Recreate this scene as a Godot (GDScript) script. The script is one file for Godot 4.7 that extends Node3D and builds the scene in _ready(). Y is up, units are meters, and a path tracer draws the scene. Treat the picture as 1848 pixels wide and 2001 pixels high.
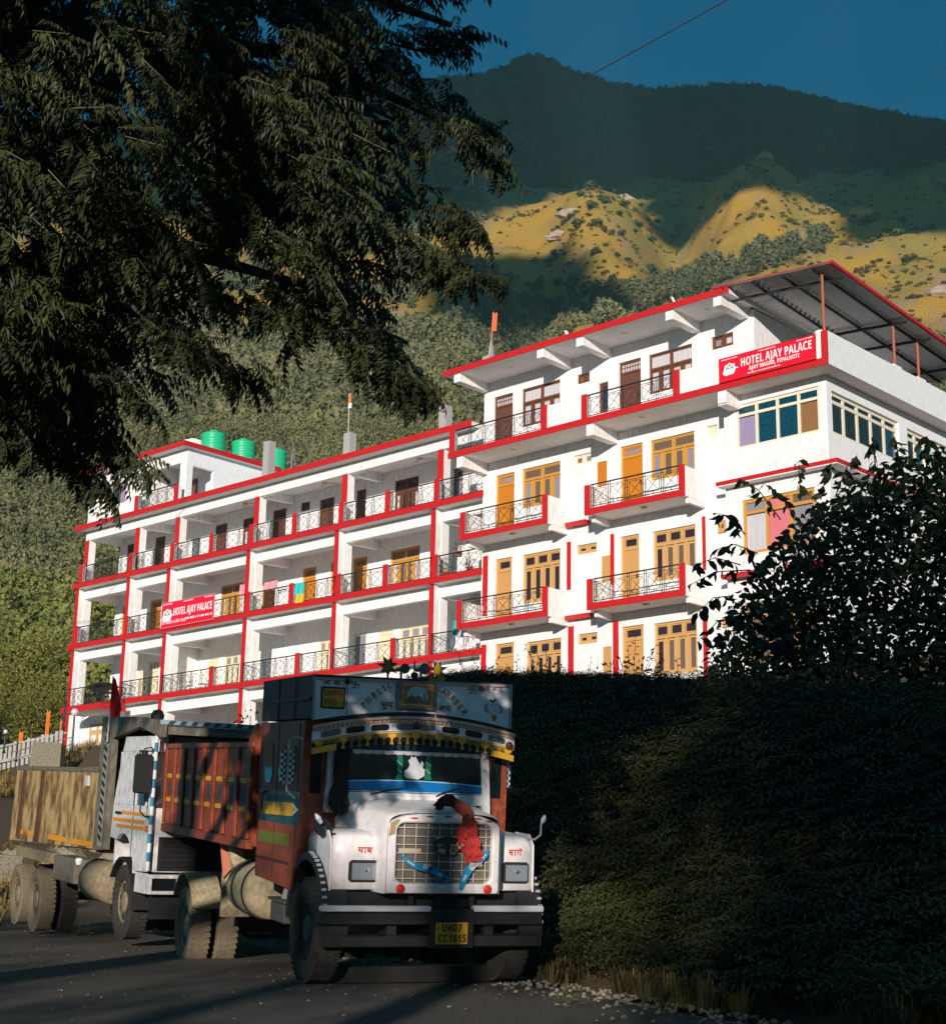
extends Node3D
# A hillside hotel seen from a shaded mountain road with two parked trucks.

const FACE := 0.81769451          # how far the hotel front turns away to the left (radians)
const SUN := Vector3(-0.165, 0.174, 0.971)
var du := Vector3(-sin(FACE), 0, -cos(FACE))   # along the hotel front, away to the left
var dv := Vector3(cos(FACE), 0, -sin(FACE))    # into the hotel
var hotel_at := Vector3(11.1965, 0, -48.7303)    # foot of the hotel's near corner
var rng := RandomNumberGenerator.new()
var M := {}
var names := {}
var n_hill := FastNoiseLite.new()
var n_fine := FastNoiseLite.new()
var n_patch := FastNoiseLite.new()

# ---------------------------------------------------------------- helpers
func lin(r: float, g: float, b: float) -> Color:
	return Color(r, g, b).linear_to_srgb()

func plain(c: Color, rough := 0.8, metal := 0.0) -> StandardMaterial3D:
	var m := StandardMaterial3D.new()
	m.albedo_color = c
	m.roughness = rough
	m.metallic = metal
	return m

func noise_tex(stops: Array, freq: float, sd: int, octaves := 4, size := 512, kind := FastNoiseLite.TYPE_SIMPLEX_SMOOTH) -> NoiseTexture2D:
	var n := FastNoiseLite.new()
	n.noise_type = kind
	n.frequency = freq
	n.seed = sd
	n.fractal_octaves = octaves
	var g := Gradient.new()
	var offs := PackedFloat32Array()
	var cols := PackedColorArray()
	for s in stops:
		offs.append(s[0])
		cols.append(s[1])
	g.offsets = offs
	g.colors = cols
	var t := NoiseTexture2D.new()
	t.width = size
	t.height = size
	t.seamless = true
	t.noise = n
	t.color_ramp = g
	return t

func bump_tex(freq: float, sd: int, strength := 4.0, size := 512) -> NoiseTexture2D:
	var n := FastNoiseLite.new()
	n.frequency = freq
	n.seed = sd
	n.fractal_octaves = 5
	var t := NoiseTexture2D.new()
	t.width = size
	t.height = size
	t.seamless = true
	t.noise = n
	t.as_normal_map = true
	t.bump_strength = strength
	return t

func textured(tex: Texture2D, scale: Vector3, rough := 0.8, metal := 0.0, nrm: Texture2D = null, local := false) -> StandardMaterial3D:
	var m := StandardMaterial3D.new()
	m.albedo_texture = tex
	m.roughness = rough
	m.metallic = metal
	m.uv1_triplanar = true
	m.uv1_world_triplanar = not local
	m.uv1_scale = scale
	if nrm:
		m.normal_enabled = true
		m.normal_texture = nrm
		m.normal_scale = 0.8
	return m

func tool() -> SurfaceTool:
	var s := SurfaceTool.new()
	s.begin(Mesh.PRIMITIVE_TRIANGLES)
	s.set_smooth_group(-1)
	return s

func smooth_tool() -> SurfaceTool:
	var s := SurfaceTool.new()
	s.begin(Mesh.PRIMITIVE_TRIANGLES)
	s.set_smooth_group(0)
	return s

func quad(s: SurfaceTool, a: Vector3, b: Vector3, c: Vector3, d: Vector3) -> void:
	s.add_vertex(a); s.add_vertex(b); s.add_vertex(c)
	s.add_vertex(a); s.add_vertex(c); s.add_vertex(d)

func tri(s: SurfaceTool, a: Vector3, b: Vector3, c: Vector3) -> void:
	s.add_vertex(a); s.add_vertex(b); s.add_vertex(c)

func hexa(s: SurfaceTool, p: Array) -> void:
	# eight corners: bottom ring 0-3, top ring 4-7 (counter-clockwise from above)
	quad(s, p[4], p[7], p[6], p[5])
	quad(s, p[0], p[1], p[2], p[3])
	for i in 4:
		var j := (i + 1) % 4
		quad(s, p[i], p[i + 4], p[j + 4], p[j])

func box(s: SurfaceTool, lo: Vector3, hi: Vector3, x := Transform3D()) -> void:
	hexa(s, [x * Vector3(lo.x, lo.y, hi.z), x * Vector3(hi.x, lo.y, hi.z), x * Vector3(hi.x, lo.y, lo.z), x * Vector3(lo.x, lo.y, lo.z),
		x * Vector3(lo.x, hi.y, hi.z), x * Vector3(hi.x, hi.y, hi.z), x * Vector3(hi.x, hi.y, lo.z), x * Vector3(lo.x, hi.y, lo.z)])

func bevel_box(s: SurfaceTool, lo: Vector3, hi: Vector3, r: float) -> void:
	# a box with its vertical and front edges rounded: an octagon prism along z with chamfered ends
	var ring := func(z: float, k: float) -> Array:
		return [Vector3(lo.x + r, lo.y + k, z), Vector3(hi.x - r, lo.y + k, z), Vector3(hi.x - k, lo.y + r, z), Vector3(hi.x - k, hi.y - r, z),
			Vector3(hi.x - r, hi.y - k, z), Vector3(lo.x + r, hi.y - k, z), Vector3(lo.x + k, hi.y - r, z), Vector3(lo.x + k, lo.y + r, z)]
	loft(s, [ring.call(lo.z, r * 0.6), ring.call(lo.z + r, 0.0), ring.call(hi.z - r, 0.0), ring.call(hi.z, r * 0.6)], true, true)

func loft(s: SurfaceTool, rings: Array, closed := true, capped := false) -> void:
	for k in rings.size() - 1:
		var a: Array = rings[k]
		var b: Array = rings[k + 1]
		var n := a.size()
		for i in (n if closed else n - 1):
			var j := (i + 1) % n
			quad(s, a[i], b[i], b[j], a[j])
	if capped:
		for e in [0, rings.size() - 1]:
			var r: Array = rings[e]
			var c := Vector3()
			for p in r:
				c += p
			c /= r.size()
			for i in r.size():
				var j := (i + 1) % r.size()
				if e == 0:
					tri(s, c, r[i], r[j])
				else:
					tri(s, c, r[j], r[i])

func bar(s: SurfaceTool, a: Vector3, b: Vector3, w: float, sides := 4) -> void:
	var d := (b - a).normalized()
	var u := d.cross(Vector3.UP if absf(d.y) < 0.9 else Vector3.RIGHT).normalized()
	var v := d.cross(u)
	var ra := []
	var rb := []
	for i in sides:
		var t := TAU * (i + 0.5) / sides
		var o := (u * cos(t) + v * sin(t)) * w
		ra.append(a + o)
		rb.append(b + o)
	loft(s, [ra, rb], true, true)

func tube(s: SurfaceTool, pts: Array, radii: Array, sides := 6) -> void:
	var rings := []
	var u := Vector3.ZERO
	for i in pts.size():
		var d: Vector3 = (pts[mini(i + 1, pts.size() - 1)] - pts[maxi(i - 1, 0)]).normalized()
		if u == Vector3.ZERO:
			u = d.cross(Vector3.UP if absf(d.y) < 0.9 else Vector3.RIGHT).normalized()
		u = (u - d * u.dot(d)).normalized()
		var v := d.cross(u)
		var r := []
		for k in sides:
			var t := TAU * k / sides
			r.append(pts[i] + (u * cos(t) + v * sin(t)) * float(radii[i]))
		rings.append(r)
	loft(s, rings, true, true)

func lathe(s: SurfaceTool, profile: Array, x := Transform3D(), sides := 16) -> void:
	# profile of (radius, height) turned about the local y axis
	var rings := []
	for p in profile:
		var r := []
		for k in sides:
			var t := TAU * k / sides
			r.append(x * Vector3(cos(t) * p.x, p.y, -sin(t) * p.x))
		rings.append(r)
	loft(s, rings, true, true)

func plate(s: SurfaceTool, poly: PackedVector2Array, z0: float, z1: float, x := Transform3D()) -> void:
	# an outline in x and y with thickness from z0 to z1
	var idx := Geometry2D.triangulate_polygon(poly)
	for k in range(0, idx.size(), 3):
		var q := [poly[idx[k]], poly[idx[k + 1]], poly[idx[k + 2]]]
		var turn: float = (q[1] - q[0]).cross(q[2] - q[0])
		if turn > 0.0:
			q = [q[0], q[2], q[1]]
		tri(s, x * Vector3(q[0].x, q[0].y, z1), x * Vector3(q[1].x, q[1].y, z1), x * Vector3(q[2].x, q[2].y, z1))
		tri(s, x * Vector3(q[0].x, q[0].y, z0), x * Vector3(q[2].x, q[2].y, z0), x * Vector3(q[1].x, q[1].y, z0))
	var area := 0.0
	for i in poly.size():
		area += poly[i].cross(poly[(i + 1) % poly.size()])
	for i in poly.size():
		var a := poly[i]
		var b := poly[(i + 1) % poly.size()]
		if area < 0.0:
			var c := a
			a = b
			b = c
		quad(s, x * Vector3(a.x, a.y, z1), x * Vector3(b.x, b.y, z1), x * Vector3(b.x, b.y, z0), x * Vector3(a.x, a.y, z0))

func unique(called: String) -> String:
	if not names.has(called):
		names[called] = 0
		return called
	names[called] += 1
	return "%s_%03d" % [called, names[called]]

func part(called: String, mesh: Mesh, mat: Material, parent: Node3D, label := "") -> MeshInstance3D:
	var o := MeshInstance3D.new()
	o.mesh = mesh
	o.material_override = mat
	var n := called
	var key := str(parent.get_instance_id()) + called
	if names.has(key):
		names[key] += 1
		n = "%s_%03d" % [called, names[key]]
	else:
		names[key] = 0
	o.name = n
	if label:
		o.set_meta("label", label)
	parent.add_child(o, true)
	return o

func done(s: SurfaceTool) -> ArrayMesh:
	s.generate_normals()
	return s.commit()

func put(called: String, s: SurfaceTool, mat: Material, parent: Node3D, label := "") -> MeshInstance3D:
	return part(called, done(s), mat, parent, label)

func thing(called: String, label: String, category: String, at := Vector3.ZERO, group := "") -> Node3D:
	var o := Node3D.new()
	o.name = unique(called)
	add_child(o, true)
	o.position = at
	tag(o, label, category, group)
	return o

func tag(o: Node3D, label: String, category: String, group := "") -> void:
	o.set_meta("label", label)
	o.set_meta("category", category)
	if group:
		o.set_meta("group", group)

func single(called: String, s: SurfaceTool, mat: Material, label: String, category: String, group := "") -> MeshInstance3D:
	var o := MeshInstance3D.new()
	o.mesh = done(s)
	o.material_override = mat
	o.name = unique(called)
	add_child(o, true)
	tag(o, label, category, group)
	return o

func setting(called: String, mesh: Mesh, mat: Material) -> MeshInstance3D:
	var o := MeshInstance3D.new()
	o.mesh = mesh
	o.material_override = mat
	o.name = unique(called)
	o.set_meta("kind", "structure")
	add_child(o, true)
	return o

func copies(called: String, mesh: Mesh, mat: Material, xf: Array, cols: Array, parent: Node3D) -> MultiMeshInstance3D:
	var mm := MultiMesh.new()
	mm.transform_format = MultiMesh.TRANSFORM_3D
	mm.use_colors = cols.size() > 0
	mm.mesh = mesh
	mm.instance_count = xf.size()
	for i in xf.size():
		mm.set_instance_transform(i, xf[i])
		if cols.size():
			mm.set_instance_color(i, cols[i])
	var o := MultiMeshInstance3D.new()
	o.multimesh = mm
	o.material_override = mat
	o.name = unique(called) if parent == self else called
	o.set_meta("kind", "stuff")
	parent.add_child(o, true)
	return o

func words(parent: Node3D, called: String, text: String, height: float, at: Transform3D, mat: Material, bold := true, stretch := 1.0, font := "Droid Sans") -> MeshInstance3D:
	var f := SystemFont.new()
	f.font_names = PackedStringArray([font])
	f.font_weight = 700 if bold else 400
	var t := TextMesh.new()
	t.font = f
	t.text = text
	t.font_size = 64
	t.pixel_size = height / 46.0
	t.depth = 0.006
	t.curve_step = 1.0
	var o := part(called, t, mat, parent)
	o.transform = at * Transform3D(Basis.from_scale(Vector3(stretch, 1, 1)), Vector3.ZERO)
	return o

func rand(a: float, b: float) -> float:
	return rng.randf_range(a, b)

func hotel_local(u: float, h: float, v: float) -> Vector3:
	return Vector3(-u, h, -v)

func hotel_world(u: float, h: float, v: float) -> Vector3:
	return hotel_at + du * u + dv * v + Vector3(0, h, 0)

func hb(s: SurfaceTool, u0: float, u1: float, h0: float, h1: float, v0: float, v1: float) -> void:
	box(s, Vector3(-maxf(u0, u1), minf(h0, h1), -maxf(v0, v1)), Vector3(-minf(u0, u1), maxf(h0, h1), -minf(v0, v1)))

# ---------------------------------------------------------------- ground shapes
func road_y(_x: float, z: float) -> float:
	var d := -z
	if d < 17.0:
		return 1.02 - 0.045 * (17.0 - maxf(d, -6.0))
	return 1.02 + 0.036 * (minf(d, 36.0) - 17.0)

func bank_t(x: float, z: float) -> float:
	return (x - 1.75) * 0.923 - (z + 17.0) * 0.373

func hill_t(r: float, az: float) -> float:
	# rise over run, seen from the camera, of the mountain's mean slope
	var rs := [80.0, 120.0, 180.0, 260.0, 360.0, 500.0, 650.0, 800.0, 1000.0, 1250.0]
	var sky := 0.572 - 0.0011 * absf(az - 2.0) ** 1.45
	sky += 0.012 * exp(-pow((az - 2.1) / 1.3, 2.0)) - 0.006 * exp(-pow((az - 6.5) / 2.0, 2.0)) + 0.008 * exp(-pow((az - 11.0) / 3.0, 2.0))
	var ts := [0.092, 0.145, 0.215, 0.285, 0.34, 0.395, 0.437, 0.462, 0.505, sky]
	if r >= 1250.0:
		return sky - (r - 1250.0) * 0.0004
	for i in 9:
		if r < rs[i + 1]:
			var k := clampf(log(r / rs[i]) / log(rs[i + 1] / rs[i]), 0.0, 1.0)
			return lerpf(ts[i], ts[i + 1], k)
	return sky

func hill_y(r: float, az: float) -> float:
	var a := deg_to_rad(az)
	var x := r * sin(a)
	var z := -r * cos(a)
	var y := 1.5 + r * hill_t(r, az)
	var w := clampf((r - 110.0) / 250.0, 0.0, 1.0) * clampf((1260.0 - r) / 250.0, 0.0, 1.0)
	y += w * ((9.0 * n_hill.get_noise_2d(x, z) - 3.0) * clampf(r / 500.0, 0.3, 1.4) + 3.0 * n_fine.get_noise_2d(x, z) + 2.5 * n_fine.get_noise_2d(x * 2.7 + 50.0, z * 2.7))
	# the two grassy spurs and the gully between them
	y += 30.0 * exp(-pow((az - 4.3) / 1.7, 2.0) - pow((r - 700.0) / 130.0, 2.0))
	y += 34.0 * exp(-pow((az - 10.6) / 2.0, 2.0) - pow((r - 720.0) / 150.0, 2.0))
	y -= 20.0 * exp(-pow((az - 7.6) / 0.9, 2.0) - pow((r - 640.0) / 160.0, 2.0))
	y -= 26.0 * exp(-pow((az - 2.0 - (r - 560.0) * 0.01) / 1.6, 2.0) - pow((r - 540.0) / 120.0, 2.0))
	return y

func ground_y(x: float, z: float) -> float:
	var y := road_y(x, z)
	var t := bank_t(x, z)
	var d := -z
	var rise := clampf(2.5 + 0.135 * (d - 16.0), 1.9, 4.7)
	var v := (Vector3(x, 0, z) - hotel_at).dot(dv)
	var u := (Vector3(x, 0, z) - hotel_at).dot(du)
	var up := smoothstep(0.0, 3.6, t)
	y = lerpf(y, road_y(x, z) + rise, up)
	var back := smoothstep(33.0, 74.0, d) * (1.0 - smoothstep(-3.0, 8.0, t))
	y = lerpf(y, 8.9, back)
	y = lerpf(y, 9.2, smoothstep(-10.0, -2.0, v) * up)
	if v > -4.0:
		y = lerpf(y, 9.4, smoothstep(-4.0, -1.0, v))
	if z > 6.0:
		y = lerpf(y, 0.3, smoothstep(6.0, 16.0, z))
	return y

# ---------------------------------------------------------------- scene
func _ready() -> void:
	var cam := Camera3D.new()
	cam.name = "camera"
	cam.fov = 34.99
	cam.near = 0.1
	cam.far = 6000.0
	add_child(cam)
	cam.transform = Transform3D(Basis(Vector3.RIGHT, 0.25724384) * Basis(Vector3.BACK, 0.01840459), Vector3(0, 1.5, 0))
	cam.current = true

	var sky_mat := ProceduralSkyMaterial.new()
	sky_mat.sky_top_color = Color(0.0, 0.25, 0.375)
	sky_mat.sky_horizon_color = Color(0.10, 0.55, 0.72)
	sky_mat.sky_curve = 0.13
	sky_mat.ground_bottom_color = Color(0.16, 0.15, 0.12)
	sky_mat.ground_horizon_color = Color(0.3, 0.36, 0.38)
	sky_mat.sun_angle_max = 12.0
	sky_mat.sun_curve = 0.1
	var sky := Sky.new()
	sky.sky_material = sky_mat
	var env := Environment.new()
	env.background_mode = Environment.BG_SKY
	env.sky = sky
	env.tonemap_mode = Environment.TONE_MAPPER_LINEAR
	env.tonemap_exposure = 1.5
	env.sdfgi_enabled = true
	env.ssao_enabled = true
	env.ssil_enabled = true
	env.fog_enabled = FOG > 0.0
	env.fog_density = FOG
	env.fog_light_color = Color(0.36, 0.52, 0.52)
	var we := WorldEnvironment.new()
	we.name = "environment"
	we.environment = env
	add_child(we)

	var sun := DirectionalLight3D.new()
	sun.name = "sun"
	sun.light_energy = 1.6
	sun.light_color = Color(1.0, 0.95, 0.90)
	sun.light_angular_distance = 0.5
	sun.shadow_enabled = true
	add_child(sun)
	sun.look_at_from_position(SUN * 50.0, Vector3.ZERO, Vector3.UP)

	rng.seed = 4711
	n_hill.seed = 3
	n_hill.frequency = 1.0 / 170.0
	n_hill.fractal_octaves = 3
	n_hill.fractal_type = FastNoiseLite.FRACTAL_RIDGED
	n_fine.seed = 9
	n_fine.frequency = 1.0 / 40.0
	n_fine.fractal_octaves = 4
	n_patch.seed = 21
	n_patch.frequency = 1.0 / 60.0
	n_patch.fractal_octaves = 4
	make_materials()
	if SHOW.contains("m"):
		make_mountain()
	if SHOW.contains("g"):
		make_ground()
	if SHOW.contains("h"):
		make_hotel()
		make_hotel_things()
	if SHOW.contains("t"):
		make_decorated_truck()
		make_white_tipper()
	if SHOW.contains("v"):
		make_trees()
		make_bank_plants()
	if SHOW.contains("s"):
		make_surroundings()

const SHOW := "mghtvs"
const FOG := 0.00012

func make_materials() -> void:
	M.white = textured(noise_tex([[0.0, lin(0.52, 0.50, 0.49)], [0.3, lin(0.76, 0.75, 0.745)], [0.5, lin(0.85, 0.84, 0.835)], [1.0, lin(0.88, 0.87, 0.865)]], 0.02, 5), Vector3(0.8, 0.14, 0.8), 0.75, 0.0, bump_tex(0.08, 6, 1.5))
	M.grime_white = textured(noise_tex([[0.0, lin(0.62, 0.64, 0.64)], [0.4, lin(0.80, 0.82, 0.83)], [1.0, lin(0.86, 0.87, 0.88)]], 0.03, 15), Vector3(0.7, 0.16, 0.7), 0.8)
	M.red = textured(noise_tex([[0.0, lin(0.36, 0.006, 0.007)], [0.4, lin(0.52, 0.010, 0.012)], [1.0, lin(0.58, 0.013, 0.015)]], 0.03, 7), Vector3(0.6, 0.6, 0.6), 0.5)
	M.iron = plain(lin(0.018, 0.018, 0.02), 0.5, 0.3)
	M.brown_wood = textured(noise_tex([[0.0, lin(0.10, 0.035, 0.022)], [1.0, lin(0.17, 0.07, 0.045)]], 0.04, 8), Vector3(3, 0.5, 3), 0.5)
	M.brown_frame = plain(lin(0.14, 0.05, 0.02), 0.5)
	M.orange_wood = textured(noise_tex([[0.0, lin(0.46, 0.15, 0.008)], [1.0, lin(0.60, 0.23, 0.014)]], 0.04, 9), Vector3(4, 0.4, 4), 0.45)
	M.orange_frame = plain(lin(0.55, 0.28, 0.05), 0.5)
	M.pale_wood = textured(noise_tex([[0.0, lin(0.50, 0.25, 0.075)], [1.0, lin(0.62, 0.35, 0.13)]], 0.04, 10), Vector3(4, 0.4, 4), 0.45)
	M.pale_frame = plain(lin(0.58, 0.34, 0.13), 0.5)
	M.cream = plain(lin(0.74, 0.66, 0.46), 0.6)
	M.white_frame = plain(lin(0.74, 0.70, 0.56), 0.5)
	M.pane_grey = plain(lin(0.26, 0.24, 0.28), 0.12)
	M.pane_dark = plain(lin(0.035, 0.018, 0.024), 0.06)
	M.pane_brown = plain(lin(0.15, 0.10, 0.075), 0.12)
	M.pane_blue = textured(noise_tex([[0.0, lin(0.003, 0.02, 0.036)], [0.62, lin(0.006, 0.06, 0.1)], [0.8, lin(0.02, 0.13, 0.19)], [1.0, lin(0.3, 0.42, 0.46)]], 0.06, 11, 5), Vector3(0.5, 0.5, 0.5), 0.1)
	M.pane_green = plain(lin(0.014, 0.022, 0.016), 0.08)
	M.curtain = textured(noise_tex([[0.0, lin(0.4, 0.38, 0.42)], [1.0, lin(0.72, 0.7, 0.74)]], 0.03, 12), Vector3(3.2, 0.05, 3.2), 0.4)
	M.pink = plain(lin(0.62, 0.17, 0.2), 0.8)
	M.lilac = plain(lin(0.3, 0.25, 0.4), 0.4)
	M.rust_pane = plain(lin(0.26, 0.13, 0.05), 0.3)
	M.teal = plain(lin(0.03, 0.5, 0.5), 0.8)
	M.concrete = textured(noise_tex([[0.0, lin(0.28, 0.27, 0.26)], [1.0, lin(0.52, 0.50, 0.48)]], 0.05, 13), Vector3(1, 0.4, 1), 0.9, 0.0, bump_tex(0.1, 14, 4))
	M.sheet = textured(noise_tex([[0.0, lin(0.42, 0.42, 0.42)], [1.0, lin(0.62, 0.62, 0.63)]], 0.02, 16), Vector3(0.4, 0.4, 0.4), 0.45, 0.3)
	M.steel_red = plain(lin(0.35, 0.09, 0.05), 0.5)
	M.black = plain(lin(0.012, 0.012, 0.013), 0.55)
	M.rubber = textured(noise_tex([[0.0, lin(0.014, 0.013, 0.012)], [0.6, lin(0.025, 0.023, 0.02)], [1.0, lin(0.1, 0.085, 0.06)]], 0.03, 17), Vector3(1.2, 1.2, 1.2), 0.9)
	M.dusty_rubber = textured(noise_tex([[0.0, lin(0.10, 0.08, 0.05)], [1.0, lin(0.26, 0.21, 0.14)]], 0.04, 18), Vector3(1.5, 1.5, 1.5), 0.95)
	M.tank_green = plain(lin(0.02, 0.45, 0.22), 0.4)
	M.cable = plain(lin(0.01, 0.01, 0.012), 0.7)
	M.orange_cloth = plain(lin(0.8, 0.2, 0.01), 0.8)
	M.sign_red = plain(lin(0.75, 0.006, 0.03), 0.4)
	M.sign_white = plain(lin(0.85, 0.8, 0.84), 0.5)
	M.asphalt = textured(noise_tex([[0.0, lin(0.03, 0.026, 0.02)], [0.5, lin(0.065, 0.055, 0.042)], [1.0, lin(0.14, 0.115, 0.08)]], 0.05, 19, 6, 1024), Vector3(0.35, 0.35, 0.35), 0.92, 0.0, bump_tex(0.25, 20, 6, 1024))
	M.soil = textured(noise_tex([[0.0, lin(0.03, 0.022, 0.012)], [0.5, lin(0.075, 0.052, 0.025)], [1.0, lin(0.17, 0.12, 0.05)]], 0.03, 22, 6, 1024), Vector3(0.3, 0.3, 0.3), 0.95, 0.0, bump_tex(0.1, 23, 8, 1024))
	M.hill = textured(noise_tex([[0.0, Color(0.52, 0.56, 0.5)], [0.45, Color(0.85, 0.85, 0.85)], [1.0, Color(1, 1, 1)]], 0.025, 24, 7, 1024), Vector3(0.035, 0.035, 0.035), 0.95, 0.0, bump_tex(0.06, 25, 10, 1024))
	M.hill.vertex_color_use_as_albedo = true
	M.leaf = plain(Color.WHITE, 0.6)
	M.leaf.vertex_color_use_as_albedo = true
	M.leaf.backlight_enabled = true
	M.leaf.backlight = Color(0.12, 0.14, 0.03)
	M.far_leaf = plain(Color.WHITE, 0.8)
	M.far_leaf.vertex_color_use_as_albedo = true
	M.bark = textured(noise_tex([[0.0, lin(0.02, 0.016, 0.012)], [1.0, lin(0.09, 0.07, 0.05)]], 0.05, 26), Vector3(2, 0.5, 2), 0.95, 0.0, bump_tex(0.1, 27, 8))
	M.rock = textured(noise_tex([[0.0, lin(0.22, 0.17, 0.13)], [1.0, lin(0.5, 0.39, 0.31)]], 0.04, 28), Vector3(0.2, 0.2, 0.2), 0.95, 0.0, bump_tex(0.06, 29, 8))
	M.stone = textured(noise_tex([[0.0, lin(0.12, 0.10, 0.07)], [1.0, lin(0.36, 0.32, 0.24)]], 0.04, 30), Vector3(0.6, 0.6, 0.6), 0.95, 0.0, bump_tex(0.08, 31, 8))
	M.cloud = plain(Color(0.95, 0.95, 0.96), 1.0)

# ---------------------------------------------------------------- mountain
func hill_point(r: float, az: float) -> Vector3:
	var a := deg_to_rad(az)
	return Vector3(r * sin(a), hill_y(r, az), -r * cos(a))

func trees_at(r: float, az: float) -> float:
	# how wooded the slope is, 0 to 1
	var p := hill_point(r, az)
	var n := n_patch.get_noise_2d(p.x, p.z)
	var f := 1.0 - smoothstep(370.0, 450.0, r + 80.0 * n)                     # lower woods
	f *= 1.0 - 0.95 * exp(-pow((az - 0.6) / 1.5, 2.0) - pow((r - 330.0) / 75.0, 2.0)) * (1.0 if n > -0.25 else 0.4)
	f = maxf(f, 0.9 * smoothstep(880.0, 960.0, r + 60.0 * n))                # upper woods
	if az > 4.5 and az < 13.2 and r > 380.0:
		# the dark diagonal strip of trees under the right spur
		var band := absf((p.y - 1.5) / r - (0.405 + 0.0052 * (az - 5.6))) / (0.011 - 0.0006 * (az - 5.6))
		f = maxf(f, 1.0 - smoothstep(0.6, 1.2, band + 0.6 * n))
	if az < 4.6:
		f = maxf(f, (1.0 - smoothstep(0.0, 1.0, pow((az - 1.6) / 3.0, 2.0) + pow((r - 530.0) / 110.0, 2.0))) * 0.9)
	if az < 0.3:
		f = maxf(f, 0.55 * smoothstep(-0.2, 0.3, n))
	f = maxf(f, 0.02)
	return clampf(f, 0.0, 1.0)

func make_mountain() -> void:
	var s := SurfaceTool.new()
	s.begin(Mesh.PRIMITIVE_TRIANGLES)
	s.set_smooth_group(0)
	var na := 300
	var nr := 190
	var az0 := -38.0
	var az1 := 40.0
	for j in nr + 1:
		var r := 80.0 * pow(1700.0 / 80.0, float(j) / nr)
		for i in na + 1:
			var az := lerpf(az0, az1, float(i) / na)
			var p := hill_point(r, az)
			var n := n_fine.get_noise_2d(p.x * 0.7, p.z * 0.7)
			var n2 := n_patch.get_noise_2d(p.x * 1.7 + 300.0, p.z * 1.7)
			var grass := Color(0.56, 0.32, 0.034).lerp(Color(0.36, 0.265, 0.045), clampf(0.5 + n * 1.6, 0, 1))
			grass = grass.lerp(Color(0.40, 0.26, 0.17), clampf((n2 - 0.22) * 3.0, 0, 0.8))
			var wood := Color(0.11, 0.11, 0.045)
			var c := grass.lerp(wood, clampf(trees_at(r, az) * 1.15 - 0.05, 0, 1))
			if r > 860.0:
				c = c.lerp(Color(0.22, 0.19, 0.10), smoothstep(860.0, 940.0, r) * 0.7)
			s.set_color(c)
			s.add_vertex(p)
	for j in nr:
		for i in na:
			var a := j * (na + 1) + i
			var b := a + na + 1
			s.add_index(a); s.add_index(b); s.add_index(b + 1)
			s.add_index(a); s.add_index(b + 1); s.add_index(a + 1)
	s.generate_normals()
	setting("mountain", s.commit(), M.hill)
	make_forest()
	make_clouds()

func clump_mesh(sd: int, count: int, leaf: float, tall: float, wide: float) -> ArrayMesh:
	# a small crown of leaf clumps with an uneven outline, one metre-ish units
	var r := RandomNumberGenerator.new()
	r.seed = sd
	var s := tool()
	for i in count:
		var d := Vector3(r.randfn(), r.randfn(), r.randfn()).normalized()
		var k := pow(r.randf(), 0.4)
		var lob := 1.0 + 0.28 * sin(3.0 * atan2(d.z, d.x) + sd) + 0.18 * sin(5.0 * d.y + sd * 2.0)
		var p := Vector3(d.x * wide * k * lob, tall * 0.55 + d.y * tall * 0.48 * k * lob, d.z * wide * k * lob)
		var u := Vector3(r.randfn(), r.randfn(), r.randfn()).normalized()
		var w := d.cross(u).normalized()
		u = (u + d * 0.4).normalized()
		var q := leaf * r.randf_range(0.6, 1.3)
		var tone := r.randf_range(0.72, 1.25)
		s.set_color(Color(tone, tone, tone * r.randf_range(0.8, 1.1)))
		tri(s, p - u * q - w * q * 0.5, p + w * q, p + u * q)
		tri(s, p - u * q * 0.7 + w * q * 0.6, p - w * q * 0.9, p + u * q * 0.8 + d * q * 0.5)
	return done(s)

func conifer_mesh(sd: int) -> ArrayMesh:
	var r := RandomNumberGenerator.new()
	r.seed = sd
	var s := tool()
	for i in 90:
		var h := pow(r.randf(), 0.8)
		var t := r.randf() * TAU
		var w := (1.0 - h) * 0.42 * r.randf_range(0.6, 1.15) + 0.05
		var tone := r.randf_range(0.7, 1.2)
		s.set_color(Color(tone, tone, tone))
		var d := Vector3(cos(t), 0, sin(t))
		var e := Vector3(-sin(t), 0, cos(t)) * 0.14
		tri(s, Vector3(0, h * 1.9 + 0.25, 0), d * w + e + Vector3(0, h * 1.9, 0), d * w - e + Vector3(0, h * 1.9 - 0.05, 0))
	return done(s)

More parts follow.
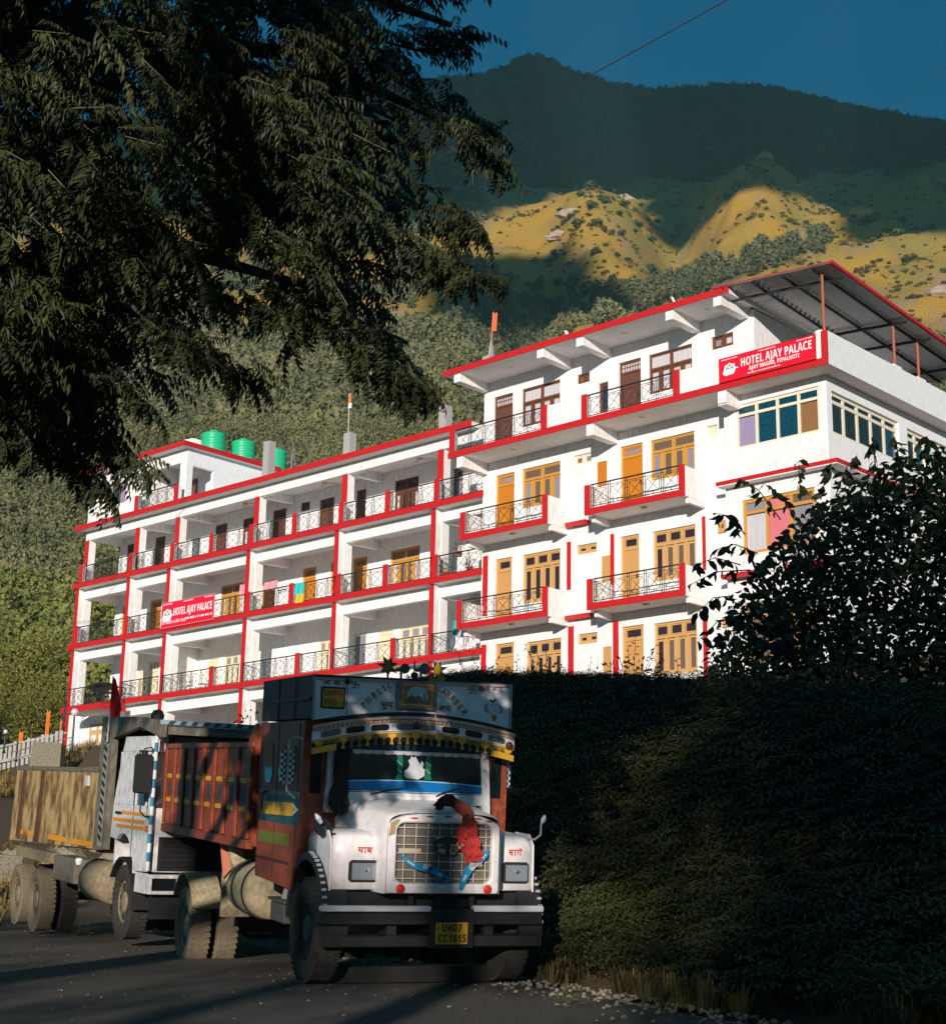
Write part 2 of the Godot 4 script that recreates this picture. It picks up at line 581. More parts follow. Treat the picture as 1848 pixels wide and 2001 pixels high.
func make_forest() -> void:
	var meshes := [clump_mesh(1, 150, 0.22, 1.7, 0.75), clump_mesh(2, 150, 0.21, 1.5, 0.85), clump_mesh(3, 140, 0.23, 2.0, 0.62), conifer_mesh(4), clump_mesh(5, 900, 0.095, 1.5, 0.85), clump_mesh(6, 900, 0.10, 1.8, 0.75)]
	var xf := [[], [], [], [], [], []]
	var cs := [[], [], [], [], [], []]
	var lone := []
	var rr := RandomNumberGenerator.new()
	rr.seed = 99
	for i in 150000:
		var az := rr.randf_range(-24.0, 25.0)
		var q := rr.randf()
		var r := sqrt(lerpf(88.0 * 88.0, 520.0 * 520.0, q)) if i % 5 < 2 else sqrt(lerpf(480.0 * 480.0, 1300.0 * 1300.0, q))
		var f := trees_at(r, az)
		if f < 0.05 or rr.randf() > f * f * (1.0 if r < 700.0 else 0.8):
			continue
		var p := hill_point(r, az)
		var v := (p - hotel_at).dot(dv)
		var u := (p - hotel_at).dot(du)
		if v < 16.0 and v > -12.0 and u < 54.0 and u > -40.0:
			continue
		if r < 130.0 and v < 0.0 or r < 97.0 and az < -13.0:
			continue
		var grow := 1.75 + 0.7 * smoothstep(150.0, 500.0, r) + 0.8 * smoothstep(800.0, 1200.0, r)
		var sc := grow * rr.randf_range(0.65, 1.35)
		var k := rr.randi() % 3
		if r > 850.0 and rr.randf() < 0.3:
			k = 3
		if r < 290.0:
			k = 4 + rr.randi() % 2
		xf[k].append(Transform3D(Basis(Vector3.UP, rr.randf() * TAU).scaled(Vector3(sc, sc * rr.randf_range(0.85, 1.25), sc)), p - Vector3(0, 0.12 * sc, 0)))
		var mix := clampf(0.5 + 0.9 * n_patch.get_noise_2d(p.x * 2.0 + 70.0, p.z * 2.0) + rr.randf_range(-0.25, 0.25), 0, 1)
		var c := Color(0.10, 0.11, 0.05).lerp(Color(0.20, 0.19, 0.085), mix)
		if r > 480.0:
			c = c.lerp(Color(0.075, 0.085, 0.045), 0.7)
		if r < 150.0:
			c = c.lerp(Color(0.17, 0.2, 0.025), 0.6)
		cs[k].append(c)
	for k in 6:
		copies("forest", meshes[k], M.far_leaf, xf[k], cs[k], self)
	# single dark shrubs one can tell apart on the golden grass of the two spurs
	var proto: Node3D = null
	var bush_mesh := clump_mesh(7, 150, 0.24, 1.3, 0.95)
	var k := 0
	while k < 64:
		var az := rr.randf_range(2.8, 16.5)
		var r := rr.randf_range(505.0, 800.0)
		if trees_at(r, az) > 0.3 or rr.randf() > 0.3 + 0.7 * exp(-pow((az - 6.0) / 2.6, 2.0)):
			continue
		k += 1
		var p := hill_point(r, az)
		if proto == null:
			proto = thing("hill_shrub", "small dark green shrub standing alone on the golden grass spur", "shrub", Vector3.ZERO, "lone shrubs on the golden spurs")
			var crown := clump_tinted(bush_mesh)
			part("crown", crown, M.far_leaf, proto)
			var st := tool()
			tube(st, [Vector3(0, -0.3, 0), Vector3(0.05, 0.4, 0)], [0.07, 0.04], 5)
			put("stem", st, M.bark, proto)
			proto.position = p
			proto.scale = Vector3.ONE * rr.randf_range(1.6, 2.8)
		else:
			var c: Node3D = proto.duplicate()
			c.name = unique("hill_shrub")
			add_child(c, true)
			c.position = p
			c.rotation.y = rr.randf() * TAU
			c.scale = Vector3.ONE * rr.randf_range(1.3, 3.0)
	# low scrub speckling the grass
	var sx := []
	var sc := []
	while sx.size() < 3200:
		var az := rr.randf_range(-6.0, 18.0)
		var r := rr.randf_range(430.0, 900.0)
		var p := hill_point(r, az)
		if rr.randf() > 0.25 + 1.4 * n_fine.get_noise_2d(p.x * 0.8, p.z * 0.8):
			continue
		var q := rr.randf_range(0.5, 1.5)
		sx.append(Transform3D(Basis(Vector3.UP, rr.randf() * TAU).scaled(Vector3(q, q * 0.6, q)), p - Vector3(0, 0.1, 0)))
		sc.append(Color(0.07, 0.085, 0.03).lerp(Color(0.25, 0.19, 0.04), rr.randf()))
	copies("hill_scrub", meshes[1], M.far_leaf, sx, sc, self)
	# pinkish boulders on the right spur and pale rocks on the left one
	var spots := [[16.1, 505.0, 4.2, "pinkish grey boulder pair half buried in the golden slope at the right"], [17.0, 487.0, 4.6, "large pale pink boulder on the golden slope above the tin roof"],
		[16.8, 515.0, 2.6, "small pale boulder above the pink boulders on the golden slope"], [3.5, 720.0, 6.0, "broken pinkish rock face on the shoulder of the left spur"],
		[3.0, 690.0, 5.0, "pale rock outcrop low on the left golden spur"], [5.6, 790.0, 7.0, "flat rock ledge at the top of the left golden spur"], [10.9, 735.0, 4.0, "grey rock on the crest of the right golden spur"]]
	for sp in spots:
		var p := hill_point(sp[1], sp[0])
		single("boulder", boulder(int(sp[1]), sp[2], p), M.rock, sp[3], "rock")

func clump_tinted(m: ArrayMesh) -> ArrayMesh:
	var a := m.surface_get_arrays(0)
	var c: PackedColorArray = a[Mesh.ARRAY_COLOR]
	for i in c.size():
		c[i] = Color(c[i].r * 0.055, c[i].g * 0.075, c[i].b * 0.03)
	a[Mesh.ARRAY_COLOR] = c
	var o := ArrayMesh.new()
	o.add_surface_from_arrays(Mesh.PRIMITIVE_TRIANGLES, a)
	return o

func boulder(sd: int, size: float, at: Vector3) -> SurfaceTool:
	var s := tool()
	var r := RandomNumberGenerator.new()
	r.seed = sd
	var n := 8
	var rings := []
	for j in 6:
		var ph := -0.6 + 2.1 * j / 5.0
		var ring := []
		for i in n:
			var t := TAU * i / n
			var k := size * r.randf_range(0.72, 1.15)
			ring.append(at + Vector3(cos(t) * cos(ph) * k * 1.15, sin(ph) * k * 0.7, sin(t) * cos(ph) * k))
		rings.append(ring)
	loft(s, rings, true, true)
	return s

func make_clouds() -> void:
	# broken cumulus drifting over the valley, whose shadows lie on the upper mountain
	var line := [[-24.0, 0.45], [-2.0, 0.462], [0.3, 0.476], [2.8, 0.488], [4.0, 0.502], [5.4, 0.500], [6.1, 0.487], [7.1, 0.482], [8.3, 0.478], [9.2, 0.474], [9.9, 0.482], [11.1, 0.490], [13.1, 0.484], [14.9, 0.476], [15.9, 0.465], [17.3, 0.444], [25.0, 0.42]]
	var rr := RandomNumberGenerator.new()
	rr.seed = 5
	var s := smooth_tool()
	var az := -24.0
	while az < 25.0:
		var tb := 0.44
		for i in line.size() - 1:
			if az >= line[i][0] and az <= line[i + 1][0]:
				tb = lerpf(line[i][1], line[i + 1][1], (az - line[i][0]) / (line[i + 1][0] - line[i][0]))
		var r := 500.0
		while r < 1300.0 and (hill_y(r, az) - 1.5) / r < tb:
			r += 6.0
		var first := true
		while r < 1420.0:
			var size := 17.0 if first else 34.0
			var up := size * 0.8
			var p := hill_point(r, az) + SUN.normalized() * (1350.0 + rr.randf_range(-60, 60)) + Vector3(0, up, 0)
			puff(s, p, size * rr.randf_range(1.0, 1.25), rr)
			r += 14.0 if first else 40.0
			first = false
		az += 1.15
	var o := MeshInstance3D.new()
	o.mesh = done(s)
	o.material_override = M.cloud
	o.name = "cloud"
	add_child(o)
	tag(o, "long bank of white cumulus cloud drifting over the valley", "cloud")
	s = smooth_tool()
	for i in 26:
		var az2 := -0.6 + 0.24 * i
		var t1 := 0.40 + 0.045 * (1.0 - pow((az2 - 1.4) / 3.9, 2.0)) if az2 > 1.4 else 0.445 - 0.006 * pow(az2 - 1.4, 2.0)
		var r2 := 380.0
		while r2 < 900.0 and (hill_y(r2, az2) - 1.5) / r2 < 0.398:
			r2 += 4.0
		while r2 < 1000.0 and (hill_y(r2, az2) - 1.5) / r2 < t1 - 0.008:
			puff(s, hill_point(r2, az2) + SUN.normalized() * 1250.0, 11.0, rr)
			r2 += 13.0
	o = MeshInstance3D.new()
	o.mesh = done(s)
	o.material_override = M.cloud
	o.name = "cloud_001"
	add_child(o)
	tag(o, "small separate puff of white cloud below the long bank", "cloud")

func puff(s: SurfaceTool, c: Vector3, size: float, rr: RandomNumberGenerator) -> void:
	var rings := []
	for j in 7:
		var ph := -PI / 2 + PI * j / 6.0
		var ring := []
		for i in 10:
			var t := TAU * i / 10.0
			var k := size * rr.randf_range(0.9, 1.12)
			ring.append(c + Vector3(cos(t) * cos(ph) * k * 1.1, sin(ph) * k, sin(t) * cos(ph) * k * 1.3))
		rings.append(ring)
	loft(s, rings)

# ---------------------------------------------------------------- near ground
func make_ground() -> void:
	var s := smooth_tool()
	var step := 0.5
	var x0 := -34.0
	var z0 := 40.0
	var nx := 150
	var nz := 266
	var at := func(i: int, j: int) -> Vector3:
		var x := x0 + i * step
		var z := z0 - j * step
		var t := bank_t(x, z)
		var y := ground_y(x, z) + 0.28 * n_fine.get_noise_2d(x * 9.0, z * 9.0) * smoothstep(-0.6, 1.0, t)
		if t > -13.0 and t < 0.0 and -z < 34.0 and z < 14.0:
			y -= 0.12
		return Vector3(x, y, z)
	for j in nz + 1:
		for i in nx + 1:
			s.add_vertex(at.call(i, j))
	for j in nz:
		for i in nx:
			var a := j * (nx + 1) + i
			var b := a + nx + 1
			s.add_index(a); s.add_index(b); s.add_index(b + 1)
			s.add_index(a); s.add_index(b + 1); s.add_index(a + 1)
	s.generate_normals()
	setting("ground", s.commit(), M.soil)
	# asphalt, ragged along its edges
	s = smooth_tool()
	var dir := Vector3(-0.373, 0, -0.923)
	var side := Vector3(0.923, 0, -0.373)
	var n := 90
	var m := 26
	for j in n + 1:
		var along := -33.0 + 52.0 * j / n
		var e0 := -12.6 + 0.5 * n_fine.get_noise_2d(along * 14.0, 3.0)
		var e1 := -0.25 + 0.45 * n_fine.get_noise_2d(along * 18.0, 90.0)
		for i in m + 1:
			var p := Vector3(1.75, 0, -17.0) + dir * along + side * lerpf(e0, e1, float(i) / m)
			p.y = road_y(p.x, p.z) + (0.004 if i > 0 and i < m else -0.12)
			s.add_vertex(p)
	for j in n:
		for i in m:
			var a := j * (m + 1) + i
			var b := a + m + 1
			s.add_index(a); s.add_index(b); s.add_index(b + 1)
			s.add_index(a); s.add_index(b + 1); s.add_index(a + 1)
	s.generate_normals()
	setting("road", s.commit(), M.asphalt)
	# valley floor out to the horizon
	s = tool()
	quad(s, Vector3(-3000, -1.2, 3000), Vector3(-3000, -1.2, -70), Vector3(3000, -1.2, -70), Vector3(3000, -1.2, 3000))
	setting("valley_floor", done(s), M.soil)

# ---------------------------------------------------------------- hotel
var hotel: Node3D
const VT := 1.5     # how far the tower's wall lies behind its front edge
const VS := 1.45    # front edge of the wing's floors
const VB := 1.95    # front of the wing's columns and beams
const VW := 4.05    # the wing's rear wall

func hbox(called: String, u0: float, u1: float, h0: float, h1: float, v0: float, v1: float, mat: Material, parent: Node3D = null, label := "") -> MeshInstance3D:
	var s := tool()
	hb(s, u0, u1, h0, h1, v0, v1)
	return put(called, s, mat, parent if parent else hotel, label)

func holed_wall(called: String, u0: float, u1: float, h0: float, h1: float, v: float, deep: float, holes: Array, mat: Material) -> void:
	# a wall face with reveals round its openings; holes are [u0, u1, h0, h1]
	var us := [u0, u1]
	var hs := [h0, h1]
	for q in holes:
		us.append_array([q[0], q[1]])
		hs.append_array([q[2], q[3]])
	us.sort()
	hs.sort()
	var s := tool()
	for i in us.size() - 1:
		if us[i + 1] - us[i] < 0.001:
			continue
		for j in hs.size() - 1:
			if hs[j + 1] - hs[j] < 0.001:
				continue
			var cu: float = (us[i] + us[i + 1]) / 2.0
			var ch: float = (hs[j] + hs[j + 1]) / 2.0
			var open := false
			for q in holes:
				if cu > q[0] and cu < q[1] and ch > q[2] and ch < q[3]:
					open = true
			if not open:
				quad(s, hotel_local(us[i + 1], hs[j], v), hotel_local(us[i + 1], hs[j + 1], v), hotel_local(us[i], hs[j + 1], v), hotel_local(us[i], hs[j], v))
	for q in holes:
		var b: float = v + deep
		quad(s, hotel_local(q[1], q[2], v), hotel_local(q[1], q[2], b), hotel_local(q[1], q[3], b), hotel_local(q[1], q[3], v))
		quad(s, hotel_local(q[0], q[3], v), hotel_local(q[0], q[3], b), hotel_local(q[0], q[2], b), hotel_local(q[0], q[2], v))
		quad(s, hotel_local(q[0], q[3], v), hotel_local(q[1], q[3], v), hotel_local(q[1], q[3], b), hotel_local(q[0], q[3], b))
		quad(s, hotel_local(q[0], q[2], v), hotel_local(q[0], q[2], b), hotel_local(q[1], q[2], b), hotel_local(q[1], q[2], v))
	put(called, s, mat, hotel)

func place(base: Transform3D, parent: Node3D, called: String) -> Node3D:
	var o := Node3D.new()
	var key := str(parent.get_instance_id()) + called
	if names.has(key):
		names[key] += 1
		o.name = "%s_%03d" % [called, names[key]]
	else:
		names[key] = 0
		o.name = called
	parent.add_child(o, true)
	o.transform = base
	return o

# windows and doors stand in a plane: x to the right, y up, z outwards; base at lower right corner seen along u
func facing(u: float, h: float, v: float, side := false) -> Transform3D:
	if side:
		# on the side wall: x runs into the building
		return Transform3D(Basis(Vector3(0, 0, -1), Vector3.UP, Vector3(1, 0, 0)), Vector3(-u, h, -v))
	return Transform3D(Basis(), Vector3(-u, h, -v))

func window(at: Transform3D, w: float, h: float, tops: int, lights: int, top_h: float, frame: Material, panes: Array, bar_w := 0.065, sash := true) -> void:
	var o := place(at, hotel, "window")
	var f := tool()
	box(f, Vector3(0, 0, -0.03), Vector3(bar_w, h, 0.05))
	box(f, Vector3(w - bar_w, 0, -0.03), Vector3(w, h, 0.05))
	box(f, Vector3(bar_w, h - bar_w, -0.03), Vector3(w - bar_w, h, 0.048))
	box(f, Vector3(bar_w, 0, -0.03), Vector3(w - bar_w, bar_w, 0.052))
	var tr := h - top_h
	if tops > 0:
		box(f, Vector3(bar_w, tr - bar_w / 2, -0.03), Vector3(w - bar_w, tr + bar_w / 2, 0.054))
		for i in range(1, tops):
			var x := w * i / tops
			box(f, Vector3(x - bar_w / 2, tr + bar_w / 2, -0.03), Vector3(x + bar_w / 2, h - bar_w, 0.046))
	else:
		tr = h
	for i in range(1, lights):
		var x := w * i / lights
		box(f, Vector3(x - bar_w / 2, bar_w, -0.03), Vector3(x + bar_w / 2, tr - bar_w / 2, 0.046))
	put("frame", f, frame, o)
	var n := 0
	for i in tops:
		n += window_pane(o, w * i / tops + bar_w * 0.7, w * (i + 1) / tops - bar_w * 0.7, tr + bar_w * 0.7, h - bar_w * 1.1, frame, panes[n % panes.size()], 0.035 if sash else 0.0)
	for i in lights:
		n += window_pane(o, w * i / lights + bar_w * 0.6, w * (i + 1) / lights - bar_w * 0.6, bar_w * 1.1, tr - bar_w * 0.8, frame, panes[n % panes.size()], 0.07 if sash else 0.0)

func window_pane(o: Node3D, x0: float, x1: float, y0: float, y1: float, frame: Material, glass: Material, rim: float) -> int:
	if rim > 0.0:
		var f := tool()
		box(f, Vector3(x0, y0, -0.02), Vector3(x0 + rim, y1, 0.03))
		box(f, Vector3(x1 - rim, y0, -0.02), Vector3(x1, y1, 0.03))
		box(f, Vector3(x0 + rim, y1 - rim, -0.02), Vector3(x1 - rim, y1, 0.028))
		box(f, Vector3(x0 + rim, y0, -0.02), Vector3(x1 - rim, y0 + rim, 0.032))
		put("sash", f, frame, o)
	var p := tool()
	box(p, Vector3(x0 + rim, y0 + rim, -0.012), Vector3(x1 - rim, y1 - rim, 0.004))
	put("pane", p, glass, o)
	return 1

func door(at: Transform3D, w: float, h: float, top_h: float, frame: Material, leaf: Material, glass: Material, arched := false, lattice := false) -> void:
	var o := place(at, hotel, "door")
	var f := tool()
	var b := 0.075
	box(f, Vector3(0, 0, -0.03), Vector3(b, h, 0.05))
	box(f, Vector3(w - b, 0, -0.03), Vector3(w, h, 0.05))
	box(f, Vector3(b, h - b, -0.03), Vector3(w - b, h, 0.048))
	var y := h - top_h
	box(f, Vector3(b, y - b / 2, -0.03), Vector3(w - b, y + b / 2, 0.046))
	put("frame", f, frame, o)
	var g := tool()
	var m := 0.1 if not lattice else 0.0
	if m > 0.0:
		box(g, Vector3(b, y + b / 2, -0.02), Vector3(w - b, y + b / 2 + m * 0.6, 0.03))
		box(g, Vector3(b, h - b - m * 0.6, -0.02), Vector3(w - b, h - b, 0.03))
		box(g, Vector3(b, y + b / 2 + m * 0.6, -0.02), Vector3(b + m, h - b - m * 0.6, 0.028))
		box(g, Vector3(w - b - m, y + b / 2 + m * 0.6, -0.02), Vector3(w - b, h - b - m * 0.6, 0.028))
		put("transom_sash", g, leaf, o)
	else:
		for i in range(1, 7):
			var x := lerpf(b, w - b, i / 7.0)
			box(g, Vector3(x - 0.01, y + b / 2, 0.0), Vector3(x + 0.01, h - b, 0.03))
		box(g, Vector3(b, (y + h) / 2 - 0.012, 0.002), Vector3(w - b, (y + h) / 2 + 0.012, 0.026))
		put("grille", g, frame, o)
	var p := tool()
	box(p, Vector3(b + m, y + b / 2 + m * 0.6, -0.015), Vector3(w - b - m, h - b - m * 0.6, 0.0))
	put("pane", p, glass, o)
	var d := tool()
	box(d, Vector3(b, 0.01, -0.03), Vector3(w - b, y - b / 2, 0.012))
	if arched:
		# raised panel with an arched head
		var poly := PackedVector2Array([Vector2(b + 0.13, 0.2), Vector2(w - b - 0.13, 0.2), Vector2(w - b - 0.13, y - 0.42)])
		for i in 9:
			var t := PI * i / 8.0
			poly.append(Vector2(w / 2 + cos(t) * (w / 2 - b - 0.2), y - 0.34 + sin(t) * 0.13))
		poly.append(Vector2(b + 0.13, y - 0.42))
		plate(d, poly, 0.01, 0.028)
	else:
		for i in 4:
			var x := lerpf(b, w - b, i / 4.0)
			box(d, Vector3(x + 0.012, 0.05, 0.01), Vector3(lerpf(b, w - b, (i + 1) / 4.0) - 0.012, y - b / 2 - 0.03, 0.022))
	put("leaf", d, leaf, o)
	var k := tool()
	box(k, Vector3(w - b - 0.1, 0.95, 0.02), Vector3(w - b - 0.06, 1.1, 0.05))
	put("handle", k, M.iron, o)

var railing_meshes := {}
func railing_mesh(length: float) -> ArrayMesh:
	var n := maxi(2, roundi(length / 0.78))
	var key := "%.2f" % length
	if railing_meshes.has(key):
		return railing_meshes[key]
	var s := tool()
	var H := 0.86
	box(s, Vector3(0, H - 0.02, -0.025), Vector3(length, H + 0.02, 0.025))
	box(s, Vector3(0, 0.06, -0.012), Vector3(length, 0.085, 0.012))
	box(s, Vector3(0, H - 0.13, -0.008), Vector3(length, H - 0.115, 0.008))
	var w := length / n
	var q := 0.009
	for i in n:
		var x := i * w
		for e in [0.0, 0.085]:
			box(s, Vector3(x + e, 0, -q), Vector3(x + e + 2 * q, H - 0.02, q))
		for e in [0.25, 0.55]:
			box(s, Vector3(x + 2 * q, H * e, -q * 0.8), Vector3(x + 0.085, H * e + 0.015, q * 0.8))
		var a := x + 0.16
		var b := x + w - 0.06
		var y0 := 0.15
		var y1 := H - 0.19
		var c := 0.05
		var ring := [Vector3(a + c, y0, 0), Vector3(b - c, y0, 0), Vector3(b, y0 + c, 0), Vector3(b, y1 - c, 0), Vector3(b - c, y1, 0), Vector3(a + c, y1, 0), Vector3(a, y1 - c, 0), Vector3(a, y0 + c, 0)]
		for k in 8:
			bar(s, ring[k], ring[(k + 1) % 8], 0.010, 4)
		bar(s, Vector3(a + c * 0.5, y0 + c * 0.5, 0.003), Vector3(b - c * 0.5, y1 - c * 0.5, 0.003), 0.010, 4)
		bar(s, Vector3(a + c * 0.5, y1 - c * 0.5, -0.003), Vector3(b - c * 0.5, y0 + c * 0.5, -0.003), 0.010, 4)
		var cx := (a + b) / 2
		for yy in [[0.08, y0], [y1, H - 0.12]]:
			box(s, Vector3(cx - q, yy[0], -q), Vector3(cx + q, yy[1], q))
	box(s, Vector3(length - 2 * q, 0, -q * 0.9), Vector3(length, H - 0.02, q * 0.9))
	railing_meshes[key] = done(s)
	return railing_meshes[key]

func railing(u0: float, u1: float, h: float, v: float, side := false) -> void:
	# from u1 (left) to u0 (right); along the side it runs from v = u0 to u1 at u = v
	var l := absf(u1 - u0)
	var o := part("railing", railing_mesh(snappedf(l, 0.01)), M.iron, hotel)
	if side:
		o.transform = Transform3D(Basis(Vector3(0, 0, -1), Vector3.UP, Vector3(1, 0, 0)), Vector3(-v, h, -u0))
	else:
		o.position = Vector3(-maxf(u0, u1), h, -v)

func balcony(u0: float, u1: float, floor_h: float) -> void:
	# a tower balcony with red frame, solid cheeks and a railing
	var o := place(Transform3D(), hotel, "balcony")
	hbox("slab", u0 + 0.24, u1 - 0.24, floor_h - 0.2, floor_h - 0.003, 0.29, VT, M.white, o)
	hbox("edge_beam", u0 + 0.23, u1 - 0.23, floor_h - 0.23, floor_h, 0.25, 0.288, M.red, o)
	for s in [0, 1]:
		var a: float = u0 if s == 0 else u1 - 0.2
		hbox("cheek", a + 0.02, a + 0.18, floor_h - 0.22, floor_h + 0.84, 0.29, VT, M.white, o)
		hbox("pilaster", a - 0.01, a + 0.225, floor_h - 0.24, floor_h + 0.87, 0.235, 0.286, M.red, o)
		hbox("bracket", a + 0.03, a + 0.17, floor_h - 0.42, floor_h - 0.222, 0.55 if s == 0 else 0.6, VT, M.white, o)
	var r := part("railing", railing_mesh(snappedf(u1 - u0 - 0.48, 0.01)), M.iron, o)
	r.position = Vector3(-(u1 - 0.24), floor_h, -0.29)
	# round lamp on the underside
	var s := tool()
	lathe(s, [Vector2(0.0, -0.07), Vector2(0.09, -0.06), Vector2(0.14, 0.0)], Transform3D(Basis(), hotel_local((u0 + u1) / 2 - 0.1, floor_h - 0.21, 0.75)), 12)
	put("lamp", s, M.cream, o)

func make_hotel() -> void:
	hotel = thing("hotel", "white hotel of several storeys with red edged balconies and tin shed roof", "hotel", hotel_at)
	hotel.basis = Basis(-du, Vector3.UP, -dv)
	var W: Material = M.white
	# ---- tower: bodies
	hbox("core", 4.0, 16.18, 8.6, 22.72, VT + 0.2, 9.5, W)
	var f4 := [[14.74, 15.72, 19.70, 22.10], [12.36, 14.27, 20.56, 22.11], [10.92, 11.52, 21.69, 22.07], [10.05, 10.49, 20.35, 21.5], [8.55, 9.55, 19.70, 22.08], [6.29, 8.19, 20.56, 22.07], [4.55, 5.45, 21.60, 22.08]]
	var f3 := [[14.61, 15.57, 16.38, 18.87], [12.33, 14.22, 17.32, 18.88], [10.83, 11.67, 18.51, 18.93], [10.12, 10.57, 17.52, 18.47], [8.50, 9.50, 16.38, 18.85], [6.25, 8.15, 17.32, 18.82], [5.29, 5.73, 18.45, 18.86]]
	var f2 := [[14.69, 15.54, 12.97, 15.54], [12.31, 14.15, 13.62, 15.51], [10.60, 11.52, 15.12, 15.48], [9.95, 10.38, 13.95, 14.9], [8.69, 9.52, 12.97, 15.5], [6.27, 8.09, 13.65, 15.46]]
	var f1 := [[14.54, 15.48, 9.7, 12.25], [12.25, 13.92, 10.3, 12.16], [10.58, 11.47, 11.8, 12.18], [9.94, 10.33, 10.6, 11.6], [8.53, 9.49, 9.7, 12.22], [6.28, 8.08, 10.35, 12.18]]
	holed_wall("wall", 3.85, 16.25, 8.6, 22.75, VT, 0.2, f4 + f3 + f2 + f1, W)
	var zz := 0.12
	var curt := [M.curtain]
	for k in [0, 4]:
		var q: Array = f4[k]
		door(facing(q[1], q[2], VT + zz), q[1] - q[0], q[3] - q[2], 0.42, M.brown_frame, M.brown_wood, M.curtain, false, true)
	window(facing(f4[1][1], f4[1][2], VT + zz), 1.91, 1.55, 2, 4, 0.58, M.brown_frame, curt, 0.05)
	window(facing(f4[5][1], f4[5][2], VT + zz), 1.90, 1.51, 2, 4, 0.58, M.brown_frame, curt, 0.05)
	window(facing(f4[2][1], f4[2][2], VT + zz), 0.6, 0.38, 0, 2, 0, M.brown_frame, [M.rust_pane, M.pane_brown], 0.05)
	window(facing(f4[6][1], f4[6][2], VT + zz), 0.9, 0.48, 0, 2, 0, M.brown_frame, [M.pane_grey, M.curtain], 0.06)
	window(facing(f4[3][1], f4[3][2], VT + zz), 0.44, 1.15, 0, 1, 0, M.brown_frame, [M.pane_blue], 0.07)
	for k in [0, 4]:
		var q: Array = f3[k]
		door(facing(q[1], q[2], VT + zz), q[1] - q[0], q[3] - q[2], 0.42, M.orange_frame, M.orange_wood, M.pane_grey)
	window(facing(f3[1][1], f3[1][2], VT + zz), 1.89, 1.56, 2, 4, 0.46, M.orange_frame, [M.pane_brown, M.pane_brown, M.pane_grey])
	window(facing(f3[5][1], f3[5][2], VT + zz), 1.90, 1.50, 2, 4, 0.46, M.orange_frame, [M.pane_brown, M.pane_brown, M.pane_grey])
	window(facing(f3[2][1], f3[2][2], VT + zz), 0.84, 0.42, 0, 2, 0, M.white_frame, [M.rust_pane, M.pane_grey], 0.05)
	window(facing(f3[6][1], f3[6][2], VT + zz), 0.44, 0.41, 0, 2, 0, M.white_frame, [M.rust_pane], 0.05)
	var sh := tool()
	hb(sh, f3[3][0], f3[3][1], f3[3][2], f3[3][3], VT + 0.02, VT + 0.1)
	put("shutter", sh, M.orange_wood, hotel)
	for row in [f2, f1]:
		for k in [0, 4]:
			var q: Array = row[k]
			door(facing(q[1], q[2], VT + zz), q[1] - q[0], q[3] - q[2], 0.48, M.pale_frame, M.pale_wood, M.pane_dark, true)
		var dark: Array = [M.pane_dark] if row == f2 else [M.pane_dark, M.pane_dark, M.pane_dark, M.pane_brown]
		window(facing(row[1][1], row[1][2], VT + zz), row[1][1] - row[1][0], row[1][3] - row[1][2], 3, 4, 0.5, M.pale_frame, dark, 0.085)
		window(facing(row[5][1], row[5][2], VT + zz), row[5][1] - row[5][0], row[5][3] - row[5][2], 3, 4, 0.5, M.pale_frame, [M.pane_dark, M.pane_dark, M.pane_dark, M.pane_dark, M.pane_brown, M.pane_brown, M.pane_brown], 0.085)
		window(facing(row[2][1], row[2][2], VT + zz), row[2][1] - row[2][0], row[2][3] - row[2][2], 0, 2, 0, M.pale_frame, [M.pane_dark], 0.07)
		sh = tool()
		hb(sh, row[3][0], row[3][1], row[3][2], row[3][3], VT + 0.02, VT + 0.1)
		put("shutter", sh, M.pale_wood, hotel)
	# red strips on the tower wall
	for q in [[15.91, 16.16, 13.4, 15.75], [11.80, 11.98, 13.88, 15.68], [9.80, 9.96, 13.3, 15.66], [5.77, 5.98, 13.76, 15.66], [11.66, 11.91, 9.2, 12.52], [9.62, 9.86, 9.2, 12.48], [5.74, 6.02, 9.2, 12.5], [15.93, 16.18, 9.2, 12.3]]:
		hbox("red_strip", q[0], q[1], q[2], q[3], VT - 0.03, VT + 0.05, M.red)
	for q in [[10.9, 11.85, 16.19, 16.33], [10.7, 11.85, 12.72, 12.86]]:
		hbox("ledge", q[0], q[1], q[2], q[3], VT - 0.3, VT + 0.05, M.red)
	# roof slab and its beams
	hbox("roof_slab", 3.6, 16.78, 22.75, 22.93, -0.2, 9.6, W)
	hbox("roof_edge", 3.55, 16.85, 22.74, 22.97, -0.24, -0.2, M.red)
	for u in [16.18, 11.93, 10.05, 6.05, 4.05]:
		hbox("roof_beam", u - 0.16, u + 0.16, 22.40, 22.749, -0.16, VT, W)
	# fourth floor gallery
	hbox("floor_slab", 0.05, 16.7, 19.44, 19.66, 0.04, 9.0, W)
	hbox("slab_edge", -0.003, 16.74, 19.43, 19.67, 0.0, 0.04, M.red)
	for q in [[16.42, 16.67], [11.75, 12.01], [9.87, 10.10], [5.79, 6.05], [0.0, 0.22]]:
		hbox("pilaster", q[0], q[1], 19.67, 20.57, -0.01, 0.05, M.red)
		hbox("pilaster_back", q[0] + 0.003, q[1] - 0.003, 19.66, 20.56, 0.05, 0.2, W)
	railing(12.03, 16.4, 19.66, 0.06)
	railing(6.07, 9.85, 19.66, 0.06)
	hbox("parapet", 10.10, 11.75, 19.66, 20.53, 0.05, 0.16, W)
	hbox("parapet", 4.12, 5.79, 19.66, 20.53, 0.05, 0.16, W)
	hbox("parapet", 0.22, 4.12, 19.66, 20.42, 0.1, 0.2, W)
	hbox("side_parapet", 0.0, 0.14, 19.43, 20.56, 0.05, 9.0, M.grime_white)
	for u in [16.15, 9.76, 4.1]:
		hbox("floor_beam", u - 0.16, u + 0.16, 19.0, 19.438, 0.06, VT, W)
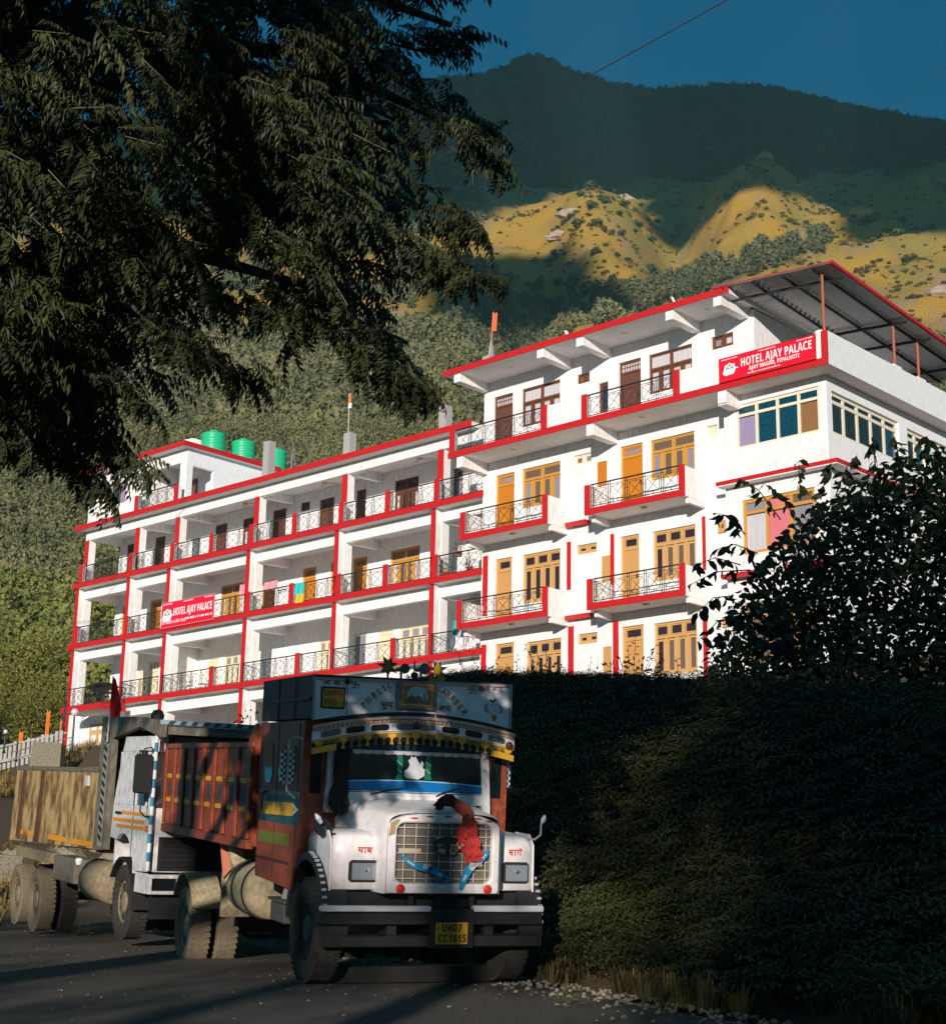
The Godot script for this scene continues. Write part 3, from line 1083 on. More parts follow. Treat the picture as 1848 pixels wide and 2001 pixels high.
	for q in [[11.91, 16.22, 16.38], [5.82, 10.13, 16.37], [11.87, 16.3, 12.95], [5.86, 10.02, 12.93]]:
		balcony(q[0], q[1], q[2])
	for q in [[14.1, 0.7, 22.748], [8.6, 0.6, 22.748], [5.0, 0.6, 22.748], [14.0, 0.7, 19.438], [7.9, 0.7, 19.438]]:
		var s := tool()
		lathe(s, [Vector2(0.0, -0.02), Vector2(0.09, -0.018), Vector2(0.1, 0.0)], Transform3D(Basis(), hotel_local(q[0], q[2], q[1])), 12)
		put("ceiling_light", s, M.cream, hotel)
	# ---- corner rooms
	var cr := [[0.9, 4.15, 17.56, 19.12], [1.2, 3.95, 13.9, 15.76], [1.2, 3.95, 10.2, 12.3], [4.9, 5.15, 14.95, 15.3]]
	holed_wall("corner_wall", 0.62, 4.6, 8.6, 19.44, 0.9, 0.25, [cr[0], cr[1], cr[2]], W)
	hbox("corner_core", 0.85, 4.6, 8.6, 19.43, 1.15, 9.0, W)
	window(facing(4.15, 17.56, 1.0), 3.25, 1.56, 4, 4, 0.38, M.white_frame, [M.pane_blue, M.pane_blue, M.pane_blue, M.pane_blue, M.lilac, M.pane_blue, M.pane_blue, M.rust_pane], 0.1, false)
	window(facing(3.95, 13.9, 1.0), 2.75, 1.86, 3, 3, 0.44, M.orange_frame, [M.pane_grey, M.pink, M.pane_brown, M.curtain, M.pink, M.pane_grey], 0.11, false)
	window(facing(3.95, 10.2, 1.0), 2.75, 2.1, 3, 3, 0.5, M.pale_frame, [M.pane_dark, M.pane_brown], 0.11, false)
	hbox("ledge", 0.1, 4.72, 16.31, 16.44, 0.5, 0.9, M.red)
	hbox("ledge_soffit", 0.13, 4.7, 16.27, 16.308, 0.53, 0.9, W)
	hbox("ledge", 3.0, 4.6, 13.13, 13.25, 0.5, 0.9, M.red)
	hbox("ledge", 0.1, 2.2, 13.13, 13.25, 0.5, 0.9, M.red)
	hbox("side_ledge", 0.1, 0.62, 16.31, 16.44, 0.9, 9.0, M.red)
	hbox("side_ledge_soffit", 0.13, 0.62, 16.27, 16.308, 0.9, 9.0, W)
	hbox("step_wall", 4.6, 5.7, 8.6, 16.25, 1.28, VT, W)
	window(facing(5.15, 14.9, 1.26), 0.34, 0.42, 0, 1, 0, M.pale_frame, [M.pane_brown], 0.07)
	window(facing(5.05, 11.65, 1.26), 0.5, 0.36, 0, 1, 0, M.pale_frame, [M.pane_dark], 0.07)
	hbox("beam_end", 3.95, 4.3, 18.95, 19.43, 0.12, 0.9, W)
	var pp := tool()
	tube(pp, [hotel_local(4.66, 16.3, 1.24), hotel_local(4.66, 15.4, 1.24), hotel_local(4.75, 15.1, 1.22)], [0.05, 0.05, 0.05], 8)
	put("drain_pipe", pp, M.grime_white, hotel)
	# side wall of the corner rooms: faces right
	var s := tool()
	var g: Array = [[1.21, 5.62, 17.52, 18.98], [6.19, 7.58, 17.54, 18.92], [8.04, 10.4, 17.54, 18.92]]
	side_wall(s, 0.62, 0.9, 10.8, 8.6, 19.43, g)
	put("side_wall", s, M.grime_white, hotel)
	window(facing(0.76, 17.52, 1.21, true), 4.41, 1.46, 5, 5, 0.33, M.white_frame, [M.pane_green, M.pane_green, M.pane_green, M.pane_green, M.pane_green, M.pane_green, M.pane_green, M.pane_green, M.pane_green, M.pane_blue], 0.12, false)
	window(facing(0.76, 17.54, 6.19, true), 1.39, 1.38, 2, 2, 0.33, M.white_frame, [M.pane_green, M.pane_green, M.pane_green, M.pane_blue], 0.12, false)
	window(facing(0.76, 17.54, 8.04, true), 2.36, 1.38, 3, 3, 0.33, M.white_frame, [M.pane_green], 0.12, false)
	# ---- tin roof over the terrace: slopes down to the back, rises to the left
	var roof := func(u: float, v: float) -> float:
		return 22.68 + 0.075 * (u + 0.4) - 0.072 * (v + 0.2)
	for k in 5:
		var st := tool()
		var u1 := 4.2 - k * 0.93
		var u0 := u1 - 0.925
		# corrugations run along u, so each sheet is rippled across v
		var n := 76
		for i in n:
			var va := -0.3 + 11.0 * i / n
			var vb := -0.3 + 11.0 * (i + 1) / n
			var ya := 0.045 * (1 if i % 2 == 0 else -1)
			var lift: float = 0.006 * (k % 2)
			quad(st, hotel_local(u1, roof.call(u1, va) + ya + lift, va), hotel_local(u1, roof.call(u1, vb) - ya + lift, vb), hotel_local(u0, roof.call(u0, vb) - ya + lift, vb), hotel_local(u0, roof.call(u0, va) + ya + lift, va))
		put("roof_sheet", st, M.sheet, hotel)
	for u in [3.75, 2.6, 1.45, 0.3]:
		var st := tool()
		bar(st, hotel_local(u, roof.call(u, -0.25) - 0.09, -0.25), hotel_local(u, roof.call(u, 10.6) - 0.09, 10.6), 0.05)
		put("purlin", st, M.black, hotel)
	for v in [0.55, 4.66, 6.35, 9.2]:
		var st := tool()
		bar(st, hotel_local(4.1, roof.call(4.1, v) - 0.19, v), hotel_local(-0.35, roof.call(-0.35, v) - 0.19, v), 0.06)
		put("rafter", st, M.black, hotel)
	for v in [0.08, 4.66, 6.35, 9.2]:
		var st := tool()
		bar(st, hotel_local(0.18, 20.5, v + 0.06), hotel_local(0.18, roof.call(0.18, v) - 0.16, v + 0.06), 0.05, 8)
		put("roof_post", st, M.steel_red, hotel)
	for v in [4.66, 6.35]:
		hbox("post_foot", 0.02, 0.34, 20.5, 20.64, v - 0.3, v + 0.25, M.grime_white)
	s = tool()
	lathe(s, [Vector2(0.2, 0.0), Vector2(0.2, 0.95), Vector2(0.17, 1.03), Vector2(0.08, 1.07)], Transform3D(Basis(), hotel_local(0.42, 19.66, 0.3)), 12)
	put("corner_post", s, W, hotel)
	s = tool()
	bar(s, hotel_local(-0.42, roof.call(-0.42, -0.32), -0.32), hotel_local(-0.42, roof.call(-0.42, 10.7), 10.7), 0.075)
	put("eaves", s, M.red, hotel)
	s = tool()
	bar(s, hotel_local(-0.42, roof.call(-0.42, -0.32), -0.32), hotel_local(4.2, roof.call(4.2, -0.32), -0.32), 0.02)
	put("front_flashing", s, M.red, hotel)
	# room behind the terrace
	hbox("terrace_wall", 3.70, 3.848, 19.66, 22.7, VT + 0.01, 6.0, W)
	make_wing()

func side_wall(s: SurfaceTool, u: float, v0: float, v1: float, h0: float, h1: float, holes: Array) -> void:
	var vs := [v0, v1]
	var hs := [h0, h1]
	for q in holes:
		vs.append_array([q[0], q[1]])
		hs.append_array([q[2], q[3]])
	vs.sort()
	hs.sort()
	for i in vs.size() - 1:
		for j in hs.size() - 1:
			if vs[i + 1] - vs[i] < 0.001 or hs[j + 1] - hs[j] < 0.001:
				continue
			var cv: float = (vs[i] + vs[i + 1]) / 2
			var ch: float = (hs[j] + hs[j + 1]) / 2
			var open := false
			for q in holes:
				if cv > q[0] and cv < q[1] and ch > q[2] and ch < q[3]:
					open = true
			if not open:
				quad(s, hotel_local(u, hs[j], vs[i]), hotel_local(u, hs[j + 1], vs[i]), hotel_local(u, hs[j + 1], vs[i + 1]), hotel_local(u, hs[j], vs[i + 1]))
	for q in holes:
		var b := u + 0.2
		quad(s, hotel_local(u, q[2], q[0]), hotel_local(b, q[2], q[0]), hotel_local(b, q[3], q[0]), hotel_local(u, q[3], q[0]))
		quad(s, hotel_local(u, q[3], q[1]), hotel_local(b, q[3], q[1]), hotel_local(b, q[2], q[1]), hotel_local(u, q[2], q[1]))
		quad(s, hotel_local(u, q[2], q[0]), hotel_local(u, q[2], q[1]), hotel_local(b, q[2], q[1]), hotel_local(b, q[2], q[0]))
		quad(s, hotel_local(u, q[3], q[1]), hotel_local(u, q[3], q[0]), hotel_local(b, q[3], q[0]), hotel_local(b, q[3], q[1]))

func make_wing() -> void:
	var W: Material = M.white
	var floors := [8.9, 11.95, 15.05, 18.15, 21.17]   # undersides
	# rear walls with openings, one row per storey
	var top := [[42.86, 43.46, 18.4, 20.83], [40.23, 41.06, 18.4, 20.83], [35.31, 36.23, 18.4, 20.7], [32.5, 34.13, 19.2, 20.67], [30.98, 31.94, 18.4, 20.72], [29.36, 29.96, 20.35, 20.76], [27.70, 28.67, 18.4, 20.69], [25.62, 26.25, 18.4, 20.7], [22.36, 23.82, 19.0, 20.71], [19.75, 20.3, 18.4, 20.6]]
	var mid := [[42.3, 43.50, 16.0, 17.63], [40.18, 41.11, 15.3, 17.6], [33.83, 35.51, 16.0, 17.59], [31.5, 32.45, 15.3, 17.4], [28.73, 29.64, 15.3, 17.62], [26.7, 27.75, 16.2, 17.63], [25.4, 26.3, 15.3, 17.61], [22.18, 23.94, 16.0, 17.61]]
	var low := [[41.04, 41.80, 12.2, 14.15], [40.05, 40.91, 12.9, 14.5], [35.33, 36.23, 12.2, 14.11], [33.45, 34.96, 12.6, 14.17], [27.0, 28.34, 12.5, 14.15], [25.3, 26.1, 12.2, 14.23], [23.64, 24.56, 12.2, 14.12], [21.49, 23.23, 12.5, 14.15]]
	holed_wall("rear_wall", 16.25, 42.9 + 1.2, 8.9, 21.17, VW, 0.18, top + mid + low, W)
	hbox("core", 16.27, 44.05, 8.9, 21.15, VW + 0.18, 11.0, W)
	var z := VW + 0.1
	for k in [0, 1, 2, 4, 6, 7, 9]:
		var q: Array = top[k]
		door(facing(q[1], q[2], z), q[1] - q[0], q[3] - q[2], 0.5, M.brown_frame, M.brown_wood if k != 9 else M.pane_grey, M.pane_dark)
	window(facing(34.13, 19.2, z), 1.63, 1.47, 2, 4, 0.5, M.brown_frame, [M.pane_dark, M.pane_dark, M.curtain])
	window(facing(23.82, 19.0, z), 1.46, 1.71, 2, 4, 0.55, M.brown_frame, [M.pane_dark, M.pane_dark, M.curtain])
	window(facing(29.96, 20.35, z), 0.6, 0.41, 0, 1, 0, M.brown_frame, [M.pane_blue], 0.05, false)
	for k in [1, 3, 4, 6]:
		var q: Array = mid[k]
		door(facing(q[1], q[2], z), q[1] - q[0], q[3] - q[2], 0.45, M.orange_frame, M.orange_wood, M.pane_brown)
	for k in [0, 2, 5, 7]:
		var q: Array = mid[k]
		window(facing(q[1], q[2], z), q[1] - q[0], q[3] - q[2], 2, 4, 0.5, M.orange_frame, [M.pane_brown, M.pane_brown, M.curtain])
	for k in [0, 2, 5, 6]:
		var q: Array = low[k]
		door(facing(q[1], q[2], z), q[1] - q[0], q[3] - q[2], 0.1, M.cream, M.cream if k != 5 else M.pane_grey, M.cream)
	for k in [1, 3, 4, 7]:
		var q: Array = low[k]
		window(facing(q[1], q[2], z), q[1] - q[0], q[3] - q[2], 3, 4, 0.5, M.cream, [M.pane_grey], 0.075)
	# floors, beams, columns
	var cols := [43.93, 39.62, 36.42, 30.57, 24.73, 19.02]
	for k in range(1, 5):
		var h: float = floors[k]
		var u1 := 44.2 if k < 4 else 44.4
		var u0 := 16.2 if k < 4 else 16.9
		hbox("floor_slab" if k < 4 else "roof_slab", u0, u1 - 0.04, h + 0.01, h + 0.2, VS + 0.04, VW if k < 4 else 11.2, W)
		hbox("slab_edge" if k < 4 else "roof_edge", u0 - 0.002, u1, h, h + (0.25 if k < 4 else 0.26), VS, VS + 0.04, M.red)
		var bb := 20.72 if k == 4 else h - 0.48
		for i in cols.size():
			var a: float = cols[i] - 0.16
			var b: float = cols[i + 1] + 0.16 if i < cols.size() - 1 else 16.25
			hbox("beam", b, a, bb, h + 0.009, VB + 0.015, VB + 0.27, W)
			# short beam from the column back to the wall, tapering underneath
			var s := tool()
			hexa(s, [hotel_local(cols[i] + 0.12, bb + 0.02, VB + 0.27), hotel_local(cols[i] - 0.12, bb + 0.02, VB + 0.27), hotel_local(cols[i] - 0.12, bb + 0.1, VW), hotel_local(cols[i] + 0.12, bb + 0.1, VW),
				hotel_local(cols[i] + 0.12, h + 0.009, VB + 0.27), hotel_local(cols[i] - 0.12, h + 0.009, VB + 0.27), hotel_local(cols[i] - 0.12, h + 0.009, VW), hotel_local(cols[i] + 0.12, h + 0.009, VW)])
			put("cross_beam", s, W, hotel)
		var fl: float = floors[k - 1] + 0.2
		for u in cols:
			hbox("column", u - 0.155, u + 0.155, fl, h + 0.009, VB + 0.012, VB + 0.42, W)
			if k == 4:
				hbox("red_strip", u - 0.165, u + 0.165, fl + 0.02, bb, VB - 0.012, VB + 0.01, M.red)
			else:
				hbox("red_strip", u - 0.125, u + 0.125, fl + (0.02 if k > 1 else -1.5), h - 0.02, 1.60, 1.63, M.red)
				hbox("pier", u - 0.122, u + 0.122, fl + (0.02 if k > 1 else -1.5), h - 0.005, 1.63, VB + 0.005, W)
	# railings and red posts at the front edge
	var posts4 := [43.55, 39.35, 36.06, 33.12, 30.26, 27.35, 24.36, 21.55, 18.74]
	var posts2 := [39.62, 36.42, 32.55, 30.57, 26.75, 24.73, 20.97, 19.02]
	for k in [1, 2, 3]:
		var h: float = floors[k] + 0.22
		var ps: Array = posts4 if k > 1 else posts2
		for u in ps:
			if k > 1 or u in [32.55, 26.75, 20.97]:
				hbox("pilaster", u - 0.13, u + 0.13, h, h + 0.93, VS - 0.01, VS + 0.05, M.red)
				hbox("pilaster_back", u - 0.127, u + 0.127, h, h + 0.925, VS + 0.05, VS + 0.22, W)
		for i in ps.size():
			var a: float = ps[i] - 0.13
			var b: float = ps[i + 1] + 0.13 if i < ps.size() - 1 else 16.25
			railing(b, a, h, VS + 0.08)
	# open left end: railing along the side
	for k in [1, 2, 3]:
		var r := part("railing", railing_mesh(2.0), M.iron, hotel)
		r.transform = Transform3D(Basis(Vector3(0, 0, -1), Vector3.UP, Vector3(1, 0, 0)), Vector3(-44.05, floors[k] + 0.22, -(VB + 0.1)))
	# cross wall standing between two bays of the lower gallery
	hbox("cross_wall", 36.95, 37.1, 12.15, 14.9, VB + 0.5, VW, W)
	# porch at the left end
	hbox("porch_slab", 38.9, 42.05, 11.6, 11.8, 0.05, VS + 0.05, W)
	hbox("porch_edge", 38.85, 42.1, 11.57, 11.83, 0.0, 0.05, M.red)
	hbox("porch_edge", 38.83, 38.9, 11.57, 11.83, 0.05, VS, M.red)
	hbox("porch_edge", 42.05, 42.12, 11.57, 11.83, 0.05, VS, M.red)
	railing(38.95, 42.0, 11.83, 0.1)
	railing(0.1, VS, 11.83, 38.95, true)
	# ground floor of the wing
	hbox("ground_floor_wall", 39.6, 44.1, 8.6, 11.75, VB + 0.08, VW, W)
	window(facing(42.5, 9.85, VB + 0.1), 1.3, 1.45, 2, 2, 0.4, M.pale_frame, [M.rust_pane], 0.09)
	hbox("ground_floor_beam", 30.4, 36.5, 11.40, 11.78, VB - 0.1, VB + 0.01, W)
	# ---- room on the left end of the roof
	var h0 := 21.37
	holed_wall("roof_room_wall", 36.05, 44.13, h0, 24.15, 2.0, 0.2, [[40.95, 42.75, 22.28, 23.38], [36.57, 39.42, h0 + 0.02, 23.46]], W)
	hbox("roof_room_core", 39.5, 44.1, h0, 24.1, 2.2, 7.0, W)
	hbox("roof_room_back", 36.06, 39.5, h0, 24.1, 4.0, 7.0, W)
	window(facing(42.75, 22.28, 2.1), 1.8, 1.1, 0, 3, 0, M.brown_frame, [M.lilac, M.pane_blue, M.lilac], 0.06, false)
	var sw := tool()
	side_wall(sw, 36.05, 2.0, 7.0, h0, 24.1, [[2.35, 3.6, h0 + 0.02, 23.3]])
	put("roof_room_side", sw, M.grime_white, hotel)
	door(facing(38.95, h0 + 0.03, 3.97), 1.15, 1.9, 0.05, M.brown_frame, M.brown_wood, M.brown_wood)
	hbox("roof_room_slab", 35.75, 44.95, 24.1, 24.3, 1.55, 7.6, W)
	hbox("roof_room_edge", 35.7, 45.0, 24.09, 24.33, 1.5, 1.55, M.red)
	hbox("roof_room_edge", 35.7, 35.75, 24.09, 24.33, 1.55, 7.6, M.red)
	for q in [[39.1, 39.35], [35.92, 36.2]]:
		hbox("pilaster", q[0], q[1], h0, 22.16, VS - 0.01, VS + 0.05, M.red)
		hbox("pilaster_back", q[0] + 0.004, q[1] - 0.004, h0, 22.15, VS + 0.05, VS + 0.25, W)
	railing(36.2, 39.1, h0, VS + 0.08)
	# unfinished column stubs with reinforcing rods
	for q in [[25.72, 23.0, 3.0], [19.87, 23.0, 3.0], [29.7, 23.1, 1.75]]:
		var s := tool()
		hb(s, q[0] - 0.2, q[0] + 0.2, 21.3, q[1], q[2] - 0.15, q[2] + 0.25)
		var o := put("column_stub", s, M.concrete, hotel)
		s = tool()
		for e in [[-0.12, -0.06], [0.12, 0.15], [-0.1, 0.16], [0.12, -0.08]]:
			bar(s, hotel_local(q[0] + e[0], q[1] - 0.05, q[2] + e[1]), hotel_local(q[0] + e[0] * 1.1, q[1] + 0.14, q[2] + e[1]), 0.01)
		put("rods", s, M.steel_red, o)

# ---------------------------------------------------------------- trucks
func wheel(parent: Node3D, at: Vector3, r: float, w: float, rubber: Material, hub: Material) -> void:
	# axle along x; the outer face looks towards -x
	var o := place(Transform3D(Basis(), at), parent, "wheel")
	var x := Transform3D(Basis(Vector3.BACK, PI / 2), Vector3.ZERO)   # lathe axis y -> -x
	var s := smooth_tool()
	var p := [Vector2(r * 0.58, w * 0.30), Vector2(r * 0.62, w * 0.46), Vector2(r * 0.8, w * 0.52), Vector2(r * 0.93, w * 0.46), Vector2(r * 0.985, w * 0.36), Vector2(r, w * 0.1), Vector2(r, -w * 0.1), Vector2(r * 0.985, -w * 0.36), Vector2(r * 0.93, -w * 0.46), Vector2(r * 0.8, -w * 0.52), Vector2(r * 0.62, -w * 0.46), Vector2(r * 0.58, -w * 0.30)]
	lathe(s, p, x, 40)
	put("tyre", s, rubber, o)
	s = tool()
	# chevron lugs on the tread
	for i in 40:
		var t := TAU * i / 40.0
		for e in [-1, 1]:
			var b := Basis(Vector3.RIGHT, t) * Basis(Vector3.UP, 0.35 * e)
			box(s, Vector3(-w * 0.235, r - 0.012, -0.032), Vector3(w * 0.215, r + 0.006, 0.030), Transform3D(Basis(), Vector3(w * 0.22 * e, 0, 0)) * Transform3D(Basis(Vector3.RIGHT, t), Vector3.ZERO) * Transform3D(Basis(Vector3.UP, 0.35 * e), Vector3.ZERO))
	put("tread", s, rubber, o)
	s = tool()
	lathe(s, [Vector2(r * 0.6, w * 0.3), Vector2(r * 0.52, w * 0.36), Vector2(r * 0.47, w * 0.12), Vector2(r * 0.3, w * 0.08), Vector2(r * 0.28, w * 0.3), Vector2(r * 0.2, w * 0.36), Vector2(0.01, w * 0.37)], x, 24)
	for i in 8:
		var t := TAU * i / 8.0
		lathe(s, [Vector2(0.018, 0.0), Vector2(0.018, 0.04)], x * Transform3D(Basis(), Vector3(cos(t) * r * 0.38, w * 0.1, sin(t) * r * 0.38)), 6)
	put("rim", s, hub, o)

func arc_plate(s: SurfaceTool, x0: float, x1: float, low: Callable, high: Callable, z0: float, z1: float, n := 24) -> void:
	for i in n:
		var a := lerpf(x0, x1, float(i) / n)
		var b := lerpf(x0, x1, float(i + 1) / n)
		hexa(s, [Vector3(a, low.call(a), z1), Vector3(b, low.call(b), z1), Vector3(b, low.call(b), z0), Vector3(a, low.call(a), z0),
			Vector3(a, high.call(a), z1), Vector3(b, high.call(b), z1), Vector3(b, high.call(b), z0), Vector3(a, high.call(a), z0)])

func stroke(s: SurfaceTool, pts: Array, w: float, at: Vector2, size: Vector2, z: float) -> void:
	for i in pts.size() - 1:
		var a := at + Vector2(pts[i][0], pts[i][1]) * size
		var b := at + Vector2(pts[i + 1][0], pts[i + 1][1]) * size
		var d := (b - a)
		if d.length() < 1e-5:
			continue
		d = d.normalized() * w * 0.5
		var n := Vector2(-d.y, d.x)
		var q := [a - d + n, b + d + n, b + d - n, a - d - n]
		quad(s, Vector3(q[0].x, q[0].y, z), Vector3(q[1].x, q[1].y, z), Vector3(q[2].x, q[2].y, z), Vector3(q[3].x, q[3].y, z))

const AKSHARA := {
	"ja": [[[0.8, 1], [0.8, 0]], [[0.8, 0.55], [0.25, 0.6], [0.05, 0.42], [0.1, 0.2], [0.35, 0.2]]],
	"ya": [[[0.8, 1], [0.8, 0]], [[0.1, 0.95], [0.35, 0.75], [0.3, 0.52], [0.1, 0.5], [0.2, 0.28], [0.8, 0.25]]],
	"ba": [[[0.8, 1], [0.8, 0]], [[0.8, 0.72], [0.35, 0.75], [0.1, 0.5], [0.35, 0.28], [0.8, 0.34]], [[0.2, 0.62], [0.7, 0.4]]],
	"dri": [[[0.4, 1], [0.4, 0.75], [0.12, 0.7], [0.08, 0.4], [0.4, 0.35], [0.55, 0.1]], [[0.15, 0.15], [0.45, 0.28]], [[0.85, 1], [0.85, 0]], [[0.85, 1], [0.7, 1.28], [0.35, 1.25], [0.2, 1.0]]],
	"shu": [[[0.85, 1], [0.85, 0]], [[0.05, 0.9], [0.35, 0.95], [0.4, 0.68], [0.15, 0.55], [0.5, 0.1]], [[0.4, 0.55], [0.85, 0.55]], [[0.6, -0.02], [0.75, -0.25], [0.5, -0.35], [0.3, -0.2]]],
	"bha": [[[0.85, 1], [0.85, 0]], [[0.05, 0.95], [0.3, 0.95], [0.3, 0.55], [0.1, 0.5], [0.25, 0.38], [0.85, 0.42]]],
	"la": [[[0.9, 1], [0.9, 0]], [[0.9, 0.65], [0.62, 0.6], [0.55, 0.3]], [[0.6, 0.55], [0.3, 0.7], [0.06, 0.5], [0.22, 0.22], [0.3, 0.12]]],
	"aa": [[[0.5, 1], [0.5, 0]]],
	"ke": [[[0.5, 1], [0.5, 0]], [[0.5, 0.6], [0.2, 0.62], [0.08, 0.42], [0.3, 0.3], [0.5, 0.5]], [[0.5, 0.6], [0.85, 0.6], [0.85, 0.25], [0.7, 0.15]], [[0.5, 1], [0.15, 1.35]]],
	"da": [[[0.4, 1], [0.4, 0.75], [0.12, 0.7], [0.08, 0.4], [0.4, 0.38], [0.6, 0.02]]],
	"ra": [[[0.35, 1], [0.55, 0.75], [0.3, 0.52], [0.12, 0.5], [0.6, 0.02]]],
	"gya": [[[0.1, 1], [0.12, 0.45], [0.0, 0.3]], [[0.85, 1], [0.85, 0]], [[0.35, 0.95], [0.5, 0.7], [0.4, 0.5], [0.3, 0.48], [0.4, 0.26], [0.85, 0.25]]],
	"sa": [[[0.85, 1], [0.85, 0]], [[0.3, 1], [0.4, 0.72], [0.1, 0.5], [0.6, 0.05]], [[0.35, 0.5], [0.85, 0.5]]],
	"rga": [[[0.2, 1], [0.2, 0.4], [0.05, 0.3]], [[0.75, 1], [0.75, 0]], [[0.75, 1.02], [0.85, 1.25], [0.6, 1.35]]],
}

func hindi(parent: Node3D, word: Array, x0: float, x1: float, y0: float, y1: float, z: float, w: float, mat: Material) -> void:
	# hand painted letters hanging from a head line
	var s := tool()
	var step := (x1 - x0) / word.size()
	for i in word.size():
		if word[i] == "":
			continue
		for st in AKSHARA[word[i]]:
			stroke(s, st, w, Vector2(x0 + step * i, y0), Vector2(step * 0.95, y1 - y0), z)
		stroke(s, [[0.0, 1.0], [1.04, 1.0]], w, Vector2(x0 + step * i, y0), Vector2(step, y1 - y0), z + 0.0006)
	put("lettering", s, mat, parent)

func paint(stops: Array, freq: float, sd: int, scale: Vector3, rough: float) -> StandardMaterial3D:
	return textured(noise_tex(stops, freq, sd, 5), scale, rough, 0.0, null, true)

func make_decorated_truck() -> void:
	var white := paint([[0.0, lin(0.36, 0.31, 0.26)], [0.22, lin(0.66, 0.63, 0.63)], [1.0, lin(0.80, 0.78, 0.80)]], 0.02, 40, Vector3(0.9, 0.5, 0.9), 0.38)
	var board_white := paint([[0.0, lin(0.62, 0.62, 0.68)], [1.0, lin(0.78, 0.78, 0.86)]], 0.02, 41, Vector3(1, 1, 1), 0.5)
	var rust := paint([[0.0, lin(0.10, 0.022, 0.012)], [0.45, lin(0.22, 0.042, 0.016)], [1.0, lin(0.32, 0.07, 0.022)]], 0.025, 42, Vector3(1.2, 0.7, 1.2), 0.55)
	var dark_rust := paint([[0.0, lin(0.035, 0.012, 0.01)], [1.0, lin(0.09, 0.025, 0.018)]], 0.03, 43, Vector3(1, 1, 1), 0.6)
	var dust := paint([[0.0, lin(0.22, 0.17, 0.10)], [1.0, lin(0.52, 0.44, 0.28)]], 0.02, 44, Vector3(1.5, 1.0, 1.5), 0.9)
	var gold := plain(lin(0.62, 0.34, 0.02), 0.5)
	var brown_paint := plain(lin(0.30, 0.10, 0.03), 0.6)
	var red_paint := plain(lin(0.55, 0.03, 0.015), 0.5)
	var teal_paint := plain(lin(0.012, 0.07, 0.10), 0.5)
	var green_paint := plain(lin(0.11, 0.13, 0.01), 0.6)
	var chrome := plain(lin(0.6, 0.6, 0.62), 0.2, 0.9)
	var blue := plain(lin(0.01, 0.15, 0.42), 0.3)
	var sky_blue := plain(lin(0.05, 0.33, 0.55), 0.4)
	var glass := plain(lin(0.008, 0.016, 0.016), 0.06)
	var t := thing("painted_truck", "old bonneted truck with white nose, red cab and painted name board on top", "truck", Vector3(-0.3474, 1.7707, -16.8964))
	t.basis = Basis(Vector3(0.92773, 0.02085, -0.37266), Vector3(0.01648, 0.99518, 0.09669), Vector3(0.37288, -0.09585, 0.92292)).orthonormalized()
	var s := tool()
	# --- chassis and bumper
	box(s, Vector3(-0.45, -0.32, -8.0), Vector3(-0.33, -0.1, -0.1))
	box(s, Vector3(0.40, -0.32, -8.0), Vector3(0.52, -0.1, -0.1))
	for z in [-1.4, -3.0, -5.0, -7.6]:
		box(s, Vector3(-0.33, -0.3, z - 0.08), Vector3(0.40, -0.14, z + 0.08))
	box(s, Vector3(-0.9, -0.78, -0.8), Vector3(1.0, -0.62, -0.66))
	box(s, Vector3(-0.9, -0.80, -6.0), Vector3(1.0, -0.62, -5.8))
	put("chassis", s, M.black, t)
	s = tool()
	bevel_box(s, Vector3(-1.17, -0.14, -0.16), Vector3(1.23, -0.012, 0.02), 0.02)
	bevel_box(s, Vector3(-0.95, -0.36, -0.2), Vector3(1.2, -0.24, -0.02), 0.02)
	box(s, Vector3(-0.02, -0.36, 0.0), Vector3(0.45, 0.02, 0.035))
	for x in [-0.45, 0.6]:
		box(s, Vector3(x, -0.24, -0.12), Vector3(x + 0.1, -0.14, -0.04))
	var bumper := put("bumper", s, M.black, t)
	s = tool()
	bevel_box(s, Vector3(-1.17, -0.008, -0.05), Vector3(-0.01, 0.05, 0.045), 0.012)
	put("trim_strip", s, chrome if false else plain(lin(0.5, 0.52, 0.56), 0.35), bumper)
	s = tool()
	bevel_box(s, Vector3(0.45, -0.008, -0.05), Vector3(1.23, 0.055, 0.045), 0.012)
	put("trim_strip", s, plain(lin(0.5, 0.52, 0.56), 0.35), bumper)
	# under-nose ironwork
	s = tool()
	box(s, Vector3(-0.9, 0.03, -0.5), Vector3(1.05, 0.17, -0.14))
	for x in [-0.24, 0.06, 0.42]:
		box(s, Vector3(x, 0.04, -0.12), Vector3(x + 0.05, 0.17, -0.02))
	put("front_frame", s, M.black, t)
	# --- number plate
	s = tool()
	bevel_box(s, Vector3(0.035, -0.325, 0.04), Vector3(0.385, -0.11, 0.055), 0.006)
	var np := put("number_plate", s, plain(lin(0.72, 0.36, 0.012), 0.45), t)
	words(np, "lettering", "UK07", 0.075, Transform3D(Basis(), Vector3(0.21, -0.165, 0.058)), M.black, true, 0.85)
	words(np, "lettering", "CC1615", 0.075, Transform3D(Basis(), Vector3(0.215, -0.265, 0.058)), M.black, true, 0.85)
	# --- nose
	s = smooth_tool()
	var nose_ring := func(z: float, c: float, hw: float, top: float, drop: float, low: float) -> Array:
		var r := [Vector3(c - hw, low, z), Vector3(c - hw, 0.5, z), Vector3(c - hw * 1.0, top - drop - 0.02, z)]
		for i in 13:
			var a := PI * (1.0 - i / 12.0)
			var cx := cos(a)
			var k := signf(cx) * pow(absf(cx), 0.55)
			r.append(Vector3(c + hw * 0.985 * k, top - drop + drop * pow(sin(a), 0.5), z))
		r.append(Vector3(c + hw, top - drop - 0.02, z))
		r.append(Vector3(c + hw, 0.5, z))
		r.append(Vector3(c + hw, low, z))
		return r
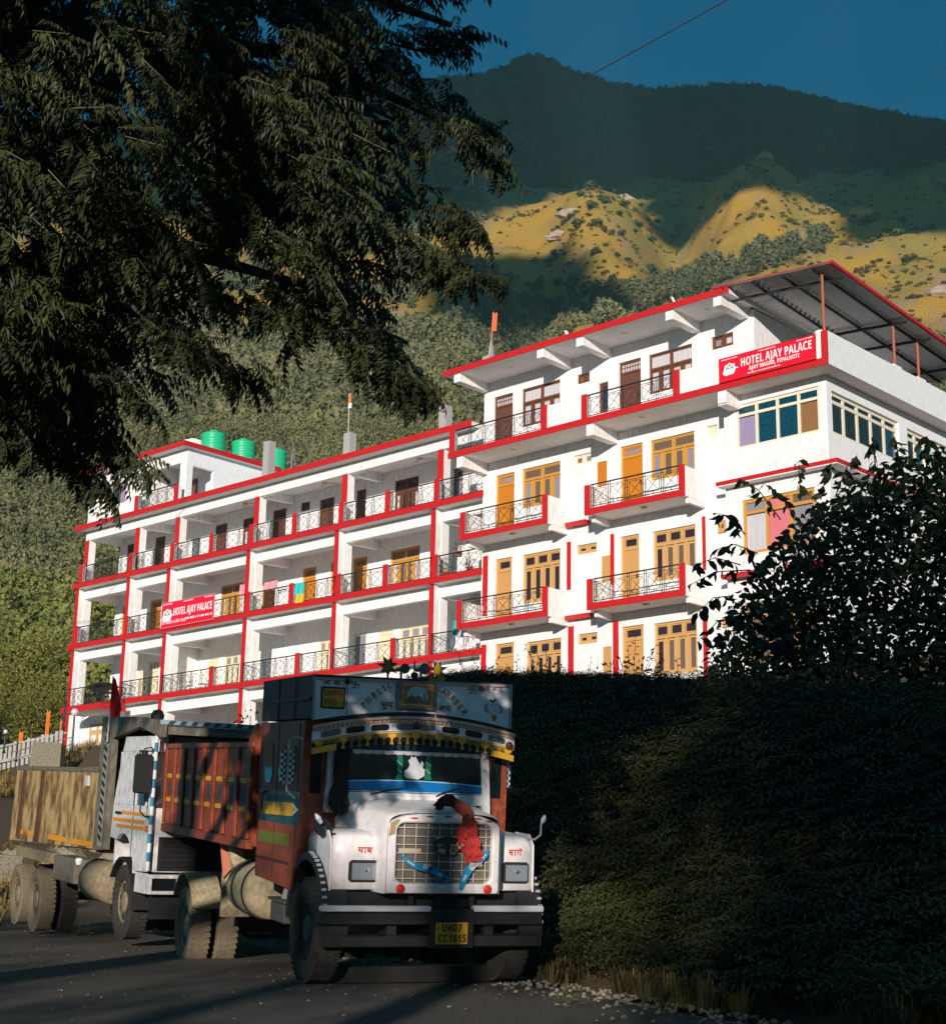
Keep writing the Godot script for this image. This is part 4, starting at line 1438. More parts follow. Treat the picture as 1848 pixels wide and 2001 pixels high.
	loft(s, [nose_ring.call(-1.02, 0.08, 0.82, 1.10, 0.2, 0.25), nose_ring.call(-0.7, 0.08, 0.75, 1.07, 0.18, 0.2), nose_ring.call(-0.3, 0.075, 0.67, 1.03, 0.17, 0.18), nose_ring.call(0.0, 0.07, 0.635, 1.005, 0.16, 0.175), nose_ring.call(0.09, 0.07, 0.625, 0.99, 0.16, 0.175), nose_ring.call(0.122, 0.07, 0.612, 0.975, 0.155, 0.18)], false)
	put("bonnet", s, white, t)
	# front panel round the grille
	s = tool()
	var gx0 := -0.44
	var gx1 := 0.60
	var gy0 := 0.275
	var gy1 := 0.875
	var rim := func(k: float, z: float) -> Array:
		# rounded opening, counter-clockwise from lower right
		var r := []
		var cr := 0.09
		var q := [[gx1 - cr, gy0 + cr, -PI / 2], [gx1 - cr, gy1 - cr, 0.0], [gx0 + cr, gy1 - cr, PI / 2], [gx0 + cr, gy0 + cr, PI]]
		for e in 4:
			for i in 6:
				var a: float = q[e][2] + PI / 2 * i / 5.0
				r.append(Vector3(q[e][0] + cos(a) * (cr + k), q[e][1] + sin(a) * (cr + k), z))
			var f: Array = q[(e + 1) % 4]
			var b := Vector3(f[0] + cos(f[2]) * (cr + k), f[1] + sin(f[2]) * (cr + k), z)
			var last: Vector3 = r[-1]
			for i in range(1, 8):
				r.append(last.lerp(b, i / 8.0))
		return r
	var outer := []
	var inner: Array = rim.call(0.0, 0.0)
	for i in inner.size():
		var q: Vector3 = inner[i]
		var v := Vector2(q.x - 0.08, q.y - 0.575)
		var k: float = 1.0 / maxf(absf(v.x) / 0.60, absf(v.y) / 0.38)
		v *= k
		var lift := 0.0
		if v.y > 0.3:
			lift = 0.02 - 0.11 * pow(absf(v.x) / 0.6, 4.0)
		outer.append(Vector3(0.07 + v.x, 0.565 + v.y + lift, 0.118))
	loft(s, [outer, rim.call(0.015, 0.124), rim.call(0.0, 0.112), rim.call(-0.008, 0.06)])
	var top_gap := []
	for i in outer.size():
		var o2: Vector3 = outer[i]
		top_gap.append(Vector3(lerpf(0.07, o2.x, 1.03), lerpf(0.565, o2.y, 1.04), 0.05))
	loft(s, [top_gap, outer])
	put("nose_panel", s, white, t)
	s = tool()
	box(s, Vector3(gx0, gy0, 0.03), Vector3(gx1, gy1, 0.06))
	var gr := put("grille", s, paint([[0.0, lin(0.14, 0.13, 0.13)], [0.5, lin(0.22, 0.20, 0.19)], [0.62, lin(0.33, 0.22, 0.06)], [1.0, lin(0.42, 0.27, 0.07)]], 0.012, 45, Vector3(2.2, 0.7, 1.0), 0.6), t)
	s = tool()
	for i in 62:
		var x := lerpf(gx0 + 0.01, gx1 - 0.01, i / 61.0)
		box(s, Vector3(x - 0.0018, gy0, 0.066), Vector3(x + 0.0018, gy1, 0.070))
	for i in 36:
		var y := lerpf(gy0 + 0.01, gy1 - 0.01, i / 35.0)
		box(s, Vector3(gx0, y - 0.0018, 0.0705), Vector3(gx1, y + 0.0018, 0.074))
	put("mesh", s, plain(lin(0.24, 0.21, 0.17), 0.5, 0.4), gr)
	s = tool()
	for i in 8:
		var x := lerpf(gx0, gx1, (i + 0.7) / 8.2)
		box(s, Vector3(x - 0.004, gy0 + 0.01, 0.08), Vector3(x + 0.004, gy1 - 0.01, 0.09))
	for i in 7:
		var y := lerpf(gy0, gy1, (i + 0.6) / 7.2)
		box(s, Vector3(gx0 + 0.01, y - 0.004, 0.0905), Vector3(gx1 - 0.01, y + 0.004, 0.098))
	put("wires", s, plain(lin(0.55, 0.53, 0.56), 0.4), gr)
	s = tool()
	for q in [[-0.41, 0.62, 0.24, 0.04], [0.0, 0.62, 0.16, 0.035], [-0.02, 0.74, 0.14, 0.025]]:
		box(s, Vector3(q[0], q[1] - q[3], 0.0985), Vector3(q[0] + q[2], q[1], 0.1))
	put("tape", s, plain(lin(0.5, 0.42, 0.3), 0.7), gr)
	# round emblem with an upright T
	s = tool()
	for i in 20:
		var a := TAU * i / 20.0
		var b := TAU * (i + 1) / 20.0
		bar(s, Vector3(0.11 + cos(a) * 0.14, 0.645 + sin(a) * 0.095, 0.112), Vector3(0.11 + cos(b) * 0.14, 0.645 + sin(b) * 0.095, 0.112), 0.009)
	box(s, Vector3(0.095, 0.56, 0.105), Vector3(0.127, 0.73, 0.118))
	plate(s, PackedVector2Array([Vector2(-0.02, 0.69), Vector2(0.08, 0.735), Vector2(0.14, 0.735), Vector2(0.24, 0.69), Vector2(0.24, 0.675), Vector2(-0.02, 0.675)]), 0.104, 0.116)
	put("emblem", s, plain(lin(0.09, 0.06, 0.06), 0.3, 0.6), gr)
	for x in [-0.385, 0.555]:
		s = tool()
		lathe(s, [Vector2(0.048, 0.0), Vector2(0.046, 0.012), Vector2(0.02, 0.02), Vector2(0.001, 0.021)], Transform3D(Basis(Vector3.RIGHT, PI / 2), Vector3(x, 0.225, 0.118)), 16)
		put("reflector", s, red_paint, t)
	s = tool()
	for q in [[-0.27, 0.915], [-0.1, 0.935], [0.09, 0.94], [0.42, 0.925], [0.55, 0.90]]:
		plate(s, PackedVector2Array([Vector2(q[0] - 0.045, q[1] + 0.006), Vector2(q[0] - 0.01, q[1] + 0.014), Vector2(q[0] + 0.04, q[1] + 0.012), Vector2(q[0] + 0.045, q[1]), Vector2(q[0] + 0.01, q[1] - 0.006)]), 0.119, 0.128)
	put("painted_dashes", s, red_paint, t)
	# brown scrape on the corner of the nose
	s = tool()
	plate(s, PackedVector2Array([Vector2(-0.53, 0.74), Vector2(-0.51, 0.87), Vector2(-0.44, 0.905), Vector2(-0.41, 0.9), Vector2(-0.455, 0.84), Vector2(-0.465, 0.76)]), 0.120, 0.1255)
	put("scrape", s, plain(lin(0.36, 0.25, 0.13), 0.8), t)
	# --- fenders with headlamps
	for e in [0, 1]:
		var fx0 := -1.04 if e == 0 else 0.58
		var fx1 := -0.44 if e == 0 else 1.17
		var fo := place(Transform3D(), t, "fender")
		s = smooth_tool()
		var rings := []
		for q in [[-1.0, 0.0, 0.78], [-0.5, 0.0, 0.78], [-0.25, 0.0, 0.765], [-0.15, 0.012, 0.74], [-0.115, 0.035, 0.70]]:
			var r := []
			var lo: float = 0.185 + q[1] * 0.6 if q[0] > -0.2 else 0.185
			if q[0] < -0.3:
				lo = 0.5
			r.append(Vector3(fx0 + q[1], lo, q[0]))
			r.append(Vector3(fx0 + q[1], q[2] - 0.16, q[0]))
			for i in 7:
				var a := PI - PI / 2 * i / 6.0
				r.append(Vector3(fx0 + q[1] + 0.16 + cos(a) * 0.16, q[2] - 0.16 + sin(a) * 0.16, q[0]))
			for i in 7:
				var a := PI / 2 - PI / 2 * i / 6.0
				r.append(Vector3(fx1 - q[1] - 0.12 + cos(a) * 0.12, q[2] - 0.12 + sin(a) * 0.12, q[0]))
			r.append(Vector3(fx1 - q[1], lo, q[0]))
			rings.append(r)
		loft(s, rings, true, true)
		# inner side sheet with the wheel arch cut out
		var side_x := fx0 if e == 0 else fx1
		put("shell", s, white, fo)
		s = tool()
		var poly := PackedVector2Array([Vector2(0.13, 0.19), Vector2(0.14, 0.66), Vector2(0.25, 0.77), Vector2(0.6, 0.78), Vector2(0.6, 0.5)])
		for i in 6:
			var a := PI / 2 + PI / 2 * i / 5.0
			poly.append(Vector2(0.75 + cos(a) * 0.56, -0.2 + sin(a) * 0.66))
		var flip := Transform3D(Basis(Vector3(0, 0, -1), Vector3.UP, Vector3(1, 0, 0)), Vector3(side_x, 0, 0))
		plate(s, poly, -0.01, 0.01, flip)
		put("side_sheet", s, white, fo)
		# flared black arch with a row of studs
		s = tool()
		var last := []
		var rr := []
		for i in 17:
			var a := -0.25 + 3.4 * i / 16.0
			var c := Vector3(side_x + (0.02 if e == 0 else -0.02), -0.18 + sin(a) * 0.66, -0.72 + cos(a) * 0.64)
			var od := Vector3(0, sin(a), cos(a))
			var sx := Vector3(-0.1 if e == 0 else 0.1, 0, 0)
			rr.append([c + sx - od * 0.03, c + sx + od * 0.05, c - sx * 1.6 + od * 0.05, c - sx * 1.6 - od * 0.03])
		loft(s, rr, true, true)
		put("wheel_arch", s, M.black, fo)
		s = tool()
		for i in 13:
			var a := 0.1 + 1.35 * i / 12.0
			var c := Vector3(side_x + (-0.06 if e == 0 else 0.06), -0.18 + sin(a) * 0.715, -0.72 + cos(a) * 0.695)
			box(s, c - Vector3(0.022, 0.012, 0.012), c + Vector3(0.022, 0.012, 0.012))
		put("studs", s, plain(lin(0.35, 0.38, 0.42), 0.4), fo)
		# headlamp
		var hx := -0.68 if e == 0 else 0.965
		var hw := 0.19 if e == 0 else 0.165
		s = tool()
		bevel_box(s, Vector3(hx - hw, 0.255, -0.16), Vector3(hx + hw, 0.50, -0.095), 0.04)
		var hl := put("headlamp", s, M.black, fo)
		s = tool()
		bevel_box(s, Vector3(hx - hw + 0.045, 0.30, -0.12), Vector3(hx + hw - 0.045, 0.455, -0.088), 0.02)
		put("reflector", s, plain(lin(0.16, 0.18, 0.2), 0.12, 0.7), hl)
		s = tool()
		lathe(s, [Vector2(0.035, 0.0), Vector2(0.02, 0.012), Vector2(0.001, 0.016)], Transform3D(Basis(Vector3.RIGHT, PI / 2), Vector3(hx + 0.01, 0.39, -0.09)), 12)
		put("bulb", s, chrome, hl)
		s = tool()
		bevel_box(s, Vector3(hx - hw + 0.04, 0.295, -0.087), Vector3(hx + hw - 0.04, 0.46, -0.08), 0.004)
		var lens := StandardMaterial3D.new()
		lens.transparency = BaseMaterial3D.TRANSPARENCY_ALPHA
		lens.albedo_color = Color(0.9, 0.95, 1.0, 0.12)
		lens.roughness = 0.03
		put("lens", s, lens, hl)
		hindi(fo, ["bha", "aa", "gya"] if e == 0 else ["sa", "aa", "rga"], hx - 0.085, hx + 0.06, 0.56, 0.61, -0.108, 0.010, red_paint)
	# --- front wheels
	wheel(t, Vector3(-0.99, -0.25, -0.72), 0.52, 0.28, M.rubber, M.black)
	wheel(t, Vector3(1.07, -0.25, -0.72), 0.52, 0.28, M.rubber, M.black)
	# --- cab
	s = tool()
	var flipx := Transform3D(Basis(Vector3(0, 0, -1), Vector3.UP, Vector3(1, 0, 0)), Vector3.ZERO)
	for x in [-1.12, 1.18]:
		plate(s, PackedVector2Array([Vector2(0.98, 0.55), Vector2(1.28, 0.1), Vector2(1.45, 0.12), Vector2(2.68, 0.16), Vector2(2.75, 1.88), Vector2(0.95, 1.88)]), -0.02, 0.02, Transform3D(flipx.basis, Vector3(x, 0, 0)))
	box(s, Vector3(-1.1, 0.16, -2.74), Vector3(1.16, 1.88, -2.70))
	box(s, Vector3(-1.1, 1.84, -2.70), Vector3(1.16, 1.88, -0.97))
	box(s, Vector3(-1.1, 0.5, -1.06), Vector3(-0.9, 1.84, -0.96))
	box(s, Vector3(0.97, 0.5, -1.06), Vector3(1.16, 1.84, -0.96))
	box(s, Vector3(-0.9, 0.3, -1.1), Vector3(0.97, 1.0, -1.04))
	var cab := put("cab", s, rust, t)
	# head box behind the name board
	s = tool()
	hexa(s, [Vector3(-1.12, 1.9, -0.78), Vector3(1.12, 1.9, -0.78), Vector3(1.14, 1.9, -2.75), Vector3(-1.14, 1.9, -2.75), Vector3(-1.12, 2.36, -0.78), Vector3(1.12, 2.38, -0.78), Vector3(1.14, 2.37, -2.75), Vector3(-1.14, 2.36, -2.75)])
	for z in [-1.4, -2.05]:
		box(s, Vector3(-1.146, 1.9, z - 0.012), Vector3(-1.138, 2.35, z + 0.012))
	box(s, Vector3(-1.15, 2.09, -2.7), Vector3(-1.136, 2.12, -0.8))
	put("head_box", s, dark_rust, t)
	# side panels and paint on the cab
	for q in [[1.3, 1.30, 1.62, 0.17], [1.75, 1.26, 1.62, 0.3], [2.3, 1.2, 1.66, 0.34]]:
		s = tool()
		var poly := PackedVector2Array()
		for i in 16:
			var a := TAU * i / 16.0
			poly.append(Vector2(q[0] + signf(cos(a)) * pow(absf(cos(a)), 0.7) * q[3] * 0.5, lerpf(q[1], q[2], 0.5) + signf(sin(a)) * pow(absf(sin(a)), 0.6) * (q[2] - q[1]) * 0.5))
		plate(s, poly, -0.03, -0.016, Transform3D(flipx.basis, Vector3(-1.12, 0, 0)))
		put("side_glass", s, glass, cab)
	for q in [[-1.06, -0.93], [1.0, 1.13]]:
		s = tool()
		bevel_box(s, Vector3(q[0], 1.12, -0.97), Vector3(q[1], 1.62, -0.953), 0.01)
		put("quarter_glass", s, glass, cab)
	s = tool()
	for z in [-1.12, -1.95, -2.66]:
		box(s, Vector3(-1.147, 0.2, z - 0.01), Vector3(-1.138, 1.86, z + 0.01))
	box(s, Vector3(-1.15, 0.36, -2.66), Vector3(-1.139, 0.39, -1.3))
	put("door_seams", s, dark_rust, cab)
	s = tool()
	box(s, Vector3(-1.1435, 0.78, -2.64), Vector3(-1.139, 1.08, -1.0))
	put("paint_stripe", s, teal_paint, cab)
	s = tool()
	box(s, Vector3(-1.146, 1.085, -2.64), Vector3(-1.139, 1.13, -1.0))
	put("paint_stripe", s, plain(lin(0.2, 0.19, 0.17), 0.6), cab)
	s = tool()
	plate(s, PackedVector2Array([Vector2(1.25, 0.87), Vector2(2.62, 0.86), Vector2(2.62, 1.0), Vector2(1.25, 1.01), Vector2(1.03, 0.945)]), -0.029, -0.0255, Transform3D(flipx.basis, Vector3(-1.12, 0, 0)))
	put("paint_arrow", s, gold, cab)
	s = tool()
	plate(s, PackedVector2Array([Vector2(1.25, 0.872), Vector2(1.22, 0.90), Vector2(1.10, 0.945), Vector2(1.22, 0.985), Vector2(1.25, 1.008), Vector2(1.0, 0.945)]), -0.032, -0.0295, Transform3D(flipx.basis, Vector3(-1.12, 0, 0)))
	put("arrow_tip", s, board_white, cab)
	s = tool()
	bevel_box(s, Vector3(-1.145, 0.545, -2.6), Vector3(-1.139, 0.67, -1.36), 0.003)
	put("paint_block", s, green_paint, cab)
	s = tool()
	for z in [-2.3, -2.36]:
		tube(s, [Vector3(-1.15, 1.12, z), Vector3(-1.2, 1.08, z), Vector3(-1.2, 0.84, z), Vector3(-1.15, 0.8, z)], [0.012, 0.012, 0.012, 0.012], 5)
	put("grab_handle", s, M.black, cab)
	# --- windscreen
	s = tool()
	for q in [[-0.9, -0.82], [0.88, 0.97]]:
		hexa(s, [Vector3(q[0], 0.93, -0.86), Vector3(q[1], 0.93, -0.86), Vector3(q[1], 0.93, -0.96), Vector3(q[0], 0.93, -0.96), Vector3(q[0] + 0.03 * signf(-q[0]), 1.72, -0.9), Vector3(q[1] + 0.03 * signf(-q[0]), 1.72, -0.9), Vector3(q[1] + 0.03 * signf(-q[0]), 1.72, -0.98), Vector3(q[0] + 0.03 * signf(-q[0]), 1.72, -0.98)])
	box(s, Vector3(-0.82, 1.04, -0.96), Vector3(0.88, 1.15, -0.88))
	put("windscreen_frame", s, white, cab)
	s = tool()
	hexa(s, [Vector3(-0.82, 1.15, -0.90), Vector3(0.88, 1.15, -0.90), Vector3(0.88, 1.15, -0.94), Vector3(-0.82, 1.15, -0.94), Vector3(-0.80, 1.70, -0.92), Vector3(0.86, 1.72, -0.92), Vector3(0.86, 1.72, -0.95), Vector3(-0.80, 1.70, -0.95)])
	var ws := put("windscreen", s, glass, cab)
	s = tool()
	arc_plate(s, -0.74, 0.875, func(x: float) -> float: return 1.165 + 0.02 * absf(x - 0.06), func(x: float) -> float: return 1.285 - 0.03 * pow((x - 0.0) / 0.8, 2.0), -0.90, -0.885)
	put("blue_band", s, blue, ws)
	s = tool()
	arc_plate(s, -0.74, 0.875, func(x: float) -> float: return 1.278 - 0.03 * pow((x - 0.0) / 0.8, 2.0), func(x: float) -> float: return 1.290 - 0.03 * pow((x - 0.0) / 0.8, 2.0), -0.90, -0.882)
	arc_plate(s, -0.70, 0.86, func(_x: float) -> float: return 1.158, func(_x: float) -> float: return 1.168, -0.90, -0.88, 4)
	put("band_edge", s, plain(lin(0.3, 0.55, 0.7), 0.4), ws)
	s = tool()
	arc_plate(s, -0.80, 0.85, func(x: float) -> float: return 1.585 - 0.012 * x * x, func(x: float) -> float: return 1.70 - 0.02 * x * x, -0.905, -0.89)
	put("sun_strip", s, plain(lin(0.006, 0.03, 0.055), 0.5), ws)
	s = tool()
	for i in 13:
		var x := -0.62 + i * 0.113
		var poly := PackedVector2Array([Vector2(x, 1.595)])
		for k in 6:
			var a := PI + PI * k / 5.0
			poly.append(Vector2(x + 0.0535 + cos(a) * 0.0535, 1.575 + sin(a) * 0.022 - 0.01 * pow(x, 2)))
		poly.append(Vector2(x + 0.107, 1.595))
		plate(s, poly, -0.89, -0.882)
		box(s, Vector3(x + 0.1, 1.555, -0.888), Vector3(x + 0.114, 1.572, -0.878))
	put("scalloped_fringe", s, plain(lin(0.5, 0.5, 0.56), 0.7), ws)
	s = tool()
	plate(s, PackedVector2Array([Vector2(0.0, 1.31), Vector2(0.13, 1.30), Vector2(0.2, 1.34), Vector2(0.205, 1.40), Vector2(0.175, 1.43), Vector2(0.19, 1.47), Vector2(0.165, 1.50), Vector2(0.145, 1.46), Vector2(0.125, 1.49), Vector2(0.09, 1.545), Vector2(0.07, 1.525), Vector2(0.045, 1.55), Vector2(0.035, 1.515), Vector2(0.01, 1.50), Vector2(0.03, 1.46), Vector2(0.02, 1.42), Vector2(-0.03, 1.385), Vector2(-0.03, 1.34)]), -0.90, -0.888)
	put("sticker", s, plain(lin(0.62, 0.64, 0.66), 0.5), ws)
	s = tool()
	for q in [-0.08, 0.245]:
		plate(s, PackedVector2Array([Vector2(q - 0.045, 1.30), Vector2(q + 0.04, 1.30), Vector2(q + 0.02, 1.37), Vector2(q + 0.035, 1.44), Vector2(q + 0.015, 1.58), Vector2(q - 0.03, 1.56), Vector2(q - 0.04, 1.47), Vector2(q - 0.02, 1.39)]), -0.9, -0.889)
	put("sticker", s, plain(lin(0.005, 0.17, 0.09), 0.5), ws)
	s = tool()
	for q in [-0.08, 0.245]:
		for h in [1.38, 1.46]:
			bar(s, Vector3(q - 0.035, h + 0.035, -0.886), Vector3(q + 0.02, h - 0.015, -0.886), 0.006)
	put("sticker", s, plain(lin(0.3, 0.7, 0.6), 0.5), ws)
	for q in [[-0.41, 1.13, -0.06, 1.205], [0.33, 1.13, 0.55, 1.215]]:
		s = tool()
		bar(s, Vector3(q[0], q[1], -0.86), Vector3(q[2], q[3], -0.875), 0.008)
		bar(s, Vector3(lerpf(q[0], q[2], 0.3), lerpf(q[1], q[3], 0.3) + 0.012, -0.87), Vector3(q[2] + 0.08, q[3] + 0.002, -0.88), 0.006)
		put("wiper", s, M.black, cab)
	# --- name board
	var b := place(Transform3D(), t, "name_board")
	var board_low := func(x: float) -> float: return 2.01 - 0.125 * pow(absf(x - 0.02) / 1.1, 1.8)
	s = tool()
	arc_plate(s, -1.12, 1.13, board_low, func(x: float) -> float: return 2.34 + 0.015 * x, -0.775, -0.75)
	put("panel", s, board_white, b)
	s = tool()
	box(s, Vector3(-1.13, 1.88, -0.745), Vector3(-1.105, 2.34, -0.735))
	box(s, Vector3(1.105, 1.88, -0.745), Vector3(1.135, 2.37, -0.735))
	for k in 2:
		var xs := [-1.13, 0.02, 1.135]
		hexa(s, [Vector3(xs[k], 2.315 + 0.015 * xs[k], -0.73), Vector3(xs[k + 1], 2.315 + 0.015 * xs[k + 1], -0.73), Vector3(xs[k + 1], 2.315 + 0.015 * xs[k + 1], -0.78), Vector3(xs[k], 2.315 + 0.015 * xs[k], -0.78), Vector3(xs[k], 2.345 + 0.015 * xs[k], -0.728), Vector3(xs[k + 1], 2.345 + 0.015 * xs[k + 1], -0.728), Vector3(xs[k + 1], 2.345 + 0.015 * xs[k + 1], -0.78), Vector3(xs[k], 2.345 + 0.015 * xs[k], -0.78)])
	for x in [-0.755, 0.25]:
		box(s, Vector3(x - 0.008, 1.95, -0.749), Vector3(x + 0.008, 2.32, -0.741))
	put("board_frame", s, plain(lin(0.34, 0.33, 0.33), 0.6), b)
	s = tool()
	bevel_box(s, Vector3(-1.045, 2.005, -0.752), Vector3(-0.775, 2.235, -0.742), 0.006)
	var nt := put("notice", s, M.black, b)
	s = tool()
	box(s, Vector3(-1.025, 2.025, -0.742), Vector3(-0.795, 2.215, -0.737))
	put("notice_panel", s, plain(lin(0.5, 0.27, 0.01), 0.6), nt)
	words(nt, "lettering", "UK07CC", 0.05, Transform3D(Basis(), Vector3(-0.912, 2.165, -0.734)), brown_paint, true, 0.8)
	words(nt, "lettering", "1615", 0.06, Transform3D(Basis(), Vector3(-0.945, 2.075, -0.734)), brown_paint, true, 0.8)
	hindi(b, ["ja", "ya", "", "ba", "dri"], -1.02, -0.84, 2.255, 2.298, -0.746, 0.008, brown_paint)
	hindi(b, ["shu", "bha"], -0.37, -0.24, 2.045, 2.098, -0.746, 0.012, brown_paint)
	hindi(b, ["la", "aa", "bha"], 0.29, 0.42, 2.035, 2.09, -0.746, 0.012, brown_paint)
	hindi(b, ["ja", "ya", "", "ke", "da", "aa", "ra"], 0.81, 1.03, 2.285, 2.325, -0.746, 0.008, brown_paint)
	for q in [[-0.67, 2.275], [0.665, 2.285]]:
		s = tool()
		for k in 4:
			var x := Transform3D(Basis(Vector3.BACK, PI / 2 * k), Vector3(q[0], q[1], -0.746))
			box(s, Vector3(-0.006, -0.006, 0), Vector3(0.044, 0.006, 0.001 + 0.0005 * k), x)
			box(s, Vector3(0.032, -0.044, 0), Vector3(0.044, -0.006, 0.0012 + 0.0005 * k), x)
		put("hindu_mark", s, red_paint if false else brown_paint, b)
	var arc_words := func(text: String, x0: float, x1: float, y0: float, y1: float, bulge: float, t0: float, t1: float) -> void:
		for i in text.length():
			var k := float(i) / (text.length() - 1)
			var p := Vector3(lerpf(x0, x1, k), lerpf(y0, y1, k) + bulge * sin(PI * k), -0.744)
			words(b, "letter", text[i], 0.066, Transform3D(Basis(Vector3.BACK, lerpf(t0, t1, k)), p), brown_paint if i % 2 == 0 else plain(lin(0.42, 0.22, 0.07), 0.6), true, 0.95)
	arc_words.call("PUBLIC", -0.57, -0.29, 2.06, 2.28, 0.02, 0.85, 0.42)
	arc_words.call("CARRIER", 0.29, 0.58, 2.275, 2.04, 0.025, -0.35, -1.0)
	# round bells beside the marks
	for q in [[-0.765, 2.30], [0.76, 2.305]]:
		s = tool()
		lathe(s, [Vector2(0.001, -0.035), Vector2(0.03, -0.02), Vector2(0.034, 0.0), Vector2(0.02, 0.025), Vector2(0.001, 0.034)], Transform3D(Basis(), Vector3(q[0], q[1], -0.72)), 12)
		put("bell", s, M.black if q[0] < 0 else brown_paint, b)
	# sketched face at the right end
	s = tool()
	var ink := plain(lin(0.02, 0.03, 0.05), 0.6)
	stroke(s, [[0.86, 2.17], [0.845, 2.11], [0.865, 2.06], [0.91, 2.03]], 0.005, Vector2.ZERO, Vector2.ONE, -0.746)
	stroke(s, [[0.91, 2.03], [0.96, 2.045], [0.99, 2.09], [0.985, 2.16]], 0.004, Vector2.ZERO, Vector2.ONE, -0.7465)
	stroke(s, [[0.88, 2.185], [0.91, 2.165], [0.94, 2.19]], 0.022, Vector2.ZERO, Vector2.ONE, -0.7460)
	stroke(s, [[0.835, 2.14], [0.82, 2.09], [0.845, 2.055]], 0.012, Vector2.ZERO, Vector2.ONE, -0.7455)
	stroke(s, [[1.0, 2.12], [1.02, 2.08], [1.005, 2.05]], 0.014, Vector2.ZERO, Vector2.ONE, -0.745)
	stroke(s, [[0.885, 2.135], [0.905, 2.143], [0.92, 2.135]], 0.006, Vector2.ZERO, Vector2.ONE, -0.7445)
	stroke(s, [[0.945, 2.138], [0.965, 2.146], [0.975, 2.138]], 0.006, Vector2.ZERO, Vector2.ONE, -0.744)
	stroke(s, [[0.93, 2.12], [0.935, 2.095], [0.925, 2.09]], 0.004, Vector2.ZERO, Vector2.ONE, -0.7435)
	stroke(s, [[0.915, 2.07], [0.935, 2.065], [0.95, 2.072]], 0.006, Vector2.ZERO, Vector2.ONE, -0.743)
	put("drawn_face", s, ink, b)
	s = tool()
	plate(s, PackedVector2Array([Vector2(0.905, 2.02), Vector2(0.965, 2.02), Vector2(0.96, 1.975), Vector2(0.935, 1.955), Vector2(0.91, 1.975)]), -0.748, -0.745)
	put("drawn_pot", s, plain(lin(0.45, 0.15, 0.03), 0.6), b)
	# framed painting in the middle
	s = tool()
	bevel_box(s, Vector3(-0.215, 2.03, -0.79), Vector3(0.245, 2.345, -0.70), 0.02)
	var fr := put("picture_frame", s, plain(lin(0.16, 0.16, 0.15), 0.4, 0.3), b)
	s = tool()
	box(s, Vector3(-0.175, 2.07, -0.70), Vector3(0.205, 2.32, -0.695))
	put("picture_ground", s, paint([[0.0, lin(0.3, 0.06, 0.01)], [1.0, lin(0.6, 0.27, 0.02)]], 0.01, 46, Vector3(0.6, 2, 1), 0.4), fr)
	s = tool()
	for q in [[-0.155, 2.083, 0.185, 2.09], [-0.155, 2.30, 0.185, 2.307], [-0.155, 2.09, -0.149, 2.30], [0.179, 2.09, 0.185, 2.30]]:
		box(s, Vector3(q[0], q[1], -0.695), Vector3(q[2], q[3], -0.6925))
	put("picture_line", s, plain(lin(0.7, 0.4, 0.2), 0.5), fr)
	s = tool()
	var dome := PackedVector2Array()
	for i in 20:
		var a := -0.5 + (PI + 1.0) * i / 19.0
		dome.append(Vector2(0.015 + cos(a) * 0.115, 2.185 + sin(a) * 0.10))
	plate(s, dome, -0.695, -0.6915)
	put("picture_sky", s, plain(lin(0.35, 0.5, 0.55), 0.5), fr)
	s = tool()
	plate(s, PackedVector2Array([Vector2(-0.11, 2.11), Vector2(0.125, 2.105), Vector2(0.125, 2.15), Vector2(0.09, 2.225), Vector2(0.07, 2.175), Vector2(0.02, 2.19), Vector2(-0.02, 2.165), Vector2(-0.055, 2.2), Vector2(-0.1, 2.15)]), -0.6915, -0.690)
	put("picture_hills", s, plain(lin(0.09, 0.11, 0.09), 0.5), fr)
	# --- curved visor under the board
	var v := place(Transform3D(), t, "visor")
	var arch := func(x: float) -> float: return -0.135 * pow(absf(x - 0.03) / 1.12, 1.9)
	s = tool()
	arc_plate(s, -1.11, 1.16, func(x: float) -> float: return 1.935 + arch.call(x), func(x: float) -> float: return 1.965 + arch.call(x), -0.76, -0.66)
	put("ledge", s, plain(lin(0.42, 0.36, 0.3), 0.6), v)
	s = tool()
	arc_plate(s, -1.11, 1.16, func(x: float) -> float: return 1.895 + arch.call(x), func(x: float) -> float: return 1.935 + arch.call(x), -0.76, -0.69)
	put("moulding", s, plain(lin(0.38, 0.22, 0.12), 0.6), v)
	s = tool()
	for i in 46:
		var x := -1.08 + i * 0.0487
		var y: float = 1.914 + arch.call(x)
		box(s, Vector3(x - 0.011, y - 0.012, -0.69), Vector3(x + 0.011, y + 0.012, -0.676))
	put("beads", s, plain(lin(0.6, 0.42, 0.3), 0.5), v)
	s = tool()
	arc_plate(s, -1.11, 1.16, func(x: float) -> float: return 1.81 + arch.call(x), func(x: float) -> float: return 1.895 + arch.call(x), -0.78, -0.70)
	put("vent_strip", s, board_white, v)
	for q in [[-0.93, 0.11], [-0.66, 0.105], [-0.39, 0.10], [-0.1, 0.11], [0.13, 0.10], [0.41, 0.10], [0.68, 0.10], [0.95, 0.10]]:
		s = tool()
		var y: float = 1.852 + arch.call(q[0])
		var tilt := (float(arch.call(q[0] + 0.05)) - float(arch.call(q[0] - 0.05))) / 0.1
		var poly := PackedVector2Array()
		for i in 16:
			var a := TAU * i / 16.0 + 0.2
			var dx := signf(cos(a)) * pow(absf(cos(a)), 0.4) * float(q[1])
			poly.append(Vector2(q[0] + dx, y + tilt * dx + signf(sin(a)) * pow(absf(sin(a)), 0.5) * 0.034))
		plate(s, poly, -0.70, -0.693)
		put("vent_window", s, glass if absf(q[0]) < 0.8 and absf(q[0]) > 0.2 else plain(lin(0.10, 0.11, 0.11), 0.25), v)
